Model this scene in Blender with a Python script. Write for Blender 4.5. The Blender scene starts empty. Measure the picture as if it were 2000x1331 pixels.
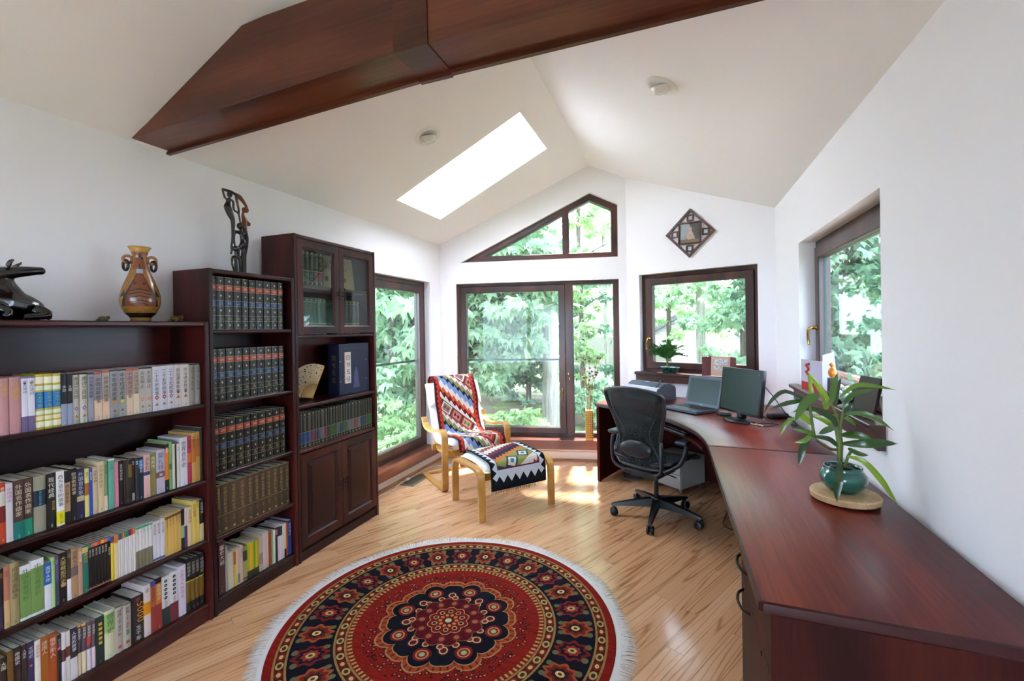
import bpy, bmesh, math, random
import numpy as np
from math import sin, cos, pi, radians as rad, hypot, atan2, sqrt
from mathutils import Vector, Matrix
from mathutils.geometry import tessellate_polygon
random.seed(7)
S = bpy.context.scene
COL = S.collection

# ------------------------------------------------------------------ camera, world, light, exposure
cam_d = bpy.data.cameras.new('camera'); cam = bpy.data.objects.new('camera', cam_d); COL.objects.link(cam); S.camera = cam
cam_d.sensor_width = 36.0; cam_d.lens = 863.4/2000*36; cam_d.shift_y = -19.5/2000; cam_d.clip_start = .02; cam_d.clip_end = 200
YAW, PIT, ROL, CAMZ = .3586, -.0035, -.0161, 1.485
_f = Vector((-sin(YAW)*cos(PIT), cos(YAW)*cos(PIT), sin(PIT))); _r = Vector((cos(YAW), sin(YAW), 0)); _u = _r.cross(_f)
_r2 = cos(ROL)*_r+sin(ROL)*_u; _u2 = -sin(ROL)*_r+cos(ROL)*_u
cam.matrix_world = Matrix(((_r2.x,_u2.x,-_f.x,0),(_r2.y,_u2.y,-_f.y,0),(_r2.z,_u2.z,-_f.z,CAMZ),(0,0,0,1)))

S.view_settings.view_transform = 'Standard'; S.view_settings.look = 'None'; S.view_settings.gamma = 1; S.view_settings.use_curve_mapping = False
S.view_settings.exposure = 0.14
S.cycles.use_denoising = True
S.cycles.max_bounces = 7; S.cycles.diffuse_bounces = 5; S.cycles.glossy_bounces = 3; S.cycles.transparent_max_bounces = 14; S.cycles.use_adaptive_sampling = True; S.cycles.adaptive_threshold = .2; S.cycles.caustics_reflective = False; S.cycles.caustics_refractive = False

WORLD = bpy.data.worlds.new('sky'); S.world = WORLD; WORLD.use_nodes = True
_bg = WORLD.node_tree.nodes['Background']; _bg.inputs[0].default_value = (.65, .765, 1.0, 1); _bg.inputs[1].default_value = 12.5

def lamp(name, kind, loc, energy, col=(1,1,1), rot=None, aim=None, **kw):
    d = bpy.data.lights.new(name, kind); d.energy = energy; d.color = col
    for k, v in kw.items(): setattr(d, k, v)
    o = bpy.data.objects.new(name, d); COL.objects.link(o); o.location = loc
    if aim is not None: o.rotation_euler = (Vector(aim)-Vector(loc)).to_track_quat('-Z', 'Y').to_euler()
    return o
lamp('sun', 'SUN', (-1.8, 6.9, 14), 36.0, (1, .97, 1.0), aim=(-.85, .7, 0), angle=rad(4))
# added fill lamp behind the camera, standing in for daylight from unseen glazing
lamp('rear_fill', 'AREA', (-.5, -2.05, 1.15), 12, (.60, .72, 1.0), aim=(-2.3, 3.0, 2.6), shape='RECTANGLE', size=2.2, size_y=1.7)

# ------------------------------------------------------------------ helpers
def hexc(h):
    if not isinstance(h, str): return tuple(h)+(1,) if len(h) == 3 else tuple(h)
    h = h.lstrip('#')
    if len(h) == 3: h = ''.join(c*2 for c in h)
    v = [int(h[i:i+2], 16)/255 for i in (0, 2, 4)]
    return tuple(c/12.92 if c <= .04045 else ((c+.055)/1.055)**2.4 for c in v)+(1,)
MATS = {}
def mat(name, col='#888888', rough=.5, metal=0, spec=.5, coat=0, emit=None, es=0, trans=0):
    if name in MATS: return MATS[name]
    m = bpy.data.materials.new(name); m.use_nodes = True; b = m.node_tree.nodes['Principled BSDF']
    b.inputs['Base Color'].default_value = hexc(col); b.inputs['Roughness'].default_value = rough; b.inputs['Metallic'].default_value = metal
    b.inputs['Specular IOR Level'].default_value = spec; b.inputs['Coat Weight'].default_value = coat; b.inputs['Coat Roughness'].default_value = .1
    if emit: b.inputs['Emission Color'].default_value = hexc(emit); b.inputs['Emission Strength'].default_value = es
    m.diffuse_color = hexc(col); MATS[name] = m
    return m
def cmat(col, rough=.55): return mat('tint_'+str(col).strip('#')+'_%d' % int(rough*100), col, rough)

class Nd:
    """tiny expression wrapper over shader math nodes"""
    def __init__(s, t, sock): s.t = t; s.s = sock
    def op(s, o, b=None, c=None):
        n = s.t.nodes.new('ShaderNodeMath'); n.operation = o
        for i, v in enumerate((s, b, c)):
            if v is None: continue
            if isinstance(v, Nd): s.t.links.new(v.s, n.inputs[i])
            else: n.inputs[i].default_value = v
        return Nd(s.t, n.outputs[0])
    def __add__(s, b): return s.op('ADD', b)
    def __radd__(s, b): return s.op('ADD', b)
    def __sub__(s, b): return s.op('SUBTRACT', b)
    def __rsub__(s, b): return (s*-1)+b
    def __mul__(s, b): return s.op('MULTIPLY', b)
    def __rmul__(s, b): return s.op('MULTIPLY', b)
    def __truediv__(s, b): return s.op('DIVIDE', b)
    def lt(s, b): return s.op('LESS_THAN', b)
    def gt(s, b): return s.op('GREATER_THAN', b)
    def sin(s): return s.op('SINE')
    def cos(s): return s.op('COSINE')
    def abs(s): return s.op('ABSOLUTE')
    def fr(s): return s.op('FRACT')
    def fl(s): return s.op('FLOOR')
    def sq(s): return s.op('SQRT')
    def mn(s, b): return s.op('MINIMUM', b)
    def mx(s, b): return s.op('MAXIMUM', b)
    def pw(s, b): return s.op('POWER', b)
    def at2(s, b): return s.op('ARCTAN2', b)
    def band(s, a, b): return s.gt(a)*s.lt(b)
class Mt:
    """material with a node tree and a few shortcuts"""
    def __init__(s, name, rough=.5, spec=.5, coat=0, metal=0):
        s.m = bpy.data.materials.new(name); s.m.use_nodes = True; s.t = s.m.node_tree; s.b = s.t.nodes['Principled BSDF']
        s.b.inputs['Roughness'].default_value = rough; s.b.inputs['Specular IOR Level'].default_value = spec; s.b.inputs['Coat Weight'].default_value = coat
        s.b.inputs['Coat Roughness'].default_value = .12; s.b.inputs['Metallic'].default_value = metal
        MATS[name] = s.m
    def coords(s, kind='Object'):
        n = s.t.nodes.new('ShaderNodeTexCoord'); x = s.t.nodes.new('ShaderNodeSeparateXYZ'); s.t.links.new(n.outputs[kind], x.inputs[0]); s.vec = n.outputs[kind]
        return [Nd(s.t, x.outputs[i]) for i in range(3)]
    def comb(s, x, y, z):
        n = s.t.nodes.new('ShaderNodeCombineXYZ')
        for i, v in enumerate((x, y, z)):
            if isinstance(v, Nd): s.t.links.new(v.s, n.inputs[i])
            else: n.inputs[i].default_value = v
        return n.outputs[0]
    def noise(s, vec, scale=5, det=3, rough=.5, dist=0):
        n = s.t.nodes.new('ShaderNodeTexNoise'); n.inputs['Scale'].default_value = scale; n.inputs['Detail'].default_value = det; n.inputs['Roughness'].default_value = rough; n.inputs['Distortion'].default_value = dist
        if vec is not None: s.t.links.new(vec, n.inputs['Vector'])
        return Nd(s.t, n.outputs['Fac'])
    def voro(s, vec, scale=5, out='Distance', rnd=1):
        n = s.t.nodes.new('ShaderNodeTexVoronoi'); n.inputs['Scale'].default_value = scale; n.inputs['Randomness'].default_value = rnd; s.t.links.new(vec, n.inputs['Vector'])
        return Nd(s.t, n.outputs[out])
    def rnd(s):
        n = s.t.nodes.new('ShaderNodeObjectInfo'); return Nd(s.t, n.outputs['Random'])
    def col(s, c):
        n = s.t.nodes.new('ShaderNodeRGB'); n.outputs[0].default_value = hexc(c); return n.outputs[0]
    def mix(s, f, a, b):
        n = s.t.nodes.new('ShaderNodeMix'); n.data_type = 'RGBA'
        if isinstance(f, Nd): s.t.links.new(f.s, n.inputs[0])
        else: n.inputs[0].default_value = f
        for i, v in ((6, a), (7, b)):
            if isinstance(v, (str, tuple)): n.inputs[i].default_value = hexc(v)
            else: s.t.links.new(v, n.inputs[i])
        return n.outputs[2]
    def ramp(s, f, stops):
        n = s.t.nodes.new('ShaderNodeValToRGB'); s.t.links.new(f.s, n.inputs[0]); e = n.color_ramp.elements
        while len(e) < len(stops): e.new(.5)
        for i, (p, c) in enumerate(stops): e[i].position = p; e[i].color = hexc(c)
        return n.outputs[0]
    def base(s, c): s.t.links.new(c, s.b.inputs['Base Color']); return s
    def rough(s, f): s.t.links.new(f.s, s.b.inputs['Roughness']); return s
    def bump(s, h, strength=.3, dist=.01):
        n = s.t.nodes.new('ShaderNodeBump'); n.inputs['Strength'].default_value = strength; n.inputs['Distance'].default_value = dist
        s.t.links.new(h.s, n.inputs['Height']); s.t.links.new(n.outputs[0], s.b.inputs['Normal']); return s

def wood(name, dark, mid, light, axis='z', scale=1.0, rough=.35, coat=.3, contrast=1.0, rnd=True, spec=.5):
    """straight-grained veneer, the grain running along the given object axis"""
    w = Mt(name, rough, spec, coat); x, y, z = w.coords()
    a, b, c = {'x': (y, z, x), 'y': (x, z, y), 'z': (x, y, z)}[axis]
    off = w.rnd()*37.0 if rnd else 0.0
    wob = w.noise(w.comb(a*3.0*scale+off, b*3.0*scale, c*.55*scale), 1.6, 3, .5)
    ring = ((a*16.0*scale+b*11.0*scale+wob*14.0+off).sin()*.5+.5)
    fine = w.noise(w.comb(a*90*scale, b*90*scale, c*3.5*scale+off), 2.0, 4, .65)
    t = (ring*.42+fine*.58)
    cc = w.ramp(t, [(.5-.28/contrast, dark), (.5, mid), (.5+.26/contrast, light)])
    w.base(cc); w.bump(fine, .06, .002)
    return w.m

# meshes
class MB:
    def __init__(s): s.v = []; s.f = []; s.mi = []; s.uv = None; s.mats = []
    def slot(s, m):
        if m not in s.mats: s.mats.append(m)
        return s.mats.index(m)
    def add(s, vs, fs, m=None, T=None):
        o = len(s.v); k = s.slot(m) if m is not None else 0
        if T is not None: vs = [tuple(T @ Vector(q)) for q in vs]
        s.v += [tuple(q) for q in vs]; s.f += [tuple(i+o for i in f) for f in fs]; s.mi += [k]*len(fs)
        return s
    def box(s, x0, y0, z0, x1, y1, z1, m=None, T=None):
        vs = [(x0,y0,z0),(x1,y0,z0),(x1,y1,z0),(x0,y1,z0),(x0,y0,z1),(x1,y0,z1),(x1,y1,z1),(x0,y1,z1)]
        return s.add(vs, [(0,3,2,1),(4,5,6,7),(0,1,5,4),(1,2,6,5),(2,3,7,6),(3,0,4,7)], m, T)
    def rbox(s, x0, y0, z0, x1, y1, z1, r=.005, seg=2, m=None, T=None):
        bm = bmesh.new(); bmesh.ops.create_cube(bm, size=1)
        for v in bm.verts: v.co = Vector(((x0+x1)/2+v.co.x*(x1-x0), (y0+y1)/2+v.co.y*(y1-y0), (z0+z1)/2+v.co.z*(z1-z0)))
        r = min(r, .49*min(abs(x1-x0), abs(y1-y0), abs(z1-z0)))
        bmesh.ops.bevel(bm, geom=list(bm.edges), offset=r, segments=seg, profile=.5, affect='EDGES')
        bm.verts.index_update(); vs = [v.co[:] for v in bm.verts]; fs = [tuple(v.index for v in f.verts) for f in bm.faces]; bm.free()
        return s.add(vs, fs, m, T)
    def prism(s, poly, h0, h1, m=None, T=None, ax='z'):
        """extrude a 2D polygon; ax names the extrusion axis"""
        n = len(poly)
        P = {'z': lambda a, b, h: (a, b, h), 'y': lambda a, b, h: (a, h, b), 'x': lambda a, b, h: (h, a, b)}[ax]
        vs = [P(a, b, h0) for a, b in poly]+[P(a, b, h1) for a, b in poly]
        tri = tessellate_polygon([[Vector((a, b, 0)) for a, b in poly]])
        fs = [tuple(reversed(t)) for t in tri]+[tuple(i+n for i in t) for t in tri]
        fs += [(i, (i+1) % n, (i+1) % n+n, i+n) for i in range(n)]
        return s.add(vs, fs, m, T)
    def lathe(s, prof, n=32, m=None, T=None, sx=1, sy=1):
        vs = []; fs = []
        for r, z in prof:
            for i in range(n): a = 2*pi*i/n; vs.append((r*cos(a)*sx, r*sin(a)*sy, z))
        k = len(prof)
        for j in range(k-1):
            for i in range(n): fs.append((j*n+i, j*n+(i+1) % n, (j+1)*n+(i+1) % n, (j+1)*n+i))
        fs.append(tuple(reversed(range(n)))); fs.append(tuple((k-1)*n+i for i in range(n)))
        return s.add(vs, fs, m, T)
    def tube(s, pts, r, n=8, m=None, T=None, close=False, flat=None):
        """tube along points; r number or list; flat=(sx,sy) squashes the section"""
        P = [Vector(p) for p in pts]; k = len(P); rr = r if isinstance(r, (list, tuple)) else [r]*k
        vs = []; fs = []; up = None
        for i in range(k):
            a = P[(i-1) % k] if (close or i > 0) else P[i]; b = P[(i+1) % k] if (close or i < k-1) else P[i]
            t = (b-a).normalized()
            if up is None: up = Vector((0,0,1)) if abs(t.z) < .9 else Vector((1,0,0))
            u = (up-t*up.dot(t)); u = u.normalized() if u.length > 1e-6 else t.orthogonal().normalized(); w = t.cross(u); up = u
            fx, fy = flat or (1, 1)
            for j in range(n):
                an = 2*pi*j/n; vs.append(P[i]+u*(cos(an)*rr[i]*fy)+w*(sin(an)*rr[i]*fx))
        for i in range(k if close else k-1):
            for j in range(n): fs.append((i*n+j, i*n+(j+1) % n, ((i+1) % k)*n+(j+1) % n, ((i+1) % k)*n+j))
        if not close: fs.append(tuple(reversed(range(n)))); fs.append(tuple((k-1)*n+j for j in range(n)))
        return s.add(vs, fs, m, T)
    def ribbon(s, pts, width, thick, side, m=None, T=None):
        """flat bent-wood strip: centre line pts, width along vector side, thickness in plane"""
        P = [Vector(p) for p in pts]; sd = Vector(side).normalized(); k = len(P); vs = []; fs = []
        for i in range(k):
            t = (P[min(i+1, k-1)]-P[max(i-1, 0)]).normalized(); nn = sd.cross(t).normalized()
            for a, b in ((-1,-1),(1,-1),(1,1),(-1,1)): vs.append(P[i]+sd*(a*width/2)+nn*(b*thick/2))
        for i in range(k-1):
            for j in range(4): fs.append((i*4+j, i*4+(j+1) % 4, (i+1)*4+(j+1) % 4, (i+1)*4+j))
        fs += [(3,2,1,0), tuple((k-1)*4+j for j in range(4))]
        return s.add(vs, fs, m, T)
    def ball(s, c, r, n=12, m=None, T=None, sc=(1,1,1)):
        k = max(4, n//2); prof = [(max(1e-4, sin(pi*i/k)), -cos(pi*i/k)) for i in range(k+1)]
        q = MB().lathe(prof, n)
        return s.add([(c[0]+v[0]*r*sc[0], c[1]+v[1]*r*sc[1], c[2]+v[2]*r*sc[2]) for v in q.v], q.f, m, T)
    def grid(s, fn, nu, nv, m=None, closed_u=False):
        vs = [fn(i/nu, j/nv) for j in range(nv+1) for i in range(nu+(0 if closed_u else 1))]
        w = nu if closed_u else nu+1
        fs = [(j*w+i, j*w+(i+1) % w, (j+1)*w+(i+1) % w, (j+1)*w+i) for j in range(nv) for i in range(nu)]
        return s.add(vs, fs, m)
    def build(s, name, m=None, parent=None, smooth=False, angle=None, fix=True):
        me = bpy.data.meshes.new(name); me.from_pydata(s.v, [], s.f)
        ms = s.mats if s.mats else [m]
        for q in ms: me.materials.append(q)
        if len(ms) > 1: me.polygons.foreach_set('material_index', s.mi)
        if fix:
            bm = bmesh.new(); bm.from_mesh(me); bmesh.ops.recalc_face_normals(bm, faces=bm.faces); bm.to_mesh(me); bm.free()
        if s.uv is not None:
            ul = me.uv_layers.new(name='UVMap'); vi = np.zeros(len(me.loops), dtype=np.int32); me.loops.foreach_get('vertex_index', vi)
            ul.data.foreach_set('uv', np.asarray(s.uv, dtype=np.float32)[vi].ravel())
        if smooth or angle:
            me.polygons.foreach_set('use_smooth', [True]*len(me.polygons))
            if angle: me.set_sharp_from_angle(angle=rad(angle))
        me.update()
        o = bpy.data.objects.new(name, me); COL.objects.link(o)
        if parent is not None: o.parent = parent
        return o
def empty(name, loc=(0,0,0), rz=0, label=None, cat=None, group=None, kind=None, parent=None):
    o = bpy.data.objects.new(name, None); COL.objects.link(o); o.location = loc; o.rotation_euler = (0,0,rz); o.empty_display_size = .1
    if parent is not None: o.parent = parent
    return tag(o, label, cat, group, kind)
def tag(o, label=None, cat=None, group=None, kind=None):
    if label: o['label'] = label
    if cat: o['category'] = cat
    if group: o['group'] = group
    if kind: o['kind'] = kind
    return o
def copy_tree(o, parent=None):
    c = o.copy(); COL.objects.link(c); c.parent = parent
    for ch in list(o.children):
        copy_tree(ch, c)
    return c
def bez(pts, n=8):
    """Catmull-Rom through pts"""
    P = [Vector(p) for p in pts]; out = []
    for i in range(len(P)-1):
        a, b, c, d = P[max(i-1,0)], P[i], P[i+1], P[min(i+2, len(P)-1)]
        for k in range(n):
            t = k/n; out.append(.5*((2*b)+(c-a)*t+(2*a-5*b+4*c-d)*t*t+(3*b-a-3*c+d)*t**3))
    out.append(P[-1]); return out
def ordinal(n): return '%d%s' % (n, 'th' if 10 <= n % 100 <= 20 else {1: 'st', 2: 'nd', 3: 'rd'}.get(n % 10, 'th'))
def XF(x=0, y=0, z=0, rz=0, rx=0, ry=0): return Matrix.Translation((x, y, z)) @ Matrix.Rotation(rz, 4, 'Z') @ Matrix.Rotation(ry, 4, 'Y') @ Matrix.Rotation(rx, 4, 'X')

# lettering: glyph outlines of the built-in font, cached as triangles
GLY = {}
def glyph(ch):
    if ch not in GLY:
        cu = bpy.data.curves.new('g', 'FONT'); cu.body = ch; cu.resolution_u = 2; cu.size = 1
        o = bpy.data.objects.new('g', cu); COL.objects.link(o)
        dg = bpy.context.evaluated_depsgraph_get(); me = bpy.data.meshes.new_from_object(o.evaluated_get(dg))
        vs = [v.co[:2] for v in me.vertices]; fs = [tuple(p.vertices) for p in me.polygons]
        bpy.data.objects.remove(o); bpy.data.curves.remove(cu); bpy.data.meshes.remove(me)
        if vs:
            xs = [v[0] for v in vs]; ys = [v[1] for v in vs]; bb = (min(xs), min(ys), max(xs), max(ys))
        else: bb = (0, 0, .3, .7)
        GLY[ch] = (vs, fs, bb)
    return GLY[ch]
def letters(mb, text, ox, oz, size, plane, m=None, vertical=False, step=1.05, squash=1.0, center=True):
    """put text into mb; plane(a,b)->3D point, a right, b up. vertical stacks glyphs downward from oz"""
    if vertical:
        z = oz
        for ch in text:
            vs, fs, bb = glyph(ch); w = max(bb[2]-bb[0], .05); cx = (bb[0]+bb[2])/2; cy = (bb[1]+bb[3])/2
            mb.add([plane(ox+(v[0]-cx)*size*squash, z-size*.5+(v[1]-cy)*size) for v in vs], fs, m); z -= size*step
    else:
        ws = [(glyph(c)[2][2]-glyph(c)[2][0]+.09) if c != ' ' else .35 for c in text]; x = ox-(sum(ws)*size*squash/2 if center else 0)
        for ch, w in zip(text, ws):
            if ch != ' ':
                vs, fs, bb = glyph(ch); mb.add([plane(x+(v[0]-bb[0])*size*squash, oz+v[1]*size) for v in vs], fs, m)
            x += w*size*squash
for _c in sorted(set('红楼梦读古诗词十万个为水浒三国宋百首唐中华寓言故事对联世界神话成语文观止二五史资治通鉴上下千年音乐外名作曲家欣赏手册现代经典西方的欧洲歌剧传话简基本理知识舞交响贝多芬肖邦莫扎特之旅选精著析大师经楚辞崛起历论学鲁迅全集散名译丛读鉴赏辞典词帝纲人类文明钱德俄罗斯化美英与地母亲出版社亚篇室内设计居国百科书四家史')|set('0123456789THE GREATINVENTIONDLSAMUG')): glyph(_c)
# ------------------------------------------------------------------ shared materials
LW, RW, BK = -2.6, .82, -2.3
PL, PR, PC = (-2.6, 4.555), (.82, 4.49), (-.516, 4.998)
RX, RZ, EL, ER = -.897, 3.292, 2.478, 2.52
def ceil_z(x): return EL+(RZ-EL)*(x-LW)/(RX-LW) if x < RX else RZ+(ER-RZ)*(x-RX)/(RW-RX)

def paint(name, col, rough=.75):
    w = Mt(name, rough, .3); x, y, z = w.coords(); n = w.noise(w.vec, 220, 2); w.b.inputs['Base Color'].default_value = hexc(col); w.bump(n, .05, .002); return w.m
M_WALL = paint('white_wall_paint', (.86, .85, .88)); M_CEIL = paint('warm_ceiling_paint', (.91, .89, .90))
M_BASE = mat('baseboard_gloss_white', (.82, .81, .80), .35)
M_FRAME = wood('window_frame_wood', '#2a1512', '#3d2019', '#4f2b21', 'z', .8, .38, .25)
M_FRAMEH = wood('window_frame_wood_level', '#2a1512', '#3d2019', '#4f2b21', 'x', .8, .38, .25)
M_SILL = wood('sill_wood', '#43221a', '#6a3624', '#8a4a32', 'x', .7, .35, .3)
M_BEAM = wood('beam_mahogany', '#32140c', '#592a1a', '#764027', 'x', .45, .34, .2, .8, True, .35)
M_BRASS = mat('polished_brass', '#b08a45', .22, 1)
M_BRONZE = mat('dark_bronze', '#2a2019', .35, .8)
M_BLACK = mat('black_plastic', '#101112', .4)
M_GASKET = mat('window_gasket', '#1d3a34', .5)

def glass_mat(name, tint=(.93, .99, .96), haze=.03, gl=.9):
    m = bpy.data.materials.new(name); m.use_nodes = True; t = m.node_tree; t.nodes.clear()
    out = t.nodes.new('ShaderNodeOutputMaterial'); tr = t.nodes.new('ShaderNodeBsdfTransparent'); tr.inputs[0].default_value = tint+(1,)
    df = t.nodes.new('ShaderNodeBsdfDiffuse'); df.inputs[0].default_value = (.8, .85, .82, 1); gs = t.nodes.new('ShaderNodeBsdfGlossy'); gs.inputs['Roughness'].default_value = .01
    lw = t.nodes.new('ShaderNodeLayerWeight'); lw.inputs[0].default_value = .5; pw = t.nodes.new('ShaderNodeMath'); pw.operation = 'POWER'; pw.inputs[1].default_value = 5; t.links.new(lw.outputs['Facing'], pw.inputs[0]); fr = t.nodes.new('ShaderNodeMath'); fr.operation = 'MULTIPLY_ADD'; fr.inputs[1].default_value = .9; fr.inputs[2].default_value = .035; t.links.new(pw.outputs[0], fr.inputs[0]); m1 = t.nodes.new('ShaderNodeMixShader'); m2 = t.nodes.new('ShaderNodeMixShader'); mm = t.nodes.new('ShaderNodeMath'); mm.operation = 'MULTIPLY'; mm.inputs[1].default_value = gl
    m1.inputs[0].default_value = haze; t.links.new(tr.outputs[0], m1.inputs[1]); t.links.new(df.outputs[0], m1.inputs[2])
    t.links.new(fr.outputs[0], mm.inputs[0]); t.links.new(mm.outputs[0], m2.inputs[0]); t.links.new(m1.outputs[0], m2.inputs[1]); t.links.new(gs.outputs[0], m2.inputs[2]); t.links.new(m2.outputs[0], out.inputs[0])
    MATS[name] = m; return m
M_GLASS = glass_mat('window_glass', (.95, .985, .97), .03, .45); M_CGLASS = glass_mat('cabinet_glass', (.9, .95, .93), .0, 1.0)

# ------------------------------------------------------------------ walls
def frame_of(a, b):
    u = Vector((b[0]-a[0], b[1]-a[1])); ln = u.length; u /= ln; n = Vector((-u.y, u.x)); c = Vector((-.9, 2.0))
    if (Vector(a)-c).dot(n) < 0: n = -n
    return u, n, ln
def slab(name, a, b, outline, holes, thick, m):
    u, n, ln = frame_of(a, b); loops = [outline]+holes; mb = MB()
    P = lambda s, z, d: (a[0]+u.x*s+n.x*d, a[1]+u.y*s+n.y*d, z)
    flat = [q for lp in loops for q in lp]; tri = tessellate_polygon([[Vector((s, z, 0)) for s, z in lp] for lp in loops]); N = len(flat)
    vs = [P(s, z, 0) for s, z in flat]+[P(s, z, thick) for s, z in flat]; fs = [tuple(t) for t in tri]+[tuple(i+N for i in t) for t in tri]
    o = 0
    for lp in loops:
        k = len(lp); fs += [(o+i, o+(i+1) % k, o+(i+1) % k+N, o+i+N) for i in range(k)]; o += k
    ob = mb.add(vs, fs).build(name, m); return tag(ob, kind='structure')
def rect(s0, z0, s1, z1): return [(s0, z0), (s1, z0), (s1, z1), (s0, z1)]
LA = (LW, BK); RA = (RW, BK)
lenF = hypot(PC[0]-PL[0], PC[1]-PL[1]); lenC = hypot(PR[0]-PC[0], PR[1]-PC[1])
sR = lenF*(RX-PL[0])/(PC[0]-PL[0])
W1 = (3.02-BK, .19, 4.325-BK, 2.025); W2 = (.191, .245, 2.045, 2.019); W4 = (.142, .995, 1.285, 2.045); W5 = (2.335-BK, 1.01, 3.70-BK, 2.067)
TRAP = [(.255, 2.265), (2.040, 2.265), (2.043, 2.845), (1.739, 2.99)]
slab('wall_left', LA, PL, rect(-.15, -.02, PL[1]-BK+.05, EL+.06), [rect(*W1)], .18, M_WALL)
slab('wall_far', PL, PC, [(-.05, -.02), (lenF, -.02), (lenF, ceil_z(PC[0])+.06), (sR, RZ+.06), (-.05, EL+.04)], [rect(*W2), TRAP], .18, M_WALL)
slab('wall_corner', PC, PR, [(0, -.02), (lenC+.05, -.02), (lenC+.05, ER+.04), (0, ceil_z(PC[0])+.06)], [rect(*W4)], .18, M_WALL)
slab('wall_right', RA, PR, rect(-.15, -.02, PR[1]-BK+.02, ER+.06), [rect(*W5)], .18, M_WALL)
RB = (.35, .1, 3.07, 2.2)
slab('wall_back', LA, RA, [(-.15, -.02), (RW-LW+.15, -.02), (RW-LW+.15, ER+.04), (RX-LW, RZ+.06), (-.15, EL+.04)], [rect(*RB)], .18, M_WALL)

def roof(name, poly, hole, m):
    loops = [poly]+([hole] if hole else []); flat = [q for lp in loops for q in lp]; N = len(flat)
    tri = tessellate_polygon([[Vector((x, y, 0)) for x, y in lp] for lp in loops])
    vs = [(x, y, ceil_z(x)) for x, y in flat]+[(x, y, ceil_z(x)+.2) for x, y in flat]; fs = [tuple(t) for t in tri]+[tuple(i+N for i in t) for t in tri]; o = 0
    for lp in loops:
        k = len(lp); fs += [(o+i, o+(i+1) % k, o+(i+1) % k+N, o+i+N) for i in range(k)]; o += k
    return tag(MB().add(vs, fs).build(name, m), kind='structure')
SK = (-2.283, 3.275, -1.133, 4.03)
roof('ceiling', [(-2.75, -2.45), (RX, -2.45), (RX, 5.06), (-2.75, 4.66)], [(SK[0], SK[1]), (SK[2], SK[1]), (SK[2], SK[3]), (SK[0], SK[3])], M_CEIL)
roof('ceiling', [(RX, -2.45), (.97, -2.45), (.97, 4.58), (-.48, 5.14), (RX, 5.06)], None, M_CEIL)

# ------------------------------------------------------------------ windows
def inset(poly, d):
    n = len(poly); out = []
    ar = sum(poly[i][0]*poly[(i+1) % n][1]-poly[(i+1) % n][0]*poly[i][1] for i in range(n)); sg = 1 if ar > 0 else -1
    for i in range(n):
        p0, p1, p2 = Vector(poly[i-1]), Vector(poly[i]), Vector(poly[(i+1) % n]); e1 = (p1-p0).normalized(); e2 = (p2-p1).normalized()
        n1 = Vector((-e1.y, e1.x))*sg; n2 = Vector((-e2.y, e2.x))*sg; bi = (n1+n2); bi /= bi.dot(n1); out.append(tuple(p1+bi*d))
    return out
def ring(name, outer, holes, y0, y1, m, parent, ch=.006):
    """a frame: outer polygon with holes, between depths y0 (room side) and y1, the room-side inner edge chamfered"""
    holes2 = [inset(h, -ch) for h in holes]; loops = [outer]+holes; front = [outer]+holes2
    fl = [q for lp in loops for q in lp]; ff = [q for lp in front for q in lp]; N = len(fl)
    tri = tessellate_polygon([[Vector((s, z, 0)) for s, z in lp] for lp in front])
    vs = [(s, y0, z) for s, z in ff]+[(s, y0+ch, z) for s, z in fl]+[(s, y1, z) for s, z in fl]
    fs = [tuple(t) for t in tri]+[tuple(i+2*N for i in t) for t in tri]; o = 0
    for lp in loops:
        k = len(lp)
        for q in (0, N): fs += [(o+i+q, o+(i+1) % k+q, o+(i+1) % k+N+q, o+i+N+q) for i in range(k)]
        o += k
    return MB().add(vs, fs).build(name, m, parent)
def win_empty(name, a, b):
    u, n, ln = frame_of(a, b); o = bpy.data.objects.new(name, None); COL.objects.link(o); o.empty_display_size = .1
    o.matrix_world = Matrix(((u.x, n.x, 0, a[0]), (u.y, n.y, 0, a[1]), (0, 0, 1, 0), (0, 0, 0, 1))); return tag(o, kind='structure')
def pane(parent, poly, y, m=M_GLASS):
    o = MB().prism(poly, y, y+.008, ax='y').build('pane', m, parent)
    g = inset(poly, .006); ring('gasket', poly, [g], y-.004, y+.012, M_GASKET, parent, .001); return o
def handle(parent, x, y, z, dx=-.015, length=.12, m=None):
    mb = MB(); mb.lathe([(.001, 0), (.019, 0), (.019, .006), (.012, .012), (.012, .03), (.001, .03)], 16, T=XF(x, y, z, rx=rad(90)))
    mb.tube(bez([(x, y-.028, z), (x, y-.046, z-.004), (x+dx*.3, y-.052, z-.03), (x+dx, y-.046, z-length*.7), (x+dx*.9, y-.042, z-length)], 4), [.008]*8+[.0075]*9, 8)
    return mb.build('handle', m or M_BRASS, parent, smooth=True)
def bar(parent, s0, s1, z, y):
    return MB().box(s0, y-.006, z-.011, s1, y+.006, z+.011).build('guard_bar', M_GASKET, parent)
# left wall window
w = win_empty('window_1', LA, PL); s0, z0, s1, z1 = W1
ring('frame', rect(*W1), [inset(rect(*W1), .05)], .07, .16, M_FRAME, w); ring('sash', inset(rect(*W1), .052), [inset(rect(*W1), .125)], .055, .125, M_FRAME, w)
pane(w, inset(rect(*W1), .12), .09); bar(w, s0+.06, s1-.06, 1.15, .15)
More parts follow.
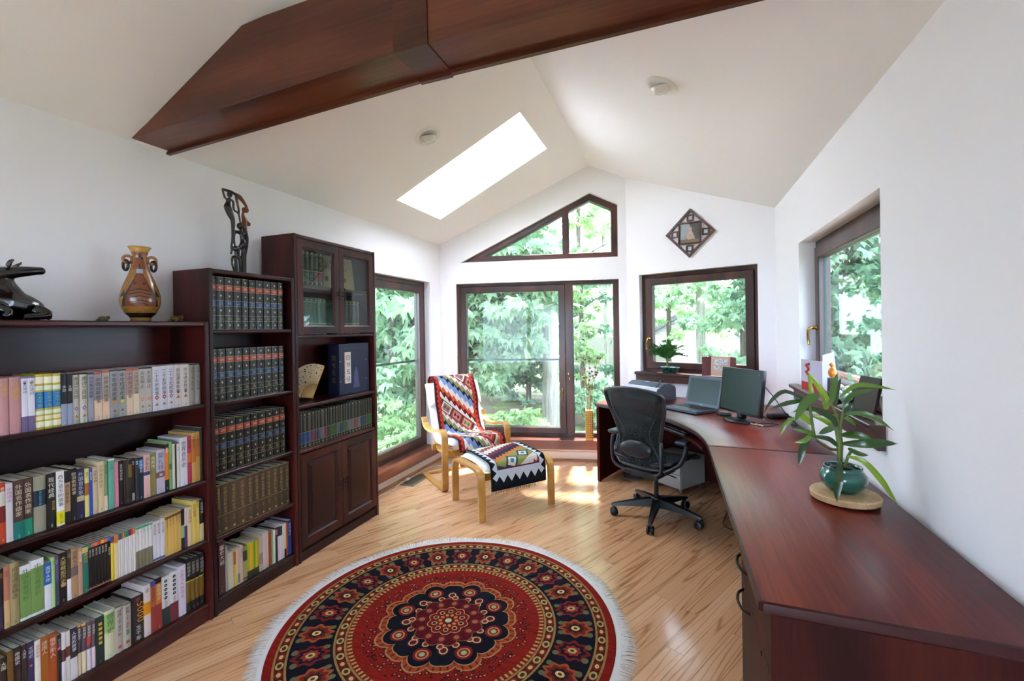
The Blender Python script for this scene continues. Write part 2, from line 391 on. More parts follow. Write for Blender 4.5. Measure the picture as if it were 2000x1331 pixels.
# wide terrace door and side light
w = win_empty('window_2', PL, PC); s0, z0, s1, z1 = W2
hl = rect(s0+.045, z0+.045, 1.445, z1-.04); hr = rect(1.54, z0+.055, s1-.06, z1-.045)
ring('frame', rect(*W2), [hl, hr], .045, .15, M_FRAME, w); sh = inset(hl, .002); ring('sash', sh, [inset(sh, .066)], .03, .11, M_FRAME, w)
pane(w, inset(sh, .06), .075); pane(w, inset(hr, -.005), .10); bar(w, s0+.06, 1.43, 1.125, .135)
handle(w, 1.412, .03, .80, -.004, .15)
ms = MB(); ms.rbox(1.468, .02, .955, 1.487, .045, .985, .004); ms.build('strike_plate', M_BRASS, w); ms = MB(); ms.rbox(1.478, .02, .90, 1.497, .045, .93, .004); ms.build('strike_plate', M_BRASS, w)
# gable light
w = win_empty('window_3', PL, PC)
tin = inset(TRAP, .068)
zl = lambda s: tin[0][1]  # lower rail
top_at = lambda s: tin[0][1]+(tin[3][1]-tin[0][1])*(s-tin[0][0])/(tin[3][0]-tin[0][0])
tl = [tin[0], (1.432, tin[0][1]), (1.432, top_at(1.432))]; tr_ = [(1.505, tin[0][1]), tin[1], tin[2], tin[3], (1.505, top_at(1.505))]
ring('frame', TRAP, [tl, tr_], .045, .14, M_FRAMEH, w); pane(w, inset(tl, -.004), .08); pane(w, inset(tr_, -.004), .08)
# tilted-corner window
w = win_empty('window_4', PC, PR)
ring('frame', rect(*W4), [inset(rect(*W4), .045)], .075, .165, M_FRAME, w); ring('sash', inset(rect(*W4), .047), [inset(rect(*W4), .118)], .055, .13, M_FRAME, w)
pane(w, inset(rect(*W4), .112), .095); handle(w, W4[0]+.078, .055, 1.36, -.012, .12)
# right wall window
w = win_empty('window_5', RA, PR)
ring('frame', rect(*W5), [inset(rect(*W5), .05)], .105, .178, M_FRAME, w); ring('sash', inset(rect(*W5), .052), [inset(rect(*W5), .125)], .085, .15, M_FRAME, w)
pane(w, inset(rect(*W5), .12), .12); handle(w, W5[2]-.085, .085, 1.46, .03, .12)
# skylight, diffusing sheet at the top of its shaft
w = tag(empty('window_6', (0, 0, 0)), kind='structure')
dm = bpy.data.materials.new('opal_skylight_sheet'); dm.use_nodes = True; dt = dm.node_tree; dt.nodes.clear(); _o = dt.nodes.new('ShaderNodeOutputMaterial'); _t = dt.nodes.new('ShaderNodeBsdfTranslucent'); _t.inputs[0].default_value = (.95, .95, .95, 1); dt.links.new(_t.outputs[0], _o.inputs[0])
def sk(x, y, d): return (x, y, ceil_z(x)+d)
mb = MB(); mb.add([sk(SK[0], SK[1], .19), sk(SK[2], SK[1], .19), sk(SK[2], SK[3], .19), sk(SK[0], SK[3], .19), sk(SK[0], SK[1], .196), sk(SK[2], SK[1], .196), sk(SK[2], SK[3], .196), sk(SK[0], SK[3], .196)], [(0,3,2,1),(4,5,6,7),(0,1,5,4),(1,2,6,5),(2,3,7,6),(3,0,4,7)]); mb.build('pane', dm, w)
mb = MB()
for q in range(1): mb.add([sk(SK[0], SK[1]+.14, .17), sk(SK[2], SK[1]+.14, .17), sk(SK[2], SK[1]+.165, .17), sk(SK[0], SK[1]+.165, .17), sk(SK[0], SK[1]+.14, .19), sk(SK[2], SK[1]+.14, .19), sk(SK[2], SK[1]+.165, .19), sk(SK[0], SK[1]+.165, .19)], [(0,3,2,1),(4,5,6,7),(0,1,5,4),(1,2,6,5),(2,3,7,6),(3,0,4,7)])
mb.build('glazing_bar', M_BASE, w)
# rear glazing behind the camera
w = win_empty('window_7', LA, RA)
ring('frame', rect(*RB), [rect(RB[0]+.07, RB[1]+.07, 1.66, RB[3]-.07), rect(1.76, RB[1]+.07, RB[2]-.07, RB[3]-.07)], .05, .14, M_FRAME, w)
pane(w, rect(RB[0]+.066, RB[1]+.066, 1.664, RB[3]-.066), .09); pane(w, rect(1.756, RB[1]+.066, RB[2]-.066, RB[3]-.066), .09)

# sills and skirting
def along(name, a, b, s0, s1, prof, m, n_sg=1):
    """profile [(depth into room, z)] swept along the wall a-b from s0 to s1"""
    u, n, ln = frame_of(a, b); k = len(prof)
    P = lambda s, d, z: (s, -d, z)
    vs = [P(s0, d, z) for d, z in prof]+[P(s1, d, z) for d, z in prof]; tri = tessellate_polygon([[Vector((d, z, 0)) for d, z in prof]])
    fs = [tuple(t) for t in tri]+[tuple(i+k for i in t) for t in tri]+[(i, (i+1) % k, (i+1) % k+k, i+k) for i in range(k)]
    o = MB().add(vs, fs).build(name, m); o.matrix_world = Matrix(((u.x, n.x, 0, a[0]), (u.y, n.y, 0, a[1]), (0, 0, 1, 0), (0, 0, 0, 1))); return tag(o, kind='structure')
M_SHOE = wood('oak_shoe_moulding', '#7a4c2a', '#a86f42', '#c48a58', 'x', 1, .4, .2)
along('trim_1', LA, PL, W1[0]-.03, PL[1]-BK-.02, [(0, .11), (.075, .11), (.075, .2), (-.07, .2), (-.07, .19), (0, .19)], M_SILL)
along('trim_2', PL, PC, .02, lenF-.02, [(0, .145), (.10, .145), (.105, .15), (.105, .245), (.10, .25), (-.045, .25), (-.045, .24), (0, .24)], M_SILL)
along('trim_3', PC, PR, W4[0]-.035, W4[2]+.03, [(0, .905), (.035, .905), (.035, .975), (.065, .978), (.07, .983), (.07, 1.003), (.065, 1.008), (-.075, 1.008), (-.075, .99), (0, .99)], M_FRAMEH)
along('trim_4', RA, PR, W5[0]-.03, W5[2]+.06, [(0, .94), (.03, .94), (.03, 1.02), (.055, 1.023), (.06, 1.028), (.06, 1.046), (.055, 1.05), (-.105, 1.05), (-.105, 1.03), (0, 1.03)], M_FRAMEH)
BBP = [(0, 0), (.014, 0), (.014, .085), (.01, .1), (0, .105)]; SHP = [(.014, 0), (.03, 0), (.03, .009), (.027, .015), (.02, .019), (.014, .02)]
for nm, a, b, s0, s1 in (('left', LA, PL, 0, PL[1]-BK), ('far', PL, PC, 0, lenF), ('corner', PC, PR, 0, lenC), ('right', RA, PR, 0, PR[1]-BK)):
    along('baseboard_'+nm, a, b, s0, s1, BBP, M_BASE); along('trim_'+{'left': '5', 'far': '6', 'corner': '7', 'right': '8'}[nm], a, b, s0, s1, SHP, M_SHOE)

# ------------------------------------------------------------------ floor of diagonal oak boards
w = Mt('oak_strip_flooring', .22, .5, .25); x, y, z = w.coords(); r_ = w.rnd()
wob = w.noise(w.comb(x*.42+r_*31, y*8.0+r_*17, r_*5.0), 1.3, 2, .4)
line = ((wob*30.0+y*34.0).sin().abs()); grain = (line*-2.2+1.0).mx(0.0)
pore = w.noise(w.comb(x*9+r_*9, y*260, 0.0), 1.6, 3, .6); tone = w.noise(w.comb(x*.7+r_*5, y*3.0, r_*9.0), 1.5, 2, .5)
t_ = tone*.42+pore*.26+grain*.33+(r_-.5)*.16
w.base(w.ramp(t_, [(.22, '#d3a57e'), (.42, '#c4926a'), (.62, '#a8764f'), (.84, '#7a4e30')])); w.bump(grain*-1.0+pore*.4, .08, .002)
M_OAK = w.m
fl = MB(); fl.prism([(LW-.02, BK-.02), (RW+.02, BK-.02), (PR[0]+.02, PR[1]), (PC[0], PC[1]+.02), (PL[0]-.02, PL[1])], -.06, -.018)
FLOOR = tag(fl.build('floor', mat('subfloor_wood', '#4a2f1c', .8)), kind='structure')
ROOM = [(LW, BK), (RW, BK), PR, PC, PL]
def clip(poly, clipper):
    out = poly
    for i in range(len(clipper)):
        a = clipper[i]; b = clipper[(i+1) % len(clipper)]; inp = out; out = []
        sd = lambda p: (b[0]-a[0])*(p[1]-a[1])-(b[1]-a[1])*(p[0]-a[0])
        for k in range(len(inp)):
            p, q = inp[k-1], inp[k]; sp, sq_ = sd(p), sd(q)
            if (sp >= 0) != (sq_ >= 0): t = sp/(sp-sq_); out.append((p[0]+(q[0]-p[0])*t, p[1]+(q[1]-p[1])*t))
            if sq_ >= 0: out.append(q)
        if len(out) < 3: return []
    return out
BANG = rad(90-27.5); BW = .083; rng = random.Random(3)
ux, uy = cos(BANG), sin(BANG); vx, vy = -uy, ux
plank_n = 0; rest = MB()
FRONT = [(LW, .9), (RW, .9), PR, PC, PL]
for i in range(-60, 60):
    t = -6+rng.random()*1.5
    while t < 8:
        ln = rng.uniform(.9, 2.3); q = []
        g = .0006
        for (a, b) in ((t+g, i*BW+g), (t+ln-g, i*BW+g), (t+ln-g, (i+1)*BW-g), (t+g, (i+1)*BW-g)): q.append((-.9+a*ux+b*vx, 2+a*uy+b*vy))
        c = clip(q, ROOM)
        if len(c) >= 3:
            ar = abs(sum(c[k-1][0]*c[k][1]-c[k][0]*c[k-1][1] for k in range(len(c))))/2
            if ar > .0008:
                mx = sum(p[0] for p in c)/len(c); my = sum(p[1] for p in c)/len(c); ang = BANG
                loc = [((p[0]-mx)*ux+(p[1]-my)*uy, (p[0]-mx)*vx+(p[1]-my)*vy) for p in c]
                if clip(q, FRONT):
                    o = MB().prism(loc, -.018, rng.uniform(-.0003, 0)).build('plank', M_OAK, FLOOR, fix=False); o.location = (mx, my, 0); o.rotation_euler = (0, 0, ang); plank_n += 1
                else: rest.prism([(p[0], p[1]) for p in c], -.018, 0)
        t += ln
_ro = rest.build('plank_field', M_OAK, FLOOR, fix=False); _ro['kind'] = 'stuff'
print('planks', plank_n)

# ------------------------------------------------------------------ boxed tie beam with its central cover plate
bm_ = empty('ceiling_beam', (0, 1.433, 2.48), 0, 'large boxed mahogany tie beam spanning the room under the ceiling', 'beam')
def zc(x): return ceil_z(x)-2.48-.004
def zb(x): return .005+.062*min(1, max(0, (x-LW)/1.6))
def beam_piece(name, x0, x1, y0, y1, dz=0, top=.385):
    top_l = []; xs = [x0+(x1-x0)*k/12 for k in range(13)]
    low = [(x, zb(x)-dz) for x in xs]; upp = [(x, min(top, zc(x))) for x in reversed(xs)]
    poly = low+[p for p in upp if p[1] > zb(p[0])-dz+.001]
    return MB().prism(poly, y0, y1, ax='y').build(name, M_BEAM, bm_)
beam_piece('beam_section', LW+.002, -1.0, 0, .172); beam_piece('cover_plate', -.999, -.851, -.006, .178, .004); beam_piece('beam_section', -.85, RW-.002, 0, .172)
for x0, x1 in ((LW+.002, -1.0), (-1.0, -.85), (-.85, RW-.002)):
    mb = MB(); e = .004 if x0 == -1.0 else 0; xs = [x0+(x1-x0)*k/8 for k in range(9)]
    mb.prism([(x, zb(x)-.018-e) for x in xs]+[(x, zb(x)+.012) for x in reversed(xs)], .172+e, .192+e, ax='y'); mb.build('lower_bead', M_BEAM, bm_)
mb = MB(); xs = [LW+.002+.06*k for k in range(2)]; 
BOOKS = {
 1: [
  (0.8507, 0.8736, 0.209, '#b98588', [(0.0, 1, '#b98588')], '红楼梦', '#c9a23c', 'rose pink gilt-titled hardcover'),
  (0.8752, 0.9071, 0.210, '#b98588', [], '红楼梦', '#c9a23c', 'thick rose pink gilt-titled hardcover'),
  (0.9080, 0.9242, 0.209, '#6b5f86', [(0.28, 0.97, '#d9d6e2')], '读古诗词', '#4a3f55', 'white book with purple patterned foot'),
  (0.9248, 0.9435, 0.209, '#6b5f86', [(0.28, 0.97, '#d9d6e2')], '读古诗词', '#4a3f55', 'white book with yellow flower emblem'),
  (0.9454, 0.9709, 0.214, '#b9a53a', [(0.04, 0.14, '#e6e3c4'), (0.17, 0.24, '#ded9a8'), (0.27, 0.34, '#d8e0c4'), (0.38, 0.68, '#0f6fae'), (0.71, 0.79, '#d8e0c4'), (0.83, 0.95, '#e6e3c4')], '十万个为', '#9fb24a', 'yellow gold and blue banded volume'),
  (0.9718, 0.9955, 0.214, '#b9a53a', [(0.04, 0.14, '#e6e3c4'), (0.17, 0.24, '#ded9a8'), (0.27, 0.34, '#d8e0c4'), (0.38, 0.68, '#0f6fae'), (0.71, 0.79, '#d8e0c4'), (0.83, 0.95, '#e6e3c4')], '十万个为', '#9fb24a', 'yellow gold and blue banded volume'),
  (0.9964, 1.0205, 0.213, '#b9a53a', [(0.04, 0.14, '#e6e3c4'), (0.17, 0.24, '#ded9a8'), (0.27, 0.34, '#d8e0c4'), (0.38, 0.68, '#0f6fae'), (0.71, 0.79, '#d8e0c4'), (0.83, 0.95, '#e6e3c4')], '十万个为', '#9fb24a', 'yellow gold and blue banded volume'),
  (1.0211, 1.0392, 0.209, '#14131a', [(0, 0.42, '#8e96ae')], '水浒', '#d8d8d8', 'black paperback with blue-grey foot'),
  (1.0396, 1.0559, 0.207, '#14131a', [(0, 0.42, '#8e96ae')], '三国', '#d8d8d8', 'black paperback with blue-grey foot'),
  (1.0563, 1.0798, 0.207, '#b7b2a4', [(0.97, 1, '#17130f')], '宋词三百首', '#2a2622', 'grey-beige poetry volume with purple diamond'),
  (1.0804, 1.1052, 0.207, '#b7b2a4', [(0.97, 1, '#17130f')], '唐诗三百首', '#2a2622', 'grey-beige poetry volume with purple diamond'),
  (1.1062, 1.1259, 0.204, '#8f909a', [(0.97, 1, '#17130f')], '中华寓言故事', '#24222a', 'slim lavender-grey story book'),
  (1.1270, 1.1536, 0.206, '#d6b79c', [(0.42, 1, '#8d8790'), (0.95, 0.99, '#a3493a')], '中国对联故事', '#2e2a30', 'grey and cream story book, red cap'),
  (1.1563, 1.1828, 0.210, '#d6b79c', [(0.42, 1, '#a79d93'), (0.95, 0.99, '#b0523f')], '世界神话故事', '#4a3a34', 'beige story book with red cap'),
  (1.1837, 1.2123, 0.210, '#8f8e90', [(0.97, 1, '#17130f')], '中华成语故事', '#151515', 'grey idiom story book, orange dot'),
  (1.2138, 1.2437, 0.209, '#94938f', [(0.97, 1, '#17130f')], '中华成语故事', '#151515', 'grey idiom story book, yellow dot'),
  (1.2451, 1.2710, 0.210, '#d3b79c', [(0.44, 1, '#a98c84'), (0.95, 1, '#a8564a')], '中国诗词故事', '#6b3f3a', 'cream book with brown-pink top'),
  (1.2716, 1.2939, 0.210, '#d6c3a4', [(0.44, 1, '#a79a88'), (0.95, 1, '#a8564a')], '中国诗词故事', '#5a4f3f', 'cream book with grey-beige top'),
  (1.2950, 1.3210, 0.209, '#b4aca4', [(0.97, 1, '#17130f')], '古文观止', '#1c1816', 'grey-white classics book, orange diamond'),
  (1.3216, 1.3477, 0.209, '#b4aca4', [(0.97, 1, '#17130f')], '古文观止', '#1c1816', 'grey-white classics book, orange diamond'),
  (1.3498, 1.3816, 0.209, '#c2bec8', [], '二十五史故事', '#17151a', 'white history story book, red diamond'),
  (1.3821, 1.4132, 0.210, '#c2bec8', [], '二十五史故事', '#17151a', 'white history story book, red diamond'),
  (1.4139, 1.4422, 0.210, '#c2bec8', [], '二十五史故事', '#17151a', 'white history story book, red diamond'),
  (1.4446, 1.4792, 0.209, '#c4b8b2', [], '资治通鉴故事', '#2a2320', 'white chronicle story book, bird emblem'),
  (1.4799, 1.5148, 0.209, '#c4b8b2', [], '资治通鉴故事', '#2a2320', 'white chronicle story book, bird emblem'),
  (1.5161, 1.5452, 0.209, '#8a8378', [(0.97, 1, '#17130f')], '中华上下五千年', '#3a352c', 'grey-brown history volume'),
  (1.5457, 1.5737, 0.209, '#85807a', [(0.97, 1, '#17130f')], '中华上下五千年', '#3a352c', 'grey-brown history volume'),
 ],
 2: [
  (0.8437, 0.8587, 0.223, '#b8401f', [(0.35, 0.85, '#c9c3b8'), (0.35, 0.62, '#6d1512')], '音乐', '#e8e0d0', 'red-orange pictorial book'),
  (0.8593, 0.8775, 0.216, '#c6c2c4', [], '中国通史', '#b0608a', 'white book with pink lettering'),
  (0.8793, 0.9052, 0.219, '#46302c', [(0, 0.3, '#127069')], '外国名作曲家', '#cdbfa0', 'brown book with teal foot'),
  (0.9062, 0.9319, 0.218, '#46302c', [(0, 0.3, '#148066')], '外国名作曲家', '#cdbfa0', 'brown book with green-teal foot'),
  (0.9349, 0.9714, 0.217, '#8d8a76', [(0.46, 0.74, '#1d2a3a')], '音乐欣赏手册', '#4d9fd0', 'thick grey-green handbook, navy label'),
  (0.9723, 0.9986, 0.215, '#1a1614', [], '现代经典', '#d6cfc2', 'black book with yellow subtitle'),
  (1.0002, 1.0242, 0.217, '#dcdad8', [(0.03, 0.26, '#d9cf1e')], '西方音乐的故事', '#2a2f45', 'white book with yellow foot label'),
  (1.0248, 1.0442, 0.210, '#1b1714', [(0.22, 0.78, '#ad8a68')], '西方音乐史', '#16120f', 'black book with tan middle panel'),
  (1.0448, 1.0647, 0.214, '#1a100e', [], '欧洲歌剧故事', '#c9b79a', 'black-brown book, thin gold foot band'),
  (1.0655, 1.0897, 0.207, '#1d2244', [(0.35, 0.45, '#b8a878')], '外国音乐家传', '#b9bcd0', 'navy book with small gilt square'),
  (1.0904, 1.1040, 0.201, '#d3c476', [(0.45, 0.7, '#9c5a20')], '音乐', '#5a3a1a', 'thin yellow book, brown panel'),
  (1.1054, 1.1161, 0.195, '#1d4db0', [], '音乐史话', '#dfe4f0', 'thin bright blue book'),
  (1.1170, 1.1336, 0.199, '#c0ab8c', [], '世界名曲', '#5b4a38', 'beige paperback'),
  (1.1351, 1.1561, 0.217, '#cdb78f', [], '中国音乐简史', '#7a6345', 'tall cream paperback'),
  (1.1565, 1.1693, 0.213, '#d0c0ac', [(0.3, 1, '#77946a')], '基本乐理', '#2e3a28', 'cream book with green upper spine'),
  (1.1716, 1.1931, 0.218, '#5d9e8b', [(0.97, 1, '#d5d2cc')], '乐理', '#3c7767', 'teal-green paperback'),
  (1.1937, 1.2088, 0.199, '#d17a95', [], '', '#b05a78', 'narrow pink book'),
  (1.2104, 1.2261, 0.199, '#1a1616', [], '音乐知识手册', '#cfc6bd', 'black paperback'),
  (1.2273, 1.2358, 0.197, '#2c2018', [], '', '#c9b7a0', 'very thin dark brown book'),
  (1.2366, 1.2456, 0.197, '#33261c', [], '', '#c9b7a0', 'very thin dark brown book, tan edge'),
  (1.2460, 1.2586, 0.193, '#24211d', [(0.6, 0.9, '#6f5a20')], '', '#c9b7a0', 'thin black book with olive panel'),
  (1.2595, 1.2711, 0.197, '#2b1c1c', [(0.03, 0.2, '#b9b0ae')], '音乐', '#d8d4d0', 'thin black book, white foot label'),
  (1.2723, 1.2837, 0.195, '#2c2a2a', [], '舞曲', '#d8d4d0', 'thin charcoal book'),
  (1.2858, 1.3043, 0.193, '#0e2136', [(0.75, 0.95, '#1460a8')], '交响音乐', '#ccd6e0', 'dark navy book with blue label'),
  (1.3059, 1.3318, 0.199, '#d2a59f', [(0.52, 0.6, '#2c4a7c')], '贝多芬传', '#6d4b52', 'pink book with blue belt'),
  (1.3329, 1.3576, 0.197, '#7d7844', [], '肖邦传', '#d8d2b2', 'olive green book'),
  (1.3589, 1.3953, 0.207, '#b2a9bb', [(0.36, 0.49, '#7c5a54')], '莫扎特传', '#4d4560', 'lavender book with square picture'),
  (1.3980, 1.4147, 0.225, '#d8762a', [(0, 0.24, '#1d1a18'), (0.9, 1, '#22201d')], '歌剧', '#f0e2d0', 'orange book with black foot'),
  (1.4161, 1.4279, 0.235, '#6fa062', [(0.42, 0.54, '#237a3e')], '', '#e8efe0', 'thin green book'),
  (1.4295, 1.4408, 0.219, '#c9c1b2', [], '', '#4f8a6e', 'thin cream book'),
  (1.4417, 1.4500, 0.215, '#241c1a', [], '', '#b08a60', 'very thin black book'),
  (1.4510, 1.4631, 0.214, '#d2cabd', [], '名曲', '#3f8a6e', 'thin cream book with teal edge'),
  (1.4651, 1.4994, 0.240, '#cfcbd2', [], '世界音乐史', '#4a4550', 'tall white book'),
  (1.5009, 1.5206, 0.239, '#b13350', [(0.45, 0.65, '#d06a2c')], '音乐剧', '#2a1420', 'crimson book, orange patch'),
  (1.5215, 1.5420, 0.252, '#c19555', [(0.4, 0.88, '#b06a24')], '中国音乐', '#7a4a20', 'tall tan book, lighter'),
  (1.5428, 1.5624, 0.253, '#b98a3c', [(0.5, 0.86, '#b5601c')], '音乐之旅', '#7a4a20', 'tall tan-gold book'),
  (1.5637, 1.5760, 0.270, '#c8c8c4', [(0, 1, '#3a3a35')], '', '#aaa', 'tallest dark book with white edge'),
 ],
 3: [
  (0.8391, 0.8500, 0.223, '#1c1513', [(0, 0.4, '#2b1f38')], '史记', '#b98a4a', 'black book, purple foot'),
  (0.8505, 0.8647, 0.227, '#c0a070', [(0.45, 1, '#b0705a')], '水浒', '#8a2a2a', 'tan book with red picture top'),
  (0.8657, 0.8912, 0.231, '#9a8a60', [], '资治通鉴精选', '#55482c', 'thick khaki book'),
  (0.8927, 0.9230, 0.206, '#6f9050', [(0, 0.05, '#d5d8d8'), (0.86, 1, '#d8dadc')], '外国名著赏析', '#4c6634', 'wide green book, white ends'),
  (0.9234, 0.9590, 0.212, '#6f9050', [(0, 0.05, '#d5d8d8'), (0.86, 1, '#d8dadc')], '中国名著赏析', '#4c6634', 'wider green book, white ends'),
  (0.9604, 0.9806, 0.183, '#cfcdd8', [(0.54, 1, '#1c5ba8')], '国学大师', '#d8dce8', 'white book with blue upper half'),
  (0.9812, 0.9910, 0.197, '#9cc47c', [], '诗经', '#5f8a4a', 'light green paperback'),
  (0.9915, 1.0037, 0.196, '#5a5478', [(0, 0.5, '#3b4560')], '楚辞', '#8f8ab0', 'purple-grey book'),
  (1.0046, 1.0282, 0.200, '#1e1814', [], '大国崛起历史', '#c9b070', 'black book with beige disc'),
  (1.0287, 1.0414, 0.204, '#3a3420', [(0, 0.42, '#d8d6dc')], '论语', '#9a9a9a', 'dark book with white lower label'),
  (1.0418, 1.0636, 0.203, '#a58260', [(0.44, 0.62, '#6a5a58')], '古典文学', '#3f2a1c', 'tan book with grey picture'),
  (1.0641, 1.0782, 0.194, '#b58a74', [], '鲁迅全集', '#e0d0c0', 'tan-pink paperback'),
  (1.0786, 1.0967, 0.193, '#1f6a5a', [(0.86, 0.98, '#c9b070')], '古典诗词', '#c9a04a', 'dark teal book, gold title'),
  (1.0973, 1.1076, 0.194, '#181210', [(0.92, 1, '#2f8a4a'), (0.02, 0.05, '#b8604a')], '世界文学', '#c8c0b8', 'thin black paperback with green cap'),
  (1.1081, 1.1185, 0.194, '#181210', [(0.92, 1, '#d0506a'), (0.02, 0.05, '#b8604a')], '世界文学', '#c8c0b8', 'thin black paperback with pink cap'),
  (1.1190, 1.1296, 0.194, '#181210', [(0.92, 1, '#d0703a'), (0.02, 0.05, '#b8604a')], '世界文学', '#c8c0b8', 'thin black paperback with orange cap'),
  (1.1301, 1.1408, 0.194, '#181210', [(0.92, 1, '#c03a3a'), (0.02, 0.05, '#b8604a')], '世界文学', '#c8c0b8', 'thin black paperback with red cap'),
  (1.1412, 1.1520, 0.194, '#181210', [(0.92, 1, '#d8a02c'), (0.02, 0.05, '#b8604a')], '世界文学', '#c8c0b8', 'thin black paperback with gold cap'),
  (1.1525, 1.1635, 0.194, '#181210', [(0.92, 1, '#d07040'), (0.02, 0.05, '#b8604a')], '世界文学', '#c8c0b8', 'thin black paperback with coral cap'),
  (1.1640, 1.1751, 0.194, '#181210', [(0.92, 1, '#2f70b8'), (0.02, 0.05, '#b8604a')], '世界文学', '#c8c0b8', 'thin black paperback with blue cap'),
  (1.1759, 1.1877, 0.192, '#d8b62c', [(0.86, 1, '#6a3a7a')], '唐诗', '#8a5a1c', 'yellow book with purple cap'),
  (1.1882, 1.2039, 0.190, '#d9c49a', [(0.84, 1, '#d07a2c')], '宋词', '#b0702c', 'cream book with orange cap'),
  (1.2045, 1.2118, 0.191, '#cfc8c4', [(0.86, 1, '#2f6a4a')], '文', '#6a5a5a', 'thin white paperback with green cap'),
  (1.2122, 1.2196, 0.192, '#cfc8c4', [(0.86, 1, '#6a3a7a')], '文', '#6a5a5a', 'thin white paperback with violet cap'),
  (1.2200, 1.2275, 0.192, '#cfc8c4', [(0.86, 1, '#c0a03a')], '文', '#6a5a5a', 'thin white paperback with mustard cap'),
  (1.2279, 1.2354, 0.193, '#cfc8c4', [(0.86, 1, '#2f7a4a')], '文', '#6a5a5a', 'thin white paperback with emerald cap'),
  (1.2358, 1.2434, 0.193, '#cfc8c4', [(0.86, 1, '#2f7a4a')], '文', '#6a5a5a', 'thin white paperback with mid green cap'),
  (1.2438, 1.2514, 0.194, '#cfc8c4', [(0.86, 1, '#5a1f4a')], '文', '#6a5a5a', 'thin white paperback with plum cap'),
  (1.2518, 1.2595, 0.194, '#cfc8c4', [(0.86, 1, '#b8202c')], '文', '#6a5a5a', 'thin white paperback with red cap'),
  (1.2600, 1.2677, 0.195, '#cfc8c4', [(0.86, 1, '#c87a2a')], '文', '#6a5a5a', 'thin white paperback with amber cap'),
  (1.2686, 1.2814, 0.194, '#d0ccc8', [(0, 0.42, '#77705a'), (0.93, 0.985, '#3a9a6a')], '文选', '#8a8a88', 'white paperback with khaki foot, green mark'),
  (1.2821, 1.2952, 0.194, '#d0ccc8', [(0, 0.42, '#77705a'), (0.93, 0.985, '#3a9a6a')], '文选', '#8a8a88', 'white paperback with khaki foot, green mark'),
  (1.2957, 1.3090, 0.194, '#d0ccc8', [(0, 0.42, '#77705a'), (0.93, 0.985, '#3a9a6a')], '文选', '#8a8a88', 'white paperback with khaki foot, green mark'),
  (1.3097, 1.3231, 0.194, '#d0ccc8', [(0, 0.42, '#77705a'), (0.93, 0.985, '#3a9a6a')], '文选', '#8a8a88', 'white paperback with khaki foot, green mark'),
  (1.3238, 1.3373, 0.194, '#d0ccc8', [(0, 0.42, '#77705a'), (0.93, 0.985, '#3a9a6a')], '文选', '#8a8a88', 'white paperback with khaki foot, green mark'),
  (1.3388, 1.3550, 0.187, '#ccc6cc', [(0.02, 0.07, '#4a4a7a')], '散文选集', '#8a6a68', 'white paperback with brown lettering'),
  (1.3556, 1.3720, 0.187, '#ccc6cc', [(0.02, 0.07, '#4a4a7a')], '散文选集', '#8a6a68', 'white paperback with brown lettering'),
  (1.3727, 1.3894, 0.188, '#ccc6cc', [(0.02, 0.07, '#4a4a7a')], '散文选集', '#8a6a68', 'white paperback with brown lettering'),
  (1.3908, 1.4046, 0.195, '#cba356', [(0.9, 0.97, '#6a4a20')], '名著译丛', '#8a6a34', 'amber-yellow classics paperback'),
  (1.4052, 1.4191, 0.196, '#cba356', [(0.9, 0.97, '#6a4a20')], '名著译丛', '#8a6a34', 'amber-yellow classics paperback'),
  (1.4196, 1.4338, 0.198, '#cba356', [(0.9, 0.97, '#6a4a20')], '名著译丛', '#8a6a34', 'amber-yellow classics paperback'),
  (1.4342, 1.4486, 0.199, '#cba356', [(0.9, 0.97, '#6a4a20')], '名著译丛', '#8a6a34', 'amber-yellow classics paperback'),
  (1.4492, 1.4637, 0.201, '#cba356', [(0.9, 0.97, '#6a4a20')], '名著译丛', '#8a6a34', 'amber-yellow classics paperback'),
  (1.4647, 1.4803, 0.197, '#1d1618', [(0.28, 0.6, '#8fb078')], '', '#c04050', 'black book with pale green panel'),
  (1.4809, 1.4948, 0.199, '#c9bcc0', [(0, 0.55, '#5a3a6a')], '', '#777', 'white book with purple lower half'),
  (1.4956, 1.5172, 0.197, '#d3b58a', [], '古文选读', '#7a5a3a', 'cream-tan paperback'),
  (1.5179, 1.5396, 0.219, '#d8b95c', [], '古文鉴赏', '#6a4a1c', 'taller yellow paperback'),
  (1.5402, 1.5548, 0.215, '#d9bd60', [(0.95, 1, '#6a8a3a')], '辞典', '#6a4a1c', 'slim yellow paperback'),
  (1.5554, 1.5740, 0.214, '#1d1714', [(0, 0.42, '#c9b788')], '成语词典', '#c8c4c0', 'black book with cream lower half'),
 ],
 4: [
  (0.8352, 0.8546, 0.226, '#2a1c18', [], '大国', '#cfc8c0', 'dark brown thick book'),
  (0.8552, 0.8708, 0.237, '#6a4a1e', [], '史纲', '#8a5a2a', 'brown-gold book'),
  (0.8717, 0.8923, 0.238, '#241619', [], '帝国史', '#cfc8c8', 'very dark maroon book'),
  (0.8931, 0.9076, 0.235, '#2e201d', [], '人类史', '#cfc8c8', 'dark brown book with pale title'),
  (0.9085, 0.9277, 0.234, '#34264e', [], '文明史', '#c4c4d4', 'purple book, small orange mark'),
  (0.9282, 0.9445, 0.229, '#d4d0c6', [], '钱的历史', '#b0483c', 'white book with red lettering'),
  (0.9450, 0.9680, 0.229, '#9a561e', [], '德国人', '#d8c0a0', 'orange-brown book'),
  (0.9689, 0.9942, 0.226, '#a34a1e', [], '俄罗斯人', '#d8c0b0', 'rust orange book'),
  (0.9946, 1.0057, 0.207, '#2a2126', [(0.72, 0.77, '#c03050')], '西方文化史', '#b8b0b4', 'black book with red belt'),
  (1.0063, 1.0187, 0.209, '#cdc8d0', [(0.45, 0.68, '#5a2a34')], '', '#7a7078', 'white book with dark picture'),
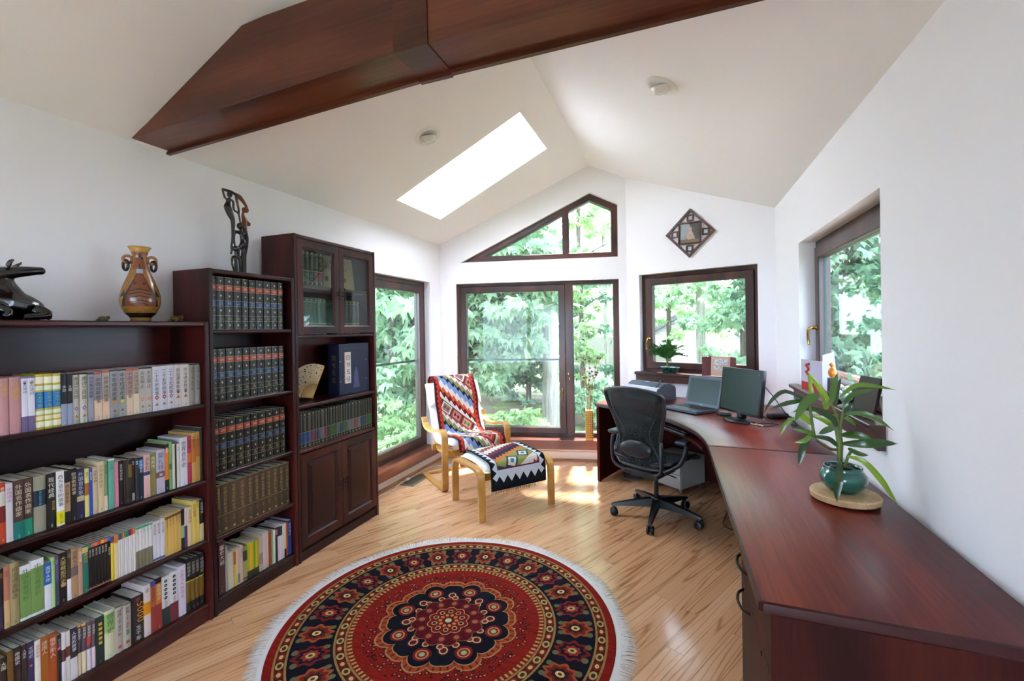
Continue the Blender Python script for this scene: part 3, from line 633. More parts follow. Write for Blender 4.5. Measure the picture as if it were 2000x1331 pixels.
  (1.0191, 1.0334, 0.206, '#cfcac8', [(0.5, 0.7, '#6a3a30')], '', '#7a7078', 'white book with brown picture'),
  (1.0340, 1.0551, 0.208, '#c9c6cc', [(0.42, 1, '#2a2430')], '人类的故事', '#d8d4d8', 'white book with black upper half'),
  (1.0557, 1.0708, 0.208, '#cfc0a0', [(0.44, 1, '#4a4048'), (0.95, 1, '#c89a5a')], '世界通史', '#d0c8c8', 'cream volume with dark title block'),
  (1.0712, 1.0867, 0.205, '#cfc0a0', [(0.44, 1, '#4a4048'), (0.95, 1, '#c89a5a')], '世界通史', '#d0c8c8', 'cream volume with dark title block'),
  (1.0871, 1.1025, 0.201, '#c4c0cc', [(0.44, 1, '#54464e'), (0.52, 0.7, '#a83a34')], '世界通史', '#d0c8c8', 'lavender volume with dark title block'),
  (1.1029, 1.1167, 0.197, '#d0b8c4', [(0.44, 1, '#54464e')], '世界通史', '#d0c8c8', 'pink volume with dark title block'),
  (1.1172, 1.1460, 0.198, '#16302c', [], '', '#c8a03c', 'dark green book with gold squares'),
  (1.1478, 1.1854, 0.207, '#c6c4a4', [(0.55, 0.93, '#86a860')], '世界史', '#4a6a3a', 'thick pale book with green panel'),
  (1.1861, 1.2156, 0.202, '#aaa298', [(0.985, 1, '#17130f')], '世界上下五千年', '#1c1814', 'thick grey-beige history volume, red seal'),
  (1.2161, 1.2456, 0.197, '#aaa298', [(0.985, 1, '#17130f')], '世界上下五千年', '#1c1814', 'thick grey-beige history volume, green clover'),
  (1.2482, 1.2963, 0.207, '#241a1c', [], '5000', '#c8862c', 'thick black history book, large gold numerals'),
  (1.2973, 1.3239, 0.237, '#cbbcb8', [(0.42, 0.66, '#d08a14')], '史', '#5a3a1a', 'white-pink book with orange patch'),
  (1.3246, 1.3463, 0.239, '#8a3430', [(0.9, 1, '#3a3a8a'), (0.5, 0.9, '#a8583a')], '美国通史', '#6a2018', 'red book with blue cap'),
  (1.3471, 1.3713, 0.243, '#8a2c2a', [(0.9, 1, '#2a1c14'), (0.5, 0.9, '#b8702c')], '英国通史', '#d8c8a0', 'red book with orange middle, black cap'),
  (1.3718, 1.4077, 0.234, '#c9c6c8', [(0, 0.36, '#22352f')], '', '#222', 'white book with dark green foot'),
  (1.4086, 1.4455, 0.239, '#c9c6c8', [(0, 0.37, '#6a2630')], '', '#222', 'white book with maroon foot'),
  (1.4463, 1.4826, 0.247, '#c8c2d4', [], '人类与大地母亲', '#b06a78', 'tall white book with pink lettering'),
  (1.4836, 1.5068, 0.267, '#16130f', [(0.18, 0.56, '#6a5018'), (0.56, 0.58, '#c8a42c')], '中国通史', '#b0aca4', 'black and gold volume'),
  (1.5074, 1.5276, 0.263, '#16130f', [(0.18, 0.56, '#6a5018'), (0.56, 0.58, '#c8a42c')], '中国通史', '#b0aca4', 'black and gold volume'),
  (1.5282, 1.5483, 0.261, '#16130f', [(0.18, 0.56, '#6a5018'), (0.56, 0.58, '#c8a42c')], '中国通史', '#b0aca4', 'black and gold volume'),
  (1.5492, 1.5740, 0.262, '#16130f', [(0.18, 0.56, '#6a5018'), (0.56, 0.58, '#c8a42c')], '中国通史', '#b0aca4', 'black and gold volume'),
 ],
 5: [
  (1.6500, 1.6856, 0.283, '#451f28', [], '国史大纲', '#d8d0d0', 'maroon book, small orange dot'),
  (1.6862, 1.6979, 0.249, '#9a9488', [], '', '#777', 'thin grey-white book'),
  (1.6983, 1.7359, 0.203, '#c3b8a2', [], '', '#999', 'thick cream book'),
  (1.7365, 1.7478, 0.202, '#c0a84a', [(0.6, 0.95, '#b04a2c')], '', '#777', 'thin yellow-red book'),
  (1.7484, 1.7592, 0.201, '#c8bc84', [(0.05, 0.3, '#c8b44a')], '', '#777', 'thin pale yellow book'),
  (1.7599, 1.7720, 0.201, '#bf9a94', [(0.05, 0.3, '#6a6a9a')], '', '#777', 'thin dusty pink book'),
  (1.7727, 1.7902, 0.208, '#c0a694', [], '家居设计', '#8a5a5a', 'pink-cream book'),
  (1.7913, 1.8156, 0.188, '#8f8a5a', [(0.6, 0.9, '#3a3a34'), (0.05, 0.1, '#5a2a24')], '', '#777', 'olive book with dark square'),
  (1.8168, 1.8312, 0.201, '#9aa022', [(0, 0.2, '#2c3022')], '', '#555', 'thin yellow-green book, dark foot'),
  (1.8319, 1.8451, 0.199, '#cfa41c', [(0, 0.2, '#2c3022')], '', '#555', 'thin amber book, dark foot'),
  (1.8457, 1.8580, 0.196, '#cf9a1c', [(0, 0.2, '#2c3022')], '', '#555', 'thin golden book, dark foot'),
  (1.8587, 1.8693, 0.195, '#4c9a1c', [(0, 0.2, '#2c3022')], '', '#555', 'thin green book, dark foot'),
  (1.8700, 1.8806, 0.194, '#cfa41c', [(0, 0.2, '#2c3022')], '', '#555', 'thin yellow book, dark foot'),
  (1.8814, 1.8921, 0.195, '#9c9c1c', [(0, 0.2, '#2c3022')], '', '#555', 'thin lime book, dark foot'),
  (1.8931, 1.9181, 0.213, '#b09a86', [(0.2, 0.5, '#8a7a6a')], '', '#555', 'beige book with brown stains'),
  (1.9189, 1.9379, 0.217, '#c4aca4', [], '', '#8a7070', 'pinkish white book'),
  (1.9387, 1.9570, 0.218, '#c4aca4', [], '', '#8a7070', 'pinkish white book, slimmer'),
  (1.9575, 1.9782, 0.205, '#8a3a1c', [], '', '#c89a4a', 'rust red book'),
  (1.9787, 1.9890, 0.192, '#7a9a4a', [], '', '#555', 'thin grass green book'),
  (1.9899, 2.0057, 0.201, '#c4cccc', [], '', '#777', 'thin white book'),
  (2.0066, 2.0198, 0.209, '#2a2024', [(0.8, 0.95, '#c05a4a')], '', '#777', 'thin black book, red top'),
  (2.0206, 2.0375, 0.209, '#c8b8c0', [(0.72, 1, '#141c34')], '', '#777', 'white book with navy top'),
  (2.0383, 2.0554, 0.207, '#c8b8c0', [(0.72, 1, '#1c2848')], '', '#777', 'white book with dark blue top'),
  (2.0563, 2.0700, 0.213, '#c8bcb4', [], '', '#777', 'thin off-white book'),
  (2.0708, 2.0829, 0.210, '#c8b884', [(0, 0.25, '#1c241c')], '', '#777', 'thin yellow book, black foot'),
  (2.0836, 2.0965, 0.207, '#c8402c', [], '', '#eee', 'thin bright red book'),
  (2.0975, 2.1240, 0.214, '#1c3a7a', [], '室内设计', '#b8c4d8', 'blue book at the shelf end'),
 ],
}
# ------------------------------------------------------------------ bookcases
M_MAH = wood('bookcase_mahogany', '#1c0706', '#330d0a', '#47150f', 'z', .6, .4, .05, 1, True, .3)
M_MAHH = wood('bookcase_mahogany_level', '#1c0706', '#350e0b', '#4a1610', 'y', .6, .38, .06, 1, True, .32)
XB, XFR = -2.566, -2.283   # back and front of the cases
def case(name, label, y0, y1, h, shelves, extra=None):
    t = .02; c = empty(name, (XB, y0, 0), 0, label, 'bookcase'); w = y1-y0; d = XFR-XB
    MB().rbox(0, 0, 0, d, t, h, .003).build('side_panel', M_MAH, c); MB().rbox(0, w-t, 0, d, w, h, .003).build('side_panel', M_MAH, c)
    MB().rbox(0, t, h-.024, d-.003, w-t, h, .006, 3).build('top_panel', M_MAHH, c)
    MB().box(.003, t, .01, .011, w-t, h-.024).build('back_panel', M_MAHH, c)
    for z in shelves: MB().rbox(.011, t, z-.022, d-.005, w-t, z, .007, 3).build('shelf', M_MAHH, c)
    MB().box(d-.022, t, 0, d-.012, w-t, shelves[-1]-.022).build('plinth', M_MAHH, c)
    return c, w, d
case1, *_ = case('bookcase', 'low open mahogany bookcase holding rows of Chinese books at left', .66, 1.6, 1.548, [1.124, .73, .418, .092])
case2, *_ = case('bookcase', 'middle-height narrow mahogany bookcase with three rows of black encyclopedias', 1.604, 2.152, 1.83, [1.507, 1.119, .736, .408, .083])
case3, w3, d3 = case('bookcase', 'tallest mahogany bookcase with glass doors above and panelled doors below', 2.156, 2.958, 2.122, [1.80, 1.469, 1.009, .716, .083])
def pull(parent, x, y, z, h=.085):
    mb = MB(); pts = [(x+.028, y, z+h/2), (x+.03, y, z+h*.25), (x+.031, y, z), (x+.03, y, z-h*.25), (x+.028, y, z-h/2)]
    mb.tube(bez(pts, 3), [.0075, .006, .0048, .004, .0036, .0034, .0034, .0034, .0036, .004, .0048, .006, .0075], 8)
    for q in (.012, -.012): mb.tube([(x-.001, y, z+q), (x+.031, y, z+q)], .0028, 6)
    return mb.build('handle', M_BRONZE, parent, smooth=True)
def door(parent, y0, y1, z0, z1, x, kind, hy):
    dr = empty('door', (x, 0, 0), parent=parent); st = .058 if kind == 'glass' else .062; out = rect(y0, z0, y1, z1); inn = inset(out, st)
    fr = ring('door_frame', out, [inn], -.018, 0, M_MAH, dr, .012)
    # ring is built on (s, depth, z): turn it to face +x
    fr.rotation_euler = (0, 0, rad(90))
    if kind == 'glass': MB().prism([(a, b) for a, b in inset(inn, -.006)], .004, .008, ax='x').build('pane', M_CGLASS, dr)
    else:
        a, b = inset(inn, -.004), inset(inn, .03); vs = [(.008, q[0], q[1]) for q in a]+[(.015, q[0], q[1]) for q in b]+[(.002, q[0], q[1]) for q in a]
        MB().add(vs, [(4,5,6,7), (8,11,10,9)]+[(i, (i+1) % 4, (i+1) % 4+4, i+4) for i in range(4)]+[(i+8, (i+1) % 4+8, (i+1) % 4, i) for i in range(4)]).build('raised_panel', M_MAH, dr)
    pull(dr, .016, hy, {'glass': 1.755, 'wood': .40}[kind]); return dr
for kind, z0, z1 in (('glass', 1.476, 2.094), ('wood', .088, .69)):
    door(case3, .024, w3/2-.0015, z0, z1, d3-.02, kind, w3/2-.024); door(case3, w3/2+.0015, w3-.024, z0, z1, d3-.02, kind, w3/2+.024)
# shelves of the tall case sit behind its doors
for ch in case3.children:
    if ch.name.startswith('shelf') and max(v.co.z for v in ch.data.vertices) in ():
        pass
for ch in [q for q in case3.children if q.name.startswith('shelf')]:
    zt = max(v.co.z for v in ch.data.vertices)
    if 1.6 < zt or zt < .3:
        for v in ch.data.vertices: v.co.x = min(v.co.x, d3-.024)

# ------------------------------------------------------------------ books
M_PAPER = Mt('page_block', .85, .2); _x, _y, _z = M_PAPER.coords(); _n = M_PAPER.noise(M_PAPER.comb(_x*2.0, _y*900.0, _z*2.0), 1.0, 2); M_PAPER.base(M_PAPER.ramp(_n, [(.35, '#cfc8bc'), (.6, '#e9e4dc')])); M_PAPER = M_PAPER.m
def cover(h, w, d, col, bands, hard, rough=.5):
    t = .0022 if hard else .0008; k = 4
    front = []
    for i in range(k+1):
        f = i/k
        front.append((-(.004 if hard else .0012)*(2*f-1)**2*(1.0), t*0+w*f))
    prof = [(-d, 0)]+front+[(-d, w), (-d, w-t), (-.0045, w-t), (-.0045, t), (-d, t)]
    zs = sorted({0.0, 1.0}|{round(b, 4) for q in bands for b in q[:2]}); n = len(prof); mb = MB(); base = mb.slot(cmat(col, rough))
    for z in zs: mb.v += [(x, y, z*h) for x, y in prof]
    for j in range(len(zs)-1):
        mid = (zs[j]+zs[j+1])/2; bc = base
        for q in bands:
            if q[0] <= mid <= q[1]: bc = mb.slot(cmat(q[2], rough))
        for i in range(n):
            mb.f.append((j*n+i, j*n+(i+1) % n, (j+1)*n+(i+1) % n, (j+1)*n+i)); mb.mi.append(bc if 0 <= i <= k+1 else base)
    tri = tessellate_polygon([[Vector((x, y, 0)) for x, y in prof]]); o = (len(zs)-1)*n
    mb.f += [tuple(t_) for t_ in tri]+[tuple(i+o for i in t_) for t_ in tri]; mb.mi += [base]*(2*len(tri)); return mb
def mark(mb, kind, y, z, r, col, x=.0007):
    n = {'diamond': 4, 'dot': 10, 'square': 4, 'tri': 3}[kind]; ph = {'diamond': 0, 'dot': 0, 'square': pi/4, 'tri': pi/2}[kind]; sq_ = 1.3 if kind == 'diamond' else 1
    mb.add([(x, y+r*cos(ph+2*pi*i/n), z+r*sq_*sin(ph+2*pi*i/n)) for i in range(n)], [tuple(range(n))], cmat(col, .6))
def book(y, z0, w, h, d, col, bands, label, xs=-2.31, hard=False, printer=None, group=None, rough=.5, name='book'):
    b = empty(name, (xs, y, z0+.0008), 0, label, 'book', group)
    cover(h, w, d, col, bands, hard, rough).build('cover', None, b, fix=True)
    t = .0022 if hard else .0008; e = .003 if hard else .0006
    MB().box(-d+e, t+.0001, e, -.0046, w-t-.0001, h-e).build('pages', M_PAPER, b)
    if printer:
        mb = MB(); printer(mb, w, h)
        if mb.v: mb.build('spine_print', None, b, fix=False)['kind'] = 'stuff'
    return b
PLN = lambda a, b: (.0008, a, b)
def spine_title(title, tc, desc):
    def pr(mb, w, h):
        m = cmat(tc, .6)
        if '5000' in title:
            z = .8
            for ch in '5000': letters(mb, ch, w/2, h*z-.03, .05, lambda a, b: (.0008, w*.42+(b-(h*z-.03))*.8, h*z+(a-w/2)*-.9), m); z -= .115
            letters(mb, '五千年', w*.52, h*.36, w*.46, PLN, cmat('#d8d4d0', .6), True); mark(mb, 'dot', w*.5, h*.92, w*.22, '#6a2a3a'); return
        if title:
            top, bot = .93, .34
            if 'upper half' in desc or 'title block' in desc or 'blue upper' in desc: bot = .5
            if 'cap' in desc and len(title) > 2: top = .88
            if 'middle panel' in desc: top, bot = .74, .28
            if 'navy label' in desc: top, bot = .73, .47
            if 'blue banded' in desc: top, bot = .67, .39
            if 'black paperback with blue' in desc: top, bot = .78, .5
            sz = min(w*.74, (top-bot)*h/(len(title)*1.06))
            letters(mb, title, w*.5, h*top, sz, PLN, m, True)
        cw = {'purple': '#7a5f9a', 'orange': '#cf7a2a', 'yellow': '#d2c23a', 'red': '#9a4440', 'bird': '#9a6a30', 'gold': '#c8a03c', 'beige': '#b08a70', 'green': '#3a8a4a'}
        if 'diamond' in desc:
            c = [v for q, v in cw.items() if q+' diamond' in desc][0]; zz = .3 if 'poetry' not in desc else .3
            mark(mb, 'diamond', w/2, h*.3, w*.3, c); mark(mb, 'dot', w/2, h*.3, w*.1, '#d8c8b8', .0009); mark(mb, 'tri', w/2, h*.14, w*.3, '#8a6a3a')
        if ' dot' in desc: mark(mb, 'dot', w/2, h*(.33 if h < .25 else .86), w*.24, cw['yellow' if 'yellow' in desc else 'orange']); mark(mb, 'tri', w/2, h*.14, w*.26, '#6a4a38')
        if 'bird' in desc: mark(mb, 'diamond', w/2, h*.36, w*.2, '#7a4a5a'); mark(mb, 'tri', w/2, h*.25, w*.34, cw['bird'])
        if 'gold squares' in desc:
            for q in range(5): mark(mb, 'square', w*.55, h*(.84-.1*q), w*.3, cw['gold'])
        if 'disc' in desc: mark(mb, 'dot', w/2, h*.36, w*.36, cw['beige'])
        if 'flower' in desc: mark(mb, 'dot', w/2, h*.88, w*.26, '#b09a3a')
        elif 'purple patterned' in desc: mark(mb, 'dot', w/2, h*.88, w*.26, '#7a2a6a')
        if 'dark green foot' in desc or 'maroon foot' in desc:
            for q in range(5): mark(mb, 'dot', w/2, h*(.9-.085*q), w*.2, '#221c1c'); mark(mb, 'tri', w/2, h*(.9-.085*q), w*.08, '#d8d4d0', .0009)
            letters(mb, '亚洲史', w/2, h*.5, w*.3, PLN, cmat('#333', .6), True)
        if 'square picture' in desc: mark(mb, 'square', w/2, h*.425, w*.25, '#b0a8b0', .0009)
        if 'yellow subtitle' in desc: letters(mb, '音乐名篇', w*.7, h*.5, w*.34, PLN, cmat('#b8b03a', .6), True)
        if 'orange mark' in desc: mark(mb, 'dot', w/2, h*.62, w*.2, '#c87a2a')
        if 'seal' in desc: mark(mb, 'square', w/2, h*.12, w*.3, '#b0503a')
        if 'clover' in desc: mark(mb, 'dot', w/2, h*.33, w*.24, '#2f8a4a'); mark(mb, 'dot', w/2, h*.14, w*.28, '#8a5a30')
        if 'yellow foot label' in desc: letters(mb, '音乐', w/2, h*.22, w*.4, PLN, cmat('#8a7a1a', .6), True)
        # author or press line at the foot
        if h > .17 and w > .009 and 'hardcover' not in desc: letters(mb, '出版社', w/2, h*.085, min(w*.22, .0045), PLN, m, True)
    return pr
ROW = {1: (1.124, 'first shelf of low bookcase'), 2: (.73, 'second shelf of low bookcase'), 3: (.418, 'third shelf of low bookcase'), 4: (.092, 'bottom shelf of low bookcase'), 5: (.083, 'bottom shelf of middle bookcase')}
rb = random.Random(5)
for k, rows in BOOKS.items():
    z0, nm = ROW[k]; n = len(rows)
    for i, (y0, y1, h, col, bands, title, tc, desc) in enumerate(rows):
        hard = 'hardcover' in desc or 'thick' in desc or 'volume' in desc
        dd = min(.235, h*.72+rb.uniform(-.006, .006)); xs = -2.31-rb.uniform(0, .004)
        book(y0, z0, y1-y0, h, dd, col, bands, '%s, %s from right, %s' % (desc, ordinal(n-i), nm), xs, hard, spine_title(title, tc, desc), 'books on the '+nm, .45)

# encyclopedia sets
GOLD = '#9a8a62'
ENC = [(0, .006, GOLD), (.155, .162, GOLD), (.262, .268, GOLD), (.44, .446, GOLD), (.446, .545, '#12294a'), (.545, .551, GOLD), (.735, .742, GOLD), (.742, .84, '#8f2f22'), (.84, .847, GOLD), (.99, .996, GOLD)]
def enc_print(i):
    def pr(mb, w, h):
        for q in (.08, .36, .64, .92): mark(mb, 'tri' if 0 else 'diamond', w/2, h*q, w*.13, '#b0a47c'); 
        for q in (.775, .79, .805): mb.add([(.0008, w*.2, h*q), (.0008, w*.8, h*q), (.0008, w*.8, h*(q+.007)), (.0008, w*.2, h*(q+.007))], [(0,1,2,3)], cmat('#c09a70', .6))
        for q in (.47, .49, .515): mb.add([(.0008, w*.25, h*q), (.0008, w*.75, h*q), (.0008, w*.75, h*(q+.008)), (.0008, w*.25, h*(q+.008))], [(0,1,2,3)], cmat('#7a86a0', .6))
        letters(mb, str(i), w/2, h*.225, w*.26, PLN, cmat('#b0a47c', .6))
        for q in (.185, .205): mb.add([(.0008, w*.25, h*q), (.0008, w*.75, h*q), (.0008, w*.75, h*(q+.008)), (.0008, w*.25, h*(q+.008))], [(0,1,2,3)], cmat('#8a8064', .6))
    return pr
EY = [1.637, 1.664, 1.666, 1.709, 1.713, 1.76, 1.764, 1.809, 1.813, 1.852, 1.858, 1.9, 1.904, 1.95, 1.955, 2.002, 2.006, 2.05, 2.055, 2.092]
for z0, nm, h, n0 in ((1.507, 'top', .286, 1), (1.119, 'second', .283, 11), (.736, 'third', .283, 21)):
    for i in range(10):
        book(EY[2*i], z0, EY[2*i+1]-EY[2*i]-.001, h, .21, '#1a1712', ENC, 'black encyclopedia with red and blue bands, %s from left, %s shelf of middle bookcase' % (ordinal(i+1), nm), -2.31, True, enc_print(n0+i), 'black encyclopedia volumes', .35)
DY = [1.641, 1.668, 1.715, 1.765, 1.818, 1.863, 1.904, 1.943, 1.985, 2.032, 2.074, 2.117]
TAN = [(.0, .008, '#a58a4a'), (.355, .362, '#a58a4a'), (.985, .995, '#a58a4a')]
def tan_print(mb, w, h):
    letters(mb, '中国大百科全书', w/2, h*.93, min(w*.6, h*.075), PLN, cmat('#a08448', .5), True); mark(mb, 'dot', w*.55, h*.07, w*.16, '#a08448'); letters(mb, '文学', w/2, h*.3, w*.3, PLN, cmat('#8a7440', .5), True)
for i in range(11):
    c = ['#3d2c1c', '#3f2c1d', '#4a3524', '#4a3525', '#443022', '#402c20', '#402c20', '#443020', '#46331f', '#3c2e1c', '#3a2e20'][i]
    book(DY[i], .408, DY[i+1]-DY[i]-.001, .266-(.004 if i > 8 else 0), .2, c, TAN, 'brown cloth reference volume with gilt lines, %s from left, middle bookcase' % ordinal(i+1), -2.31, True, tan_print, 'brown reference volumes', .5)
FY = [2.191, 2.209, 2.232, 2.267, 2.308, 2.338, 2.361, 2.386, 2.428, 2.457, 2.474, 2.505, 2.533, 2.56, 2.579, 2.612, 2.634, 2.664, 2.696, 2.737, 2.773, 2.81, 2.832, 2.859, 2.887, 2.921, 2.952]
FC = ['#1d2a44', '#1d2f5a', '#1d3a6a', '#20406a', '#6a1a22', '#3a2a44', '#1c2c4a', '#5a5560', '#6a221e', '#2a2a34', '#2f4a30', '#2f4a20', '#35501e', '#4f5660', '#1c3048', '#2a5030', '#35501e', '#565a5c', '#5a5660', '#7a2e1c', '#5a625c', '#1c3048', '#1c2c4a', '#24402a', '#35502a', '#24501f']
FN = {'1': 'navy', '2': 'dark green', '3': 'green', '4': 'grey', '5': 'grey', '6': 'red', '7': 'red'}
fk = (2.934-2.186)/(FY[-1]-FY[0])
def gsp(mb, w, h):
    mark(mb, 'dot', w/2, h*.94, w*.16, '#9a9064'); mark(mb, 'dot', w/2, h*.075, w*.16, '#9a9064'); mb.add([(.0008, w*.35, h*.5), (.0008, w*.65, h*.5), (.0008, w*.65, h*.87), (.0008, w*.35, h*.87)], [(0,1,2,3)], cmat('#4f4a34', .6))
for i in range(26):
    y0 = 2.186+(FY[i]-FY[0])*fk; y1 = 2.186+(FY[i+1]-FY[0])*fk
    book(y0, .716, y1-y0-.001, .238, .17, '#1a1a12', [(.0, .01, '#6a6448'), (.14, .15, '#8a8464'), (.15, .45, FC[i]), (.45, .46, '#8a8464'), (.87, .876, '#6a6448')], 'dark classics volume with %s band, %s from left, in tallest bookcase' % (FN.get(FC[i][1], 'coloured'), ordinal(i+1)), -2.31, True, gsp, 'dark classics volumes with coloured bands', .4)
GT = ['#20382c', '#24402c', '#3a4a34', '#2c3040', '#5a1c22', '#601c20']
for i in range(6):
    book(2.202+i*.041, 1.80, .039, .235, .17, '#1d1f18', [(.0, .01, '#8a8464'), (.12, .13, '#8a8464'), (.13, .42, GT[i]), (.42, .435, '#a39a6a'), (.9, .91, '#8a8464')], 'leather volume with %s lower band behind glass, %s from left, upper shelf' % (['green', 'green', 'olive', 'navy', 'red', 'red'][i], ordinal(i+1)), -2.325, True, gsp, 'leather volumes behind the glass doors', .4)
for i in range(13):
    y0 = 2.198+i*.0395 if i < 7 else 2.575+(i-7)*.041
    book(y0, 1.469, .037, .25, .17, '#23261f' if i > 5 else '#4a4d50', [(.0, .01, '#8a8464'), (.12, .13, '#8a8464'), (.13, .3, '#2f5030' if i > 5 else '#565a60'), (.3, .315, '#9aa05a'), (.88, .89, '#8a8464')], 'gilt leather volume behind %s glass door, %s from left, lower shelf' % ('left' if i < 7 else 'right', ordinal(i+1 if i < 7 else i-6)), -2.325, True, gsp, 'leather volumes behind the glass doors', .4)

# wide tan book shown face-on behind the glass
b = empty('picture_book', (-2.372, 2.455, 1.8035), 0, 'large tan book with dark lettering standing face-out behind glass', 'book'); b.rotation_euler = (0, rad(-7), 0)
MB().rbox(-.022, 0, 0, 0, .37, .245, .002).build('cover', mat('tan_cloth_cover', '#8f7a52', .6), b); mb = MB()
letters(mb, 'THE GREAT', .19, .185, .042, PLN, cmat('#5a4a30', .6)); letters(mb, 'INVENTION', .19, .14, .042, PLN, cmat('#5a4a30', .6)); mark(mb, 'dot', .2, .08, .03, '#a8926a'); mark(mb, 'dot', .265, .075, .02, '#4a3f2c'); mark(mb, 'square', .24, .11, .014, '#4a3f2c'); mark(mb, 'square', .08, .07, .022, '#3a3428'); mb.build('cover_print', None, b, fix=False)
MB().box(-.02, .003, .2451, -.002, .367, .2455).build('pages', M_PAPER, b)
# navy boxed set on the open shelf
M_NAVY = mat('navy_silk_case', '#151a33', .45); b = empty('book_box', (-2.345, 2.608, 1.0098), rad(-4), 'navy cloth book box with white vertical title strip on the open shelf', 'book box')
MB().rbox(-.115, 0, 0, 0, .31, .385, .003).build('case', M_NAVY, b); mb = MB(); mb.add([(.0008, .05, .085), (.0008, .115, .085), (.0008, .115, .32), (.0008, .05, .32)], [(0,1,2,3)], cmat('#cfc6bd', .7)); mb.add([(.001, .05, .085), (.001, .058, .085), (.001, .058, .32), (.001, .05, .32)], [(0,1,2,3)], cmat('#b07a78', .7)); letters(mb, '四书五经', .088, .30, .044, lambda a, q: (.0012, a, q), cmat('#161416', .6), True, 1.22)
mb.build('title_strip', None, b, fix=False)
mb = MB(); mb.add([(.0008, .135+.022*sx, .045+.155*sz) for sx, sz in ((0, 0), (3.2, 0), (2.9, .2), (2.5, .5), (2.4, .75), (2.0, .85), (1.9, 1.0), (1.3, 1.02), (1.1, .86), (.6, .75), (.35, .5), (.5, .2))], [tuple(range(12))], cmat('#4a4a72', .6)); mb.build('robed_figure_print', None, b, fix=False)
mb = MB()
for q in (.02, .262): mb.add([(.0008, q, .02), (.0008, q+.0015, .02), (.0008, q+.0015, .35), (.0008, q, .35)], [(0,1,2,3)], cmat('#4a4660', .6))
for q in (.02, .348): mb.add([(.0008, .02, q), (.0008, .2635, q), (.0008, .2635, q+.0015), (.0008, .02, q+.0015)], [(0,1,2,3)], cmat('#4a4660', .6))
mb.build('border_line', None, b, fix=False)
for (yy, zz) in ((.0, .25), (.0, .1), (.265, .25), (.265, .1)): MB().rbox(-.004, yy, zz, .003, yy+.02, zz+.008, .001).build('clasp', mat('bone_clasp', '#7a5a40', .5), b)
mb = MB(); letters(mb, '四书五经', -.055, .3, .045, lambda a, q: (a, -.0008, q), cmat('#7a6a2a', .5), True, 1.2); mb.build('side_print', None, b, fix=False)
# folding fan
f = empty('folding_fan', (-2.42, 2.425, 1.0095), rad(-8), 'open paper folding fan with brush calligraphy leaning on the open shelf', 'fan')
M_BAM = mat('bamboo_rib', '#b08a48', .45); M_FANP = Mt('fan_paper', .8, .2); _x, _y, _z = M_FANP.coords(); _v = M_FANP.noise(M_FANP.comb(_x*0.0, _y*60, _z*60), 1.1, 2, .6); M_FANP.base(M_FANP.ramp(_v, [(.60, '#c9b99a'), (.64, '#2a2622')])); M_FANP = M_FANP.m
a0, a1 = rad(64), rad(168); nr = 22; mb = MB(); vs = []; fs = []
for i in range(2*nr+1):
    an = a0+(a1-a0)*i/(2*nr); dx = .004 if i % 2 else -.004
    for r in (.1, .24): vs.append((dx-.03*r, cos(an)*r, .012+sin(an)*r*1.0))
fs = [(2*i, 2*i+2, 2*i+3, 2*i+1) for i in range(2*nr)]; mb.add(vs, fs); o = mb.build('fan_leaf', M_FANP, f, fix=False)
sm_ = o.modifiers.new('thick', 'SOLIDIFY'); sm_.thickness = .0012
for i in range(nr+1):
    an = a0+(a1-a0)*i/nr; q = Vector((0, cos(an), sin(an))); s_ = Vector((0, -sin(an), cos(an))); mb = MB(); w_ = .0024 if 0 < i < nr else .0045; L_ = .12 if 0 < i < nr else .24
    A = q*-.012*0+Vector((-.0, 0, .012)); mb.add([A-s_*.0012, A+s_*.0012, A+q*L_+s_*w_+Vector((-.03*L_, 0, 0)), A+q*L_-s_*w_+Vector((-.03*L_, 0, 0)), A-s_*.0012+Vector((.0014, 0, 0)), A+s_*.0012+Vector((.0014, 0, 0)), A+q*L_+s_*w_+Vector((.0014-.03*L_, 0, 0)), A+q*L_-s_*w_+Vector((.0014-.03*L_, 0, 0))], [(0,3,2,1),(4,5,6,7),(0,1,5,4),(1,2,6,5),(2,3,7,6),(3,0,4,7)]); mb.build('rib', M_BAM, f)
mb = MB(); mb.ball((0, 0, .012), .007, 10); mb.tube([(0, 0, .006), (0, .0, 0)], .002, 6); mb.build('pivot', M_BAM, f)
mb = MB(); mb.tube([(-.06, -.05, 0), (-.045, -.03, .1), (-.03, -.07, .05)], .004, 6); mb.tube([(-.06, .03, 0), (-.045, -.03, .1)], .004, 6); mb.build('fan_stand', M_BLACK, f)
# ------------------------------------------------------------------ ornaments on the cases
def voxel(o, size, smooth=2):
    m = o.modifiers.new('merge', 'REMESH'); m.mode = 'VOXEL'; m.voxel_size = size; m.use_smooth_shade = True
    if smooth: s_ = o.modifiers.new('soft', 'SMOOTH'); s_.factor = .5; s_.iterations = smooth
    return o
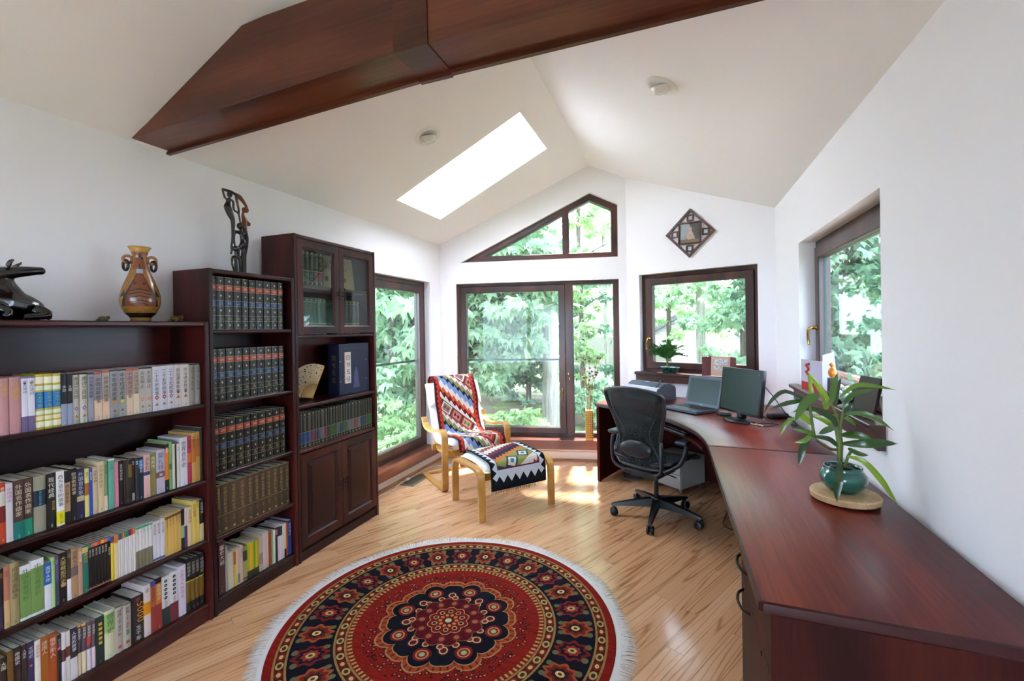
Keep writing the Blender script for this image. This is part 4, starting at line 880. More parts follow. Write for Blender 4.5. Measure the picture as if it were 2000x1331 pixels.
# vase
v = empty('face_vase', (-2.44, 1.378, 1.5485), rad(-31), 'ochre ceramic vase painted with a face, ring handles, on low bookcase', 'vase')
w = Mt('painted_ochre_ceramic', .25, .5, .4); x, y, z = w.coords(); th = y.at2(x); h = z/.362
ocr = w.ramp(w.noise(w.vec, 30, 2), [(.3, '#8a5a26'), (.7, '#a5702f')]); dots = w.voro(w.comb(th*3.0, h*16, 0.0), 2.2, 'Distance', .3)
c = w.mix(dots.lt(.25)*h.band(.12, .34), ocr, '#bb8b46')
cx = (th.abs()/(h*-1.0+.78).mx(.05)*.42); panel = cx.lt(.62)*h.band(.2, .72); c = w.mix(panel, c, '#7a3f22')
edge = cx.band(.62, .8)*h.band(.2, .72); c = w.mix(edge, c, '#3d2c24')
face = th.abs().lt(.75)*h.band(.70, .92); c = w.mix(face, c, '#7d4426')
for a, b, s in ((.33, .345, .5), (.375, .39, .55), (.42, .435, .5), (.24, .25, .4), (.275, .285, .5)): c = w.mix((h+th.abs()*.05).band(a, b)*th.abs().lt(s), c, '#2c1c16')
eye = ((th.abs()-.26).abs()/.09).pw(2)+((h-.5)/.018).pw(2); c = w.mix(eye.lt(1), c, '#33231c'); eye2 = ((th.abs()-.35).abs()/.16).pw(2)+((h-.845)/.012).pw(2); c = w.mix(eye2.lt(1), c, '#2c1c16')
c = w.mix(th.abs().lt(.12)*h.band(.86, .9), c, '#201410'); c = w.mix(th.abs().lt(.07)*h.band(.70, .76), c, '#2a201c'); c = w.mix((th.abs()/.3).pw(2).lt(1)*h.band(.64, .7), c, '#9aa4b4')
tri = (th.abs()-.95).abs(); c = w.mix((tri/.3).lt((h*-1.0+.42)*9.0)*h.gt(.33), c, '#40342a')
c = w.mix(h.band(.055, .115), c, '#2a1a12'); c = w.mix(h.lt(.055), c, '#9a7440'); c = w.mix(h.gt(.93), c, '#b98a3c'); w.base(c)
prof = [(.001, .0), (.040, .0), (.039, .016), (.044, .024), (.06, .04), (.074, .07), (.0795, .10), (.077, .13), (.068, .165), (.054, .205), (.041, .24), (.033, .268), (.0275, .30), (.028, .32), (.034, .342), (.046, .362), (.043, .362), (.03, .34), (.02, .31), (.001, .3)]
MB().lathe(prof, 40).build('body', w.m, v, smooth=True)
M_OCH = mat('ochre_handle', '#9a6436', .3); M_RING = mat('dark_clay_ring', '#2e2019', .35)
for s in (-1, 1):
    MB().tube([(0, s*(.045+.017*cos(2*pi*i/16)), .3+.017*sin(2*pi*i/16)) for i in range(16)], .0065, 8, close=True).build('handle', M_OCH, v, smooth=True)
    MB().tube([(.02*sin(2*pi*i/18)*.75, s*.052+.02*sin(2*pi*i/18)*.5, .272+.024*cos(2*pi*i/18)) for i in range(18)], .0062, 8, close=True).build('hanging_ring', M_RING, v, smooth=True)
# carved figures
c_ = empty('wood_carving', (-2.43, 1.884, 1.8305), 0, 'tall openwork ebony carving of intertwined figures on the middle bookcase', 'carving'); w = Mt('ebony_and_sapwood', .3, .5, .2); x, y, z = w.coords()
n_ = w.noise(w.vec, 40, 3); sap = ((y+n_*.02)*1.0).gt(.028)*z.gt(.285)+(((y-.005).abs()).lt(.022)*z.gt(.40)*y.gt(-.004)); w.base(w.mix(sap.mn(1.0), w.ramp(n_, [(.3, '#0e0908'), (.7, '#22120e')]), '#6a3516'))
k = .0004016; Q = lambda a, b, d=0: (d, (a-290)*k*1.02, (1310-b)*k)
mb = MB()
def limb(pts, rs, n=8): mb.tube(bez(pts, 4), list(np.interp(np.linspace(0, len(pts)-1, 4*(len(pts)-1)+1), range(len(pts)), rs)), n)
limb([Q(90, 95, -.01), Q(130, 100, -.01), Q(190, 108), Q(260, 125), Q(330, 150), Q(400, 230, .005), Q(450, 305, .005)], [.006, .008, .009, .009, .014, .009, .006])
limb([Q(95, 100, -.01), Q(110, 160, -.012), Q(130, 220, -.01)], [.006, .006, .007]); mb.ball(Q(190, 155, -.005), .015, 12, sc=(1, 1, 1.1)); limb([Q(180, 180), Q(175, 215)], [.006, .006])
limb([Q(150, 215), Q(160, 270), Q(145, 340), Q(180, 430), Q(220, 520), Q(222, 640), Q(215, 780), Q(195, 890)], [.014, .012, .02, .019, .013, .01, .008, .006]); limb([Q(165, 225), Q(230, 245), Q(240, 360), Q(310, 400), Q(335, 520)], [.008, .007, .006, .006, .005])
limb([Q(280, 130), Q(290, 220), Q(315, 340), Q(320, 400)], [.01, .008, .006, .005]); mb.ball(Q(410, 325, .005), .019, 12, sc=(1, 1.1, .95)); limb([Q(390, 350, .005), Q(370, 395, .005), Q(400, 430), Q(450, 520)], [.007, .008, .011, .013]); mb.ball(Q(455, 525, .006), .013, 10)
limb([Q(380, 400), Q(400, 480), Q(405, 620), Q(425, 740), Q(420, 870), Q(395, 1000), Q(385, 1200), Q(385, 1308)], [.01, .014, .014, .014, .012, .011, .012, .012]); limb([Q(430, 470), Q(370, 520), Q(330, 535)], [.008, .006, .005])
mb.ball(Q(312, 585, .01), .018, 12, sc=(1, 1, 1.1)); limb([Q(318, 620, .01), Q(325, 670, .01)], [.006, .007]); limb([Q(245, 675), Q(330, 685, .008), Q(400, 690)], [.007, .013, .01]); limb([Q(250, 680), Q(235, 780), Q(245, 890)], [.007, .006, .005])
limb([Q(340, 690, .01), Q(350, 780, .01), Q(345, 850, .012), Q(310, 920), Q(295, 985)], [.015, .013, .017, .01, .008]); limb([Q(360, 840, .008), Q(375, 950), Q(360, 1100), Q(370, 1300)], [.013, .012, .012, .012])
mb.ball(Q(245, 930, .008), .018, 12); limb([Q(190, 900, .0), Q(195, 970), Q(180, 1020)], [.006, .006, .005]); limb([Q(250, 970, .006), Q(270, 1030, .006), Q(300, 1100), Q(310, 1280)], [.01, .014, .018, .02]); limb([Q(215, 1040), Q(195, 1140), Q(235, 1270)], [.007, .006, .006]); limb([Q(250, 1060), Q(250, 1180), Q(255, 1300)], [.007, .007, .009]); limb([Q(230, 1045), Q(320, 990)], [.007, .006])
limb([Q(235, 1300), Q(300, 1295), Q(395, 1302)], [.009, .011, .011])
voxel(mb.build('carved_body', w.m, c_, smooth=True), .0028, 1)
# lying ox
ox = empty('ox_figurine', (-2.43, .80, 1.5485), 0, 'polished black wooden ox lying with raised head at the shelf edge', 'figurine')
M_EBO = mat('polished_ebony', '#0b0a0d', .18, 0, .6, .4); mb = MB()
limb([(0, -.03, .062), (0, .05, .07), (0, .11, .066), (0, .17, .052), (0, .21, .038)], [.055, .064, .062, .05, .032], 14); limb([(0, .07, .08), (0, .045, .125), (.005, .06, .158), (.015, .095, .178), (.028, .145, .191), (.035, .195, .2)], [.055, .048, .037, .028, .022, .016], 12)
mb.ball((.036, .2, .2), .0165, 12); limb([(0, .12, .09), (0, .105, .13), (.008, .1, .17)], [.05, .042, .03], 12); limb([(.045, .105, .205), (.05, .11, .225), (.046, .122, .234)], [.009, .008, .004]); limb([(.012, .13, .208), (.01, .15, .222), (.01, .158, .232)], [.007, .006, .003]); limb([(.05, .07, .05), (.085, .09, .03), (.09, .075, .012)], [.02, .014, .012]); limb([(.05, .18, .04), (.085, .2, .02), (.08, .13, .012)], [.03, .016, .012]); limb([(0, .2, .05), (.01, .226, .02), (.02, .235, .008)], [.02, .012, .008])
limb([(0, -.02, .05), (0, .1, .02), (0, .21, .012)], [.05, .02, .012], 10)
voxel(mb.build('carved_body', M_EBO, ox, smooth=True), .004, 3)
# two small bronze toads
for nm, y, lab, sc in (('toad_figurine', 1.512, 'small gilded toad figurine beside the ochre vase and middle bookcase', 1.0), ('turtle_figurine', 1.205, 'tiny dull green turtle figurine left of the ochre vase', .7)):
    t = empty(nm, (-2.40, y, 1.5485), rad(20), lab, 'figurine'); mb = MB(); mb.ball((0, 0, .016*sc), .022*sc, 12, sc=(1, 1.2, .75)); mb.ball((.008, .026*sc, .022*sc), .012*sc, 10)
    for a, b in ((.016, -.018), (-.016, -.018), (.016, .014), (-.016, .014)): mb.ball((a*sc, b*sc, .006*sc), .0085*sc, 8)
    for a in (-1, 1): mb.ball((.008+a*.006, .028*sc, .033*sc), .004*sc, 6)
    voxel(mb.build('cast_body', mat('aged_gilt_bronze', '#6a4f22', .35, .7) if sc == 1 else mat('dull_green_stone', '#4a4a34', .5), t, smooth=True), .0016, 1)
# ------------------------------------------------------------------ desk suite
DZ = .775
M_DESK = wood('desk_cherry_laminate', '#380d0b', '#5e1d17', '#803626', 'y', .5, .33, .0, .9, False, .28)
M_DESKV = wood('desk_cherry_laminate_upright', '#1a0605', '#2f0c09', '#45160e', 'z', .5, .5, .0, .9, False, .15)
M_EDGE = mat('desk_edge_band', '#32090b', .4, 0, .3, 0)
def slab_top(name, poly, parent, z1=DZ, th=.03, m=M_DESK, r=.009):
    a = inset(poly, r); n = len(poly); mb = MB(); prof = [(0, z1-th+.004), (0, z1-r), ]
    rings = [(inset(poly, .004), z1-th), (poly, z1-th+.005), (poly, z1-r), (inset(poly, r*.3), z1-r*.3), (a, z1)]
    vs = [(x, y, z) for pl, z in rings for x, y in pl]; fs = []
    for j in range(len(rings)-1): fs += [(j*n+i, j*n+(i+1) % n, (j+1)*n+(i+1) % n, (j+1)*n+i) for i in range(n)]
    ns_ = len(fs); tri = tessellate_polygon([[Vector((x, y, 0)) for x, y in poly]]); k = (len(rings)-1)*n
    fs += [tuple(t) for t in tri]+[tuple(i+k for i in t) for t in tri]
    mb.add(vs, fs); mb.mats = [m, M_EDGE]; mb.mi = [1]*ns_+[0]*(len(fs)-ns_); return mb.build(name, m, parent, angle=35)
dk = empty('desk', (0, 0, 0), 0, 'long straight cherry desk along the right wall beside camera', 'desk')
slab_top('desktop', [(.185, 1.285), (.195, 1.275), (.80, 1.275), (.80, 2.845), (.158, 2.855)], dk)
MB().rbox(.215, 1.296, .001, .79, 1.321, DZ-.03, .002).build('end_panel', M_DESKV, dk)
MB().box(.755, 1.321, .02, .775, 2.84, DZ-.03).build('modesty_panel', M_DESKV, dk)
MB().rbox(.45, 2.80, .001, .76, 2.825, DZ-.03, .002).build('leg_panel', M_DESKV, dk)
ck = empty('corner_desk', (0, 0, 0), 0, 'curved cherry corner desk below the two corner windows', 'desk')
crv = [tuple(p[:2]) for p in bez([(.157, 2.859, 0), (.144, 3.0, 0), (.118, 3.15, 0), (.075, 3.295, 0), (-.022, 3.5, 0), (-.136, 3.665, 0), (-.26, 3.81, 0), (-.48, 3.985, 0), (-.737, 4.156, 0)], 3)]
slab_top('desktop', crv[::-1][:0]+[(.80, 2.849), (.80, 4.44), (-.50, 4.93), (-.57, 4.90)]+crv[::-1], ck)
A_, B_ = Vector((-.742, 4.26)), Vector((-.54, 4.86)); u_ = (B_-A_).normalized(); n_ = Vector((u_.y, -u_.x))*.026
MB().prism([tuple(A_), tuple(B_), tuple(B_+n_), tuple(A_+n_)], .012, DZ-.03).build('side_panel', M_DESKV, ck)
MB().lathe([(.001, 0), (.02, 0), (.02, .01), (.008, .013), (.001, .013)], 12, T=XF(A_.x+.018, A_.y+.03, 0)).build('foot', M_BLACK, ck); MB().lathe([(.001, 0), (.02, 0), (.02, .01), (.008, .013), (.001, .013)], 12, T=XF(B_.x, B_.y-.05, 0)).build('foot', M_BLACK, ck)
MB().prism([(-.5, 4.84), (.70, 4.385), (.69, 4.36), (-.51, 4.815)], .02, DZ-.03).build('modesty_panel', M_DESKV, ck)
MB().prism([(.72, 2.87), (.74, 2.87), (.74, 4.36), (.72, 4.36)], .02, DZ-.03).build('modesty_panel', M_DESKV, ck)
# pull-out keyboard tray following the curve
tr = [(x+.05*0.6+.03, y+.05*.8+.03) for x, y in crv[5:22]]
tray = [(p[0]-.05, p[1]-.05) for p in tr]+[(p[0]+.14, p[1]+.17) for p in tr[::-1]]
MB().prism(tray, .672, .690).build('keyboard_tray', M_DESKV, ck)
kb = empty('keyboard', (-.025, 3.63, .6905), rad(-56), 'black curved computer keyboard on the pull-out tray', 'keyboard')
M_KEY = mat('key_black', '#15171a', .45); mb = MB(); mb.rbox(-.23, -.085, 0, .23, .085, .018, .006); mb.build('keyboard_body', M_BLACK, kb)
mb = MB()
km = MB().rbox(-.0085, -.0085, 0, .0085, .0085, .009, .002, 1)
kme = None
for r in range(5):
    for c in range(20):
        if kme is None: kme = km.build('key', M_KEY, kb); o = kme
        else: o = kme.copy(); COL.objects.link(o)
        o.location = (-.205+c*.0215, -.045+r*.0205, .0175)
# drawer pedestal on castors under the near end
pd = empty('drawer_pedestal', (.222, 1.345, 0), 0, 'cherry drawer pedestal on castors under the near desk end', 'drawer unit')
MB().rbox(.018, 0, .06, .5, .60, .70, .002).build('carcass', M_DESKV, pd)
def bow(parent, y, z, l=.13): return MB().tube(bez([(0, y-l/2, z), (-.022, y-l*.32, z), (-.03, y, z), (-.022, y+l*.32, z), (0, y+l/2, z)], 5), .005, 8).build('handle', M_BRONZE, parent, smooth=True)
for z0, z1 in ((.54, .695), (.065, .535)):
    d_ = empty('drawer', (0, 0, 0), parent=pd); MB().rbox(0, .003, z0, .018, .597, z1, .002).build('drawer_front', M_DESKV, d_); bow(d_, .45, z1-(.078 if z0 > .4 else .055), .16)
MB().lathe([(.001, 0), (.007, 0), (.007, .004), (.001, .004)], 12, T=XF(0, .15, .50, ry=rad(-90))).build('lock', M_BRONZE, pd)
for x, y in ((.05, .06), (.05, .54), (.45, .06), (.45, .54)): MB().lathe([(.001, -.012), (.022, -.012), (.026, -.006), (.026, .006), (.022, .012), (.001, .012)], 14, T=XF(x-.02, y, .0262, rx=rad(90))).tube([(x-.02, y, .026), (x, y, .0615)], .008, 6).build('castor', M_BLACK, pd, smooth=True)
# ------------------------------------------------------------------ laptop
lp = empty('laptop', (-.124, 4.023, DZ+.0005), atan2(-.676, .737), 'open grey laptop with dark screen on the corner desk', 'laptop')
M_LAP = mat('laptop_grey', '#3a444c', .4, .3); M_LAPD = mat('laptop_charcoal', '#20262a', .45); M_SCR = mat('dark_lcd', '#1c2e28', .3, 0, .2)
MB().rbox(0, 0, .003, .345, .26, .026, .005).build('base', M_LAP, lp); MB().box(.02, .11, .0262, .325, .235, .0268).build('key_well', M_LAPD, lp)
k0 = None; kbm = MB().rbox(-.0085, -.0085, 0, .0085, .0085, .0025, .001, 1)
for r in range(6):
    for c in range(15):
        if k0 is None: k0 = kbm.build('key', M_KEY, lp); o = k0
        else: o = k0.copy(); COL.objects.link(o)
        o.location = (.036+c*.0195, .122+r*.0195, .0266)
MB().rbox(.12, .025, .0255, .21, .085, .0268, .0005, 1).build('touchpad', M_LAPD, lp); MB().box(.285, .02, .0262, .31, .035, .0265).build('sticker', mat('pale_sticker', '#9ab4d0', .4), lp)
ld = empty('lid', (0, .262, .02), parent=lp); ld.rotation_euler = (rad(-14), 0, 0)
MB().rbox(0, -.004, 0, .345, .008, .262, .005).build('lid_shell', M_LAP, ld); MB().box(.02, -.0046, .028, .325, -.0041, .238).build('screen', M_SCR, ld)
mb = MB(); letters(mb, 'DELL', .172, .01, .013, lambda a, b: (a, -.0045, b), mat('logo_silver', '#9aa2a6', .4)); mb.build('logo', None, ld, fix=False)
MB().rbox(.155, -.006, .25, .19, -.003, .258, .001).build('latch', M_LAPD, ld)
# ------------------------------------------------------------------ monitor
mo = empty('monitor', (.42, 3.655, DZ+.0005), atan2(3.469-3.79, .522-.31), 'black flat computer monitor on round foot at the desk corner', 'monitor')
M_MON = mat('monitor_black', '#0f1113', .35); M_MSC = mat('monitor_screen', '#1a2c25', .28, 0, .25)
MB().lathe([(.001, 0), (.115, 0), (.12, .006), (.112, .014), (.06, .02), (.001, .022)], 36, sx=1, sy=.85).build('foot', M_MON, mo, smooth=True)
MB().rbox(-.03, -.005, .02, .03, .04, .12, .01).build('neck', M_MON, mo)
hd = empty('display_head', (0, 0, .055), parent=mo); hd.rotation_euler = (rad(-6), 0, 0)
MB().rbox(-.205, -.012, 0, .205, .022, .335, .006).rbox(-.15, .022, .05, .15, .05, .28, .02).build('bezel', M_MON, hd, angle=40); MB().box(-.19, -.0128, .018, .19, -.0122, .32).build('screen', M_MSC, hd)
mb = MB(); letters(mb, 'SAMSUNG', 0, .005, .009, lambda a, b: (a, -.0127, b), MATS['logo_silver']); mb.build('logo', None, hd, fix=False)
MB().box(.17, -.0128, .3, .178, -.0126, .308).build('energy_sticker', mat('green_sticker', '#8fb03a', .5), hd)
# ------------------------------------------------------------------ printer
pr = empty('printer', (-.19, 4.315, DZ+.0005), atan2(.66, -.75), 'grey and white desktop printer under the corner window', 'printer')
# local x runs to the left along the front, local y towards the room (front at y=0, body at negative y)
M_PG = mat('printer_grey', '#3c4852', .45); M_PW = mat('printer_white', '#b9bcc6', .45)
prof = [(0, .004), (0, .115), (-.012, .128), (-.03, .132), (-.10, .165), (-.17, .165), (-.235, .14), (-.25, .12), (-.25, .004)]
MB().prism(prof, .0, .43, ax='x').build('body', M_PG, pr)
MB().prism([(.004, .0), (.004, .112), (-.012, .131), (-.04, .137), (-.04, .13), (-.0, .11), (-.0, .0)], .0, .43, ax='x').build('front_bezel', M_PW, pr)
MB().prism([(-.035, .1385), (-.10, .1685), (-.165, .1685), (-.165, .165), (-.1, .165), (-.035, .1335)], .075, .40, ax='x').build('scanner_lid', mat('printer_lid', '#46525c', .4), pr)
MB().rbox(.1, .001, .03, .36, .012, .085, .003).build('paper_tray', mat('tray_dark', '#1c2630', .5), pr); MB().rbox(.19, -.108, .168, .235, -.085, .1745, .002).build('lid_grip', M_PW, pr)
MB().prism([(-.02, .135), (-.09, .20), (-.097, .197), (-.03, .13)], .03, .045, ax='x').build('paper_guide', M_PG, pr)
# ------------------------------------------------------------------ cables and small things on the desk
def cable(name, pts, r, m, label): return tag(MB().tube(bez(pts, 6), r, 6).build(name, m, None, smooth=True), label, 'cable')
M_CABLE = mat('cable_black', '#121315', .5)
cable('power_cable', [(.60, 3.80, 1.03), (.66, 3.77, .95), (.72, 3.72, .85), (.775, 3.68, .783), (.77, 3.58, .7795), (.74, 3.6, .7795)], .0035, M_CABLE, 'thin black cable hanging from behind the monitor to the desk')
cable('video_cable', [(.50, 3.80, .93), (.56, 3.80, .86), (.60, 3.74, .79), (.64, 3.64, .7795), (.60, 3.52, .7795), (.52, 3.50, .7795), (.55, 3.60, .7795), (.66, 3.58, .7795)], .0035, M_CABLE, 'black looped cable lying on the desk behind the monitor')
tag(MB().tube(bez([(.44, 3.585, .785), (.475, 3.56, .783), (.50, 3.535, .779)], 4), .0045, 6).build('audio_lead', mat('lead_grey', '#b8b4a8', .4), None, smooth=True), 'short grey audio lead with bright plugs beside monitor foot', 'cable')
for nm, c, lab, dx in (('audio_plug', '#d0a020', 'yellow audio plug on the desk by the monitor', 0), ('audio_plug', '#d8d4cc', 'white audio plug on the desk by the monitor', .017)):
    tag(MB().lathe([(.001, 0), (.006, 0), (.006, .02), (.003, .024), (.003, .036), (.001, .036)], 10, T=XF(.505+dx, 3.528-dx, .7815, rz=rad(-45), ry=rad(90))).build(nm, mat('plug_'+nm+c[1:], c, .4), None, smooth=True), lab, 'plug')
ad = empty('power_brick', (.70, 3.84, DZ+.0005), rad(25), 'black rounded power adapter on the desk near the right wall', 'adapter'); MB().rbox(-.075, -.032, 0, .075, .032, .04, .015, 4).build('adapter_body', M_BLACK, ad, angle=40); MB().tube(bez([(.074, 0, .02), (.11, -.02, .006), (.115, -.1, .004), (.09, -.16, .004)], 5), .003, 6).build('adapter_cord', M_CABLE, ad, smooth=True)
MB().tube([(.33, 4.0, .785)]+[(.33, 4.0, .785)], .001, 3)
pc_ = empty('speaker_puck', (.335, 3.865, DZ+.0005), 0, 'small black round gadget between laptop and monitor', 'gadget'); MB().lathe([(.001, 0), (.05, 0), (.054, .008), (.048, .018), (.03, .022), (.001, .024)], 28).build('puck_body', M_MON, pc_, smooth=True); MB().lathe([(.03, .0222), (.034, .0245), (.03, .025), (.026, .0245), (.026, .0222)], 28).build('silver_ring', mat('brushed_silver', '#8a929a', .3, .8), pc_, smooth=True)
# ------------------------------------------------------------------ under the desk
wb = empty('waste_bin', (-.43, 4.50, 0), 0, 'smoked plastic waste bin under the corner desk', 'bin'); MB().lathe([(.001, .002), (.098, .0), (.1, .006), (.128, .285), (.132, .29), (.132, .298), (.126, .298), (.124, .285), (.096, .01), (.001, .008)], 36).build('bin_body', mat('smoked_plastic', '#2c2a33', .25), wb, smooth=True)
MB().lathe([(.0995, 0), (.104, 0), (.104, .012), (.0995, .012)], 36).build('bin_foot', mat('bin_foot_grey', '#5a4a44', .4), wb)
cu = empty('white_cabinet_unit', (-.27, 4.33, 0), rad(-36), 'low white drawer unit on castors under the corner desk', 'drawer unit'); MB().rbox(0, .018, .045, .34, .36, .30, .004).build('carcass', mat('unit_white', '#96938f', .6), cu)
MB().rbox(.004, 0, .05, .336, .018, .17, .003).build('drawer', mat('unit_white', '#96938f', .6), cu); MB().rbox(.004, 0, .175, .336, .018, .297, .003).build('drawer', mat('unit_white', '#96938f', .6), cu)
for x, y in ((.04, .05), (.3, .05), (.04, .32), (.3, .32)): MB().lathe([(.001, -.01), (.018, -.01), (.021, 0), (.018, .01), (.001, .01)], 14, T=XF(x, y, .0215, rx=rad(90))).tube([(x, y, .02), (x, y+.01, .046)], .007, 6).build('castor', mat('castor_grey', '#6a6a6c', .4), cu, smooth=True)
cable('floor_cable', [(.40, 4.0, .70), (.40, 3.95, .35), (.36, 3.9, .03), (.33, 3.8, .004), (.30, 3.62, .004), (.36, 3.55, .004), (.45, 3.65, .004)], .004, M_CABLE, 'black cable looping down to the floor under the desk')
# ------------------------------------------------------------------ plant on a stone disc
sd = empty('stone_disc', (.617, 2.12, DZ), 0, 'round cream travertine disc carrying the green plant pot', 'trivet'); w = Mt('travertine', .6, .3); w.coords(); n1 = w.noise(w.vec, 22, 4, .6); n2 = w.noise(w.vec, 90, 3, .6); w.base(w.mix(n2.gt(.66), w.ramp(n1, [(.3, '#a88a60'), (.7, '#c9ab80')]), '#6a5236')); w.bump(n2, .3, .002)
MB().lathe([(.001, .0), (.085, .0), (.085, .008), (.001, .008)], 40).build('felt_foot', mat('felt_dark', '#2a211c', .9), sd); MB().lathe([(.001, .008), (.11, .008), (.116, .012), (.118, .03), (.114, .035), (.001, .035)], 56).build('disc', w.m, sd, angle=40)
pt = empty('potted_bamboo', (.615, 2.13, DZ+.0355), 0, 'lucky bamboo plant in teal glazed pot standing on the desk', 'plant')
w = Mt('teal_glaze', .08, .6, .6); x, y, z = w.coords(); n1 = w.noise(w.vec, 25, 3); w.base(w.mix((z+n1*.03).gt(.028), '#0f3a34', w.ramp(n1, [(.3, '#0f4a40'), (.7, '#1a6152')]))); M_TEAL = w.m
MB().lathe([(.001, .0), (.045, .0), (.05, .004), (.072, .028), (.081, .05), (.079, .07), (.068, .086), (.062, .09), (.066, .098), (.064, .102), (.059, .101), (.056, .09), (.06, .082), (.001, .08)], 44).build('pot', M_TEAL, pt, smooth=True)
M_PEB = mat('brown_pebble', '#2e1a14', .3); pb = random.Random(2)
for i in range(26):
    a, r = pb.uniform(0, 2*pi), .05*sqrt(pb.random()); MB().ball((r*cos(a), r*sin(a), .089+pb.uniform(-.002, .004)), pb.uniform(.008, .012), 8, sc=(1.2, 1, .7)).build('pebble', M_PEB, pt, smooth=True)
ks = .00046; LQ = lambda a, b, d=0: Vector(((a-740)*ks, d, (1085-b)*ks))
M_STEM = mat('bamboo_stem', '#5a6a24', .4); M_STEMB = mat('bamboo_stem_brown', '#5a4a24', .45)
for pts, r, m in (([LQ(715, 870), LQ(715, 700, .0), LQ(705, 560, .003), LQ(690, 420, 0)], .0085, M_STEM), ([LQ(745, 870, -.012), LQ(770, 770, -.015), LQ(800, 700, -.02)], .0055, M_STEM), ([LQ(730, 870, .012), LQ(740, 700, .016), LQ(735, 540, .02), LQ(760, 420, .024)], .007, M_STEM), ([LQ(705, 725), LQ(650, 720, -.008), LQ(600, 690, -.012), LQ(535, 645, -.016)], .0055, M_STEMB), ([LQ(535, 645, -.016), LQ(515, 560, -.016), LQ(500, 420, -.014), LQ(490, 310, -.012)], .0052, M_STEM), ([LQ(700, 420), LQ(655, 320), LQ(640, 290)], .004, M_STEM), ([LQ(735, 600, .02), LQ(760, 430, .03), LQ(775, 320, .03)], .004, M_STEM)):
    q = bez(pts, 5); MB().tube(q, [r*(1.15 if i % 5 == 0 else 1) for i in range(len(q))], 8).build('stem', m, pt, smooth=True)
w = Mt('bamboo_leaf', .28, .5, .3); x, y, z = w.coords('UV'); r_ = w.rnd(); vein = ((x-.5)*80).sin()*.5+.5; base_ = w.mix(vein*.12, w.ramp(r_, [(0, '#1a3c12'), (.4, '#355e1a'), (.7, '#628422'), (1, '#96b02e')]), '#0e2a0e'); w.base(base_); w.b.inputs['Transmission Weight'].default_value = 0; M_LEAF = w.m
def leaf(parent, pts, width, m, up=(0, -1, .15), fold=.18, name='leaf', n=14):
    q = bez(pts, max(2, n//(len(pts)-1))); k = len(q); mb = MB(); uv = []; U = Vector(up)
    for i, p in enumerate(q):
        t = (q[min(i+1, k-1)]-q[max(i-1, 0)]).normalized(); s_ = t.cross(U); s_ = s_.normalized() if s_.length > 1e-4 else Vector((1, 0, 0)); nn = s_.cross(t); f_ = i/(k-1); wd = width*.5*min(1, (sin(pi*min(1, f_*1.02+.05))**.75)*1.02)+.0005
        if i == k-1: wd = .0003
        for c in (-1, 0, 1): mb.v.append(tuple(p+s_*(c*wd)+nn*(abs(c)*wd*fold*1.6))); uv.append((.5+c*.5, f_))
    for i in range(k-1):
        for c in (0, 1): mb.f.append((i*3+c, i*3+c+1, (i+1)*3+c+1, (i+1)*3+c)); mb.mi.append(0)
    mb.uv = uv; return mb.build(name, m, parent, smooth=True, fix=False)
for pts, wd in (
 ([(640, 300, 0), (570, 190, -.02), (480, 35, -.01)], 44), ([(492, 330, -.012), (500, 200, -.02), (485, 50, .0)], 30), ([(665, 320, 0), (690, 190, .02), (730, 50, .03)], 46), ([(700, 340, .01), (720, 220, .03), (768, 100, .05)], 34),
 ([(745, 270, .03), (870, 172, .05), (1010, 172, .06), (1172, 203, .06)], 36), ([(775, 330, .03), (860, 245, .05), (1015, 195, .05)], 40), ([(560, 238, -.02), (440, 305, -.05), (345, 480, -.07)], 66), ([(440, 292, -.03), (300, 312, -.06), (158, 362, -.08)], 34),
 ([(440, 285, -.03), (290, 212, -.05), (185, 285, -.06), (110, 415, -.07)], 30), ([(352, 435, -.06), (275, 500, -.07), (238, 600, -.07)], 30), ([(468, 640, -.03), (415, 715, -.05), (378, 868, -.06)], 52), ([(510, 575, -.02), (430, 630, -.06), (348, 658, -.06)], 36),
 ([(695, 690, -.01), (610, 615, -.04), (455, 590, -.06)], 36), ([(505, 575, -.02), (430, 562, -.04), (345, 545, -.04)], 28), ([(735, 665, -.01), (870, 632, -.05), (1000, 628, -.03), (1132, 642, -.0)], 66), ([(770, 420, .03), (900, 405, .03), (1000, 445, .02), (1122, 542, .02)], 38),
 ([(760, 768, -.02), (850, 780, -.05), (960, 910, -.05), (1035, 1030, -.04), (1108, 1152, -.03)], 42), ([(690, 800, -.04), (645, 890, -.105), (625, 1000, -.115), (622, 1102, -.12)], 60), ([(700, 540, 0), (640, 430, -.03), (505, 350, -.05)], 40), ([(725, 590, -.01), (810, 560, -.06), (905, 580, -.07)], 52),
 ([(640, 310, 0), (600, 350, -.03), (565, 210, -.05)], 30), ([(690, 460, .02), (580, 390, .0), (450, 375, -.01), (345, 410, -.02)], 32), ([(520, 520, -.016), (450, 450, .02), (410, 395, .04)], 46), ([(720, 560, .02), (620, 480, .05), (520, 450, .06)], 44), ([(735, 470, .02), (800, 400, .05), (850, 330, .06)], 38), ([(700, 520, 0), (600, 540, -.04), (535, 575, -.05)], 44), ([(755, 430, .03), (830, 480, .06), (890, 540, .07)], 34), ([(770, 700, -.015), (820, 720, -.05), (880, 720, -.07)], 34)):
    leaf(pt, [LQ(a, b, d) for a, b, d in pts], wd*ks*1.1, M_LEAF)
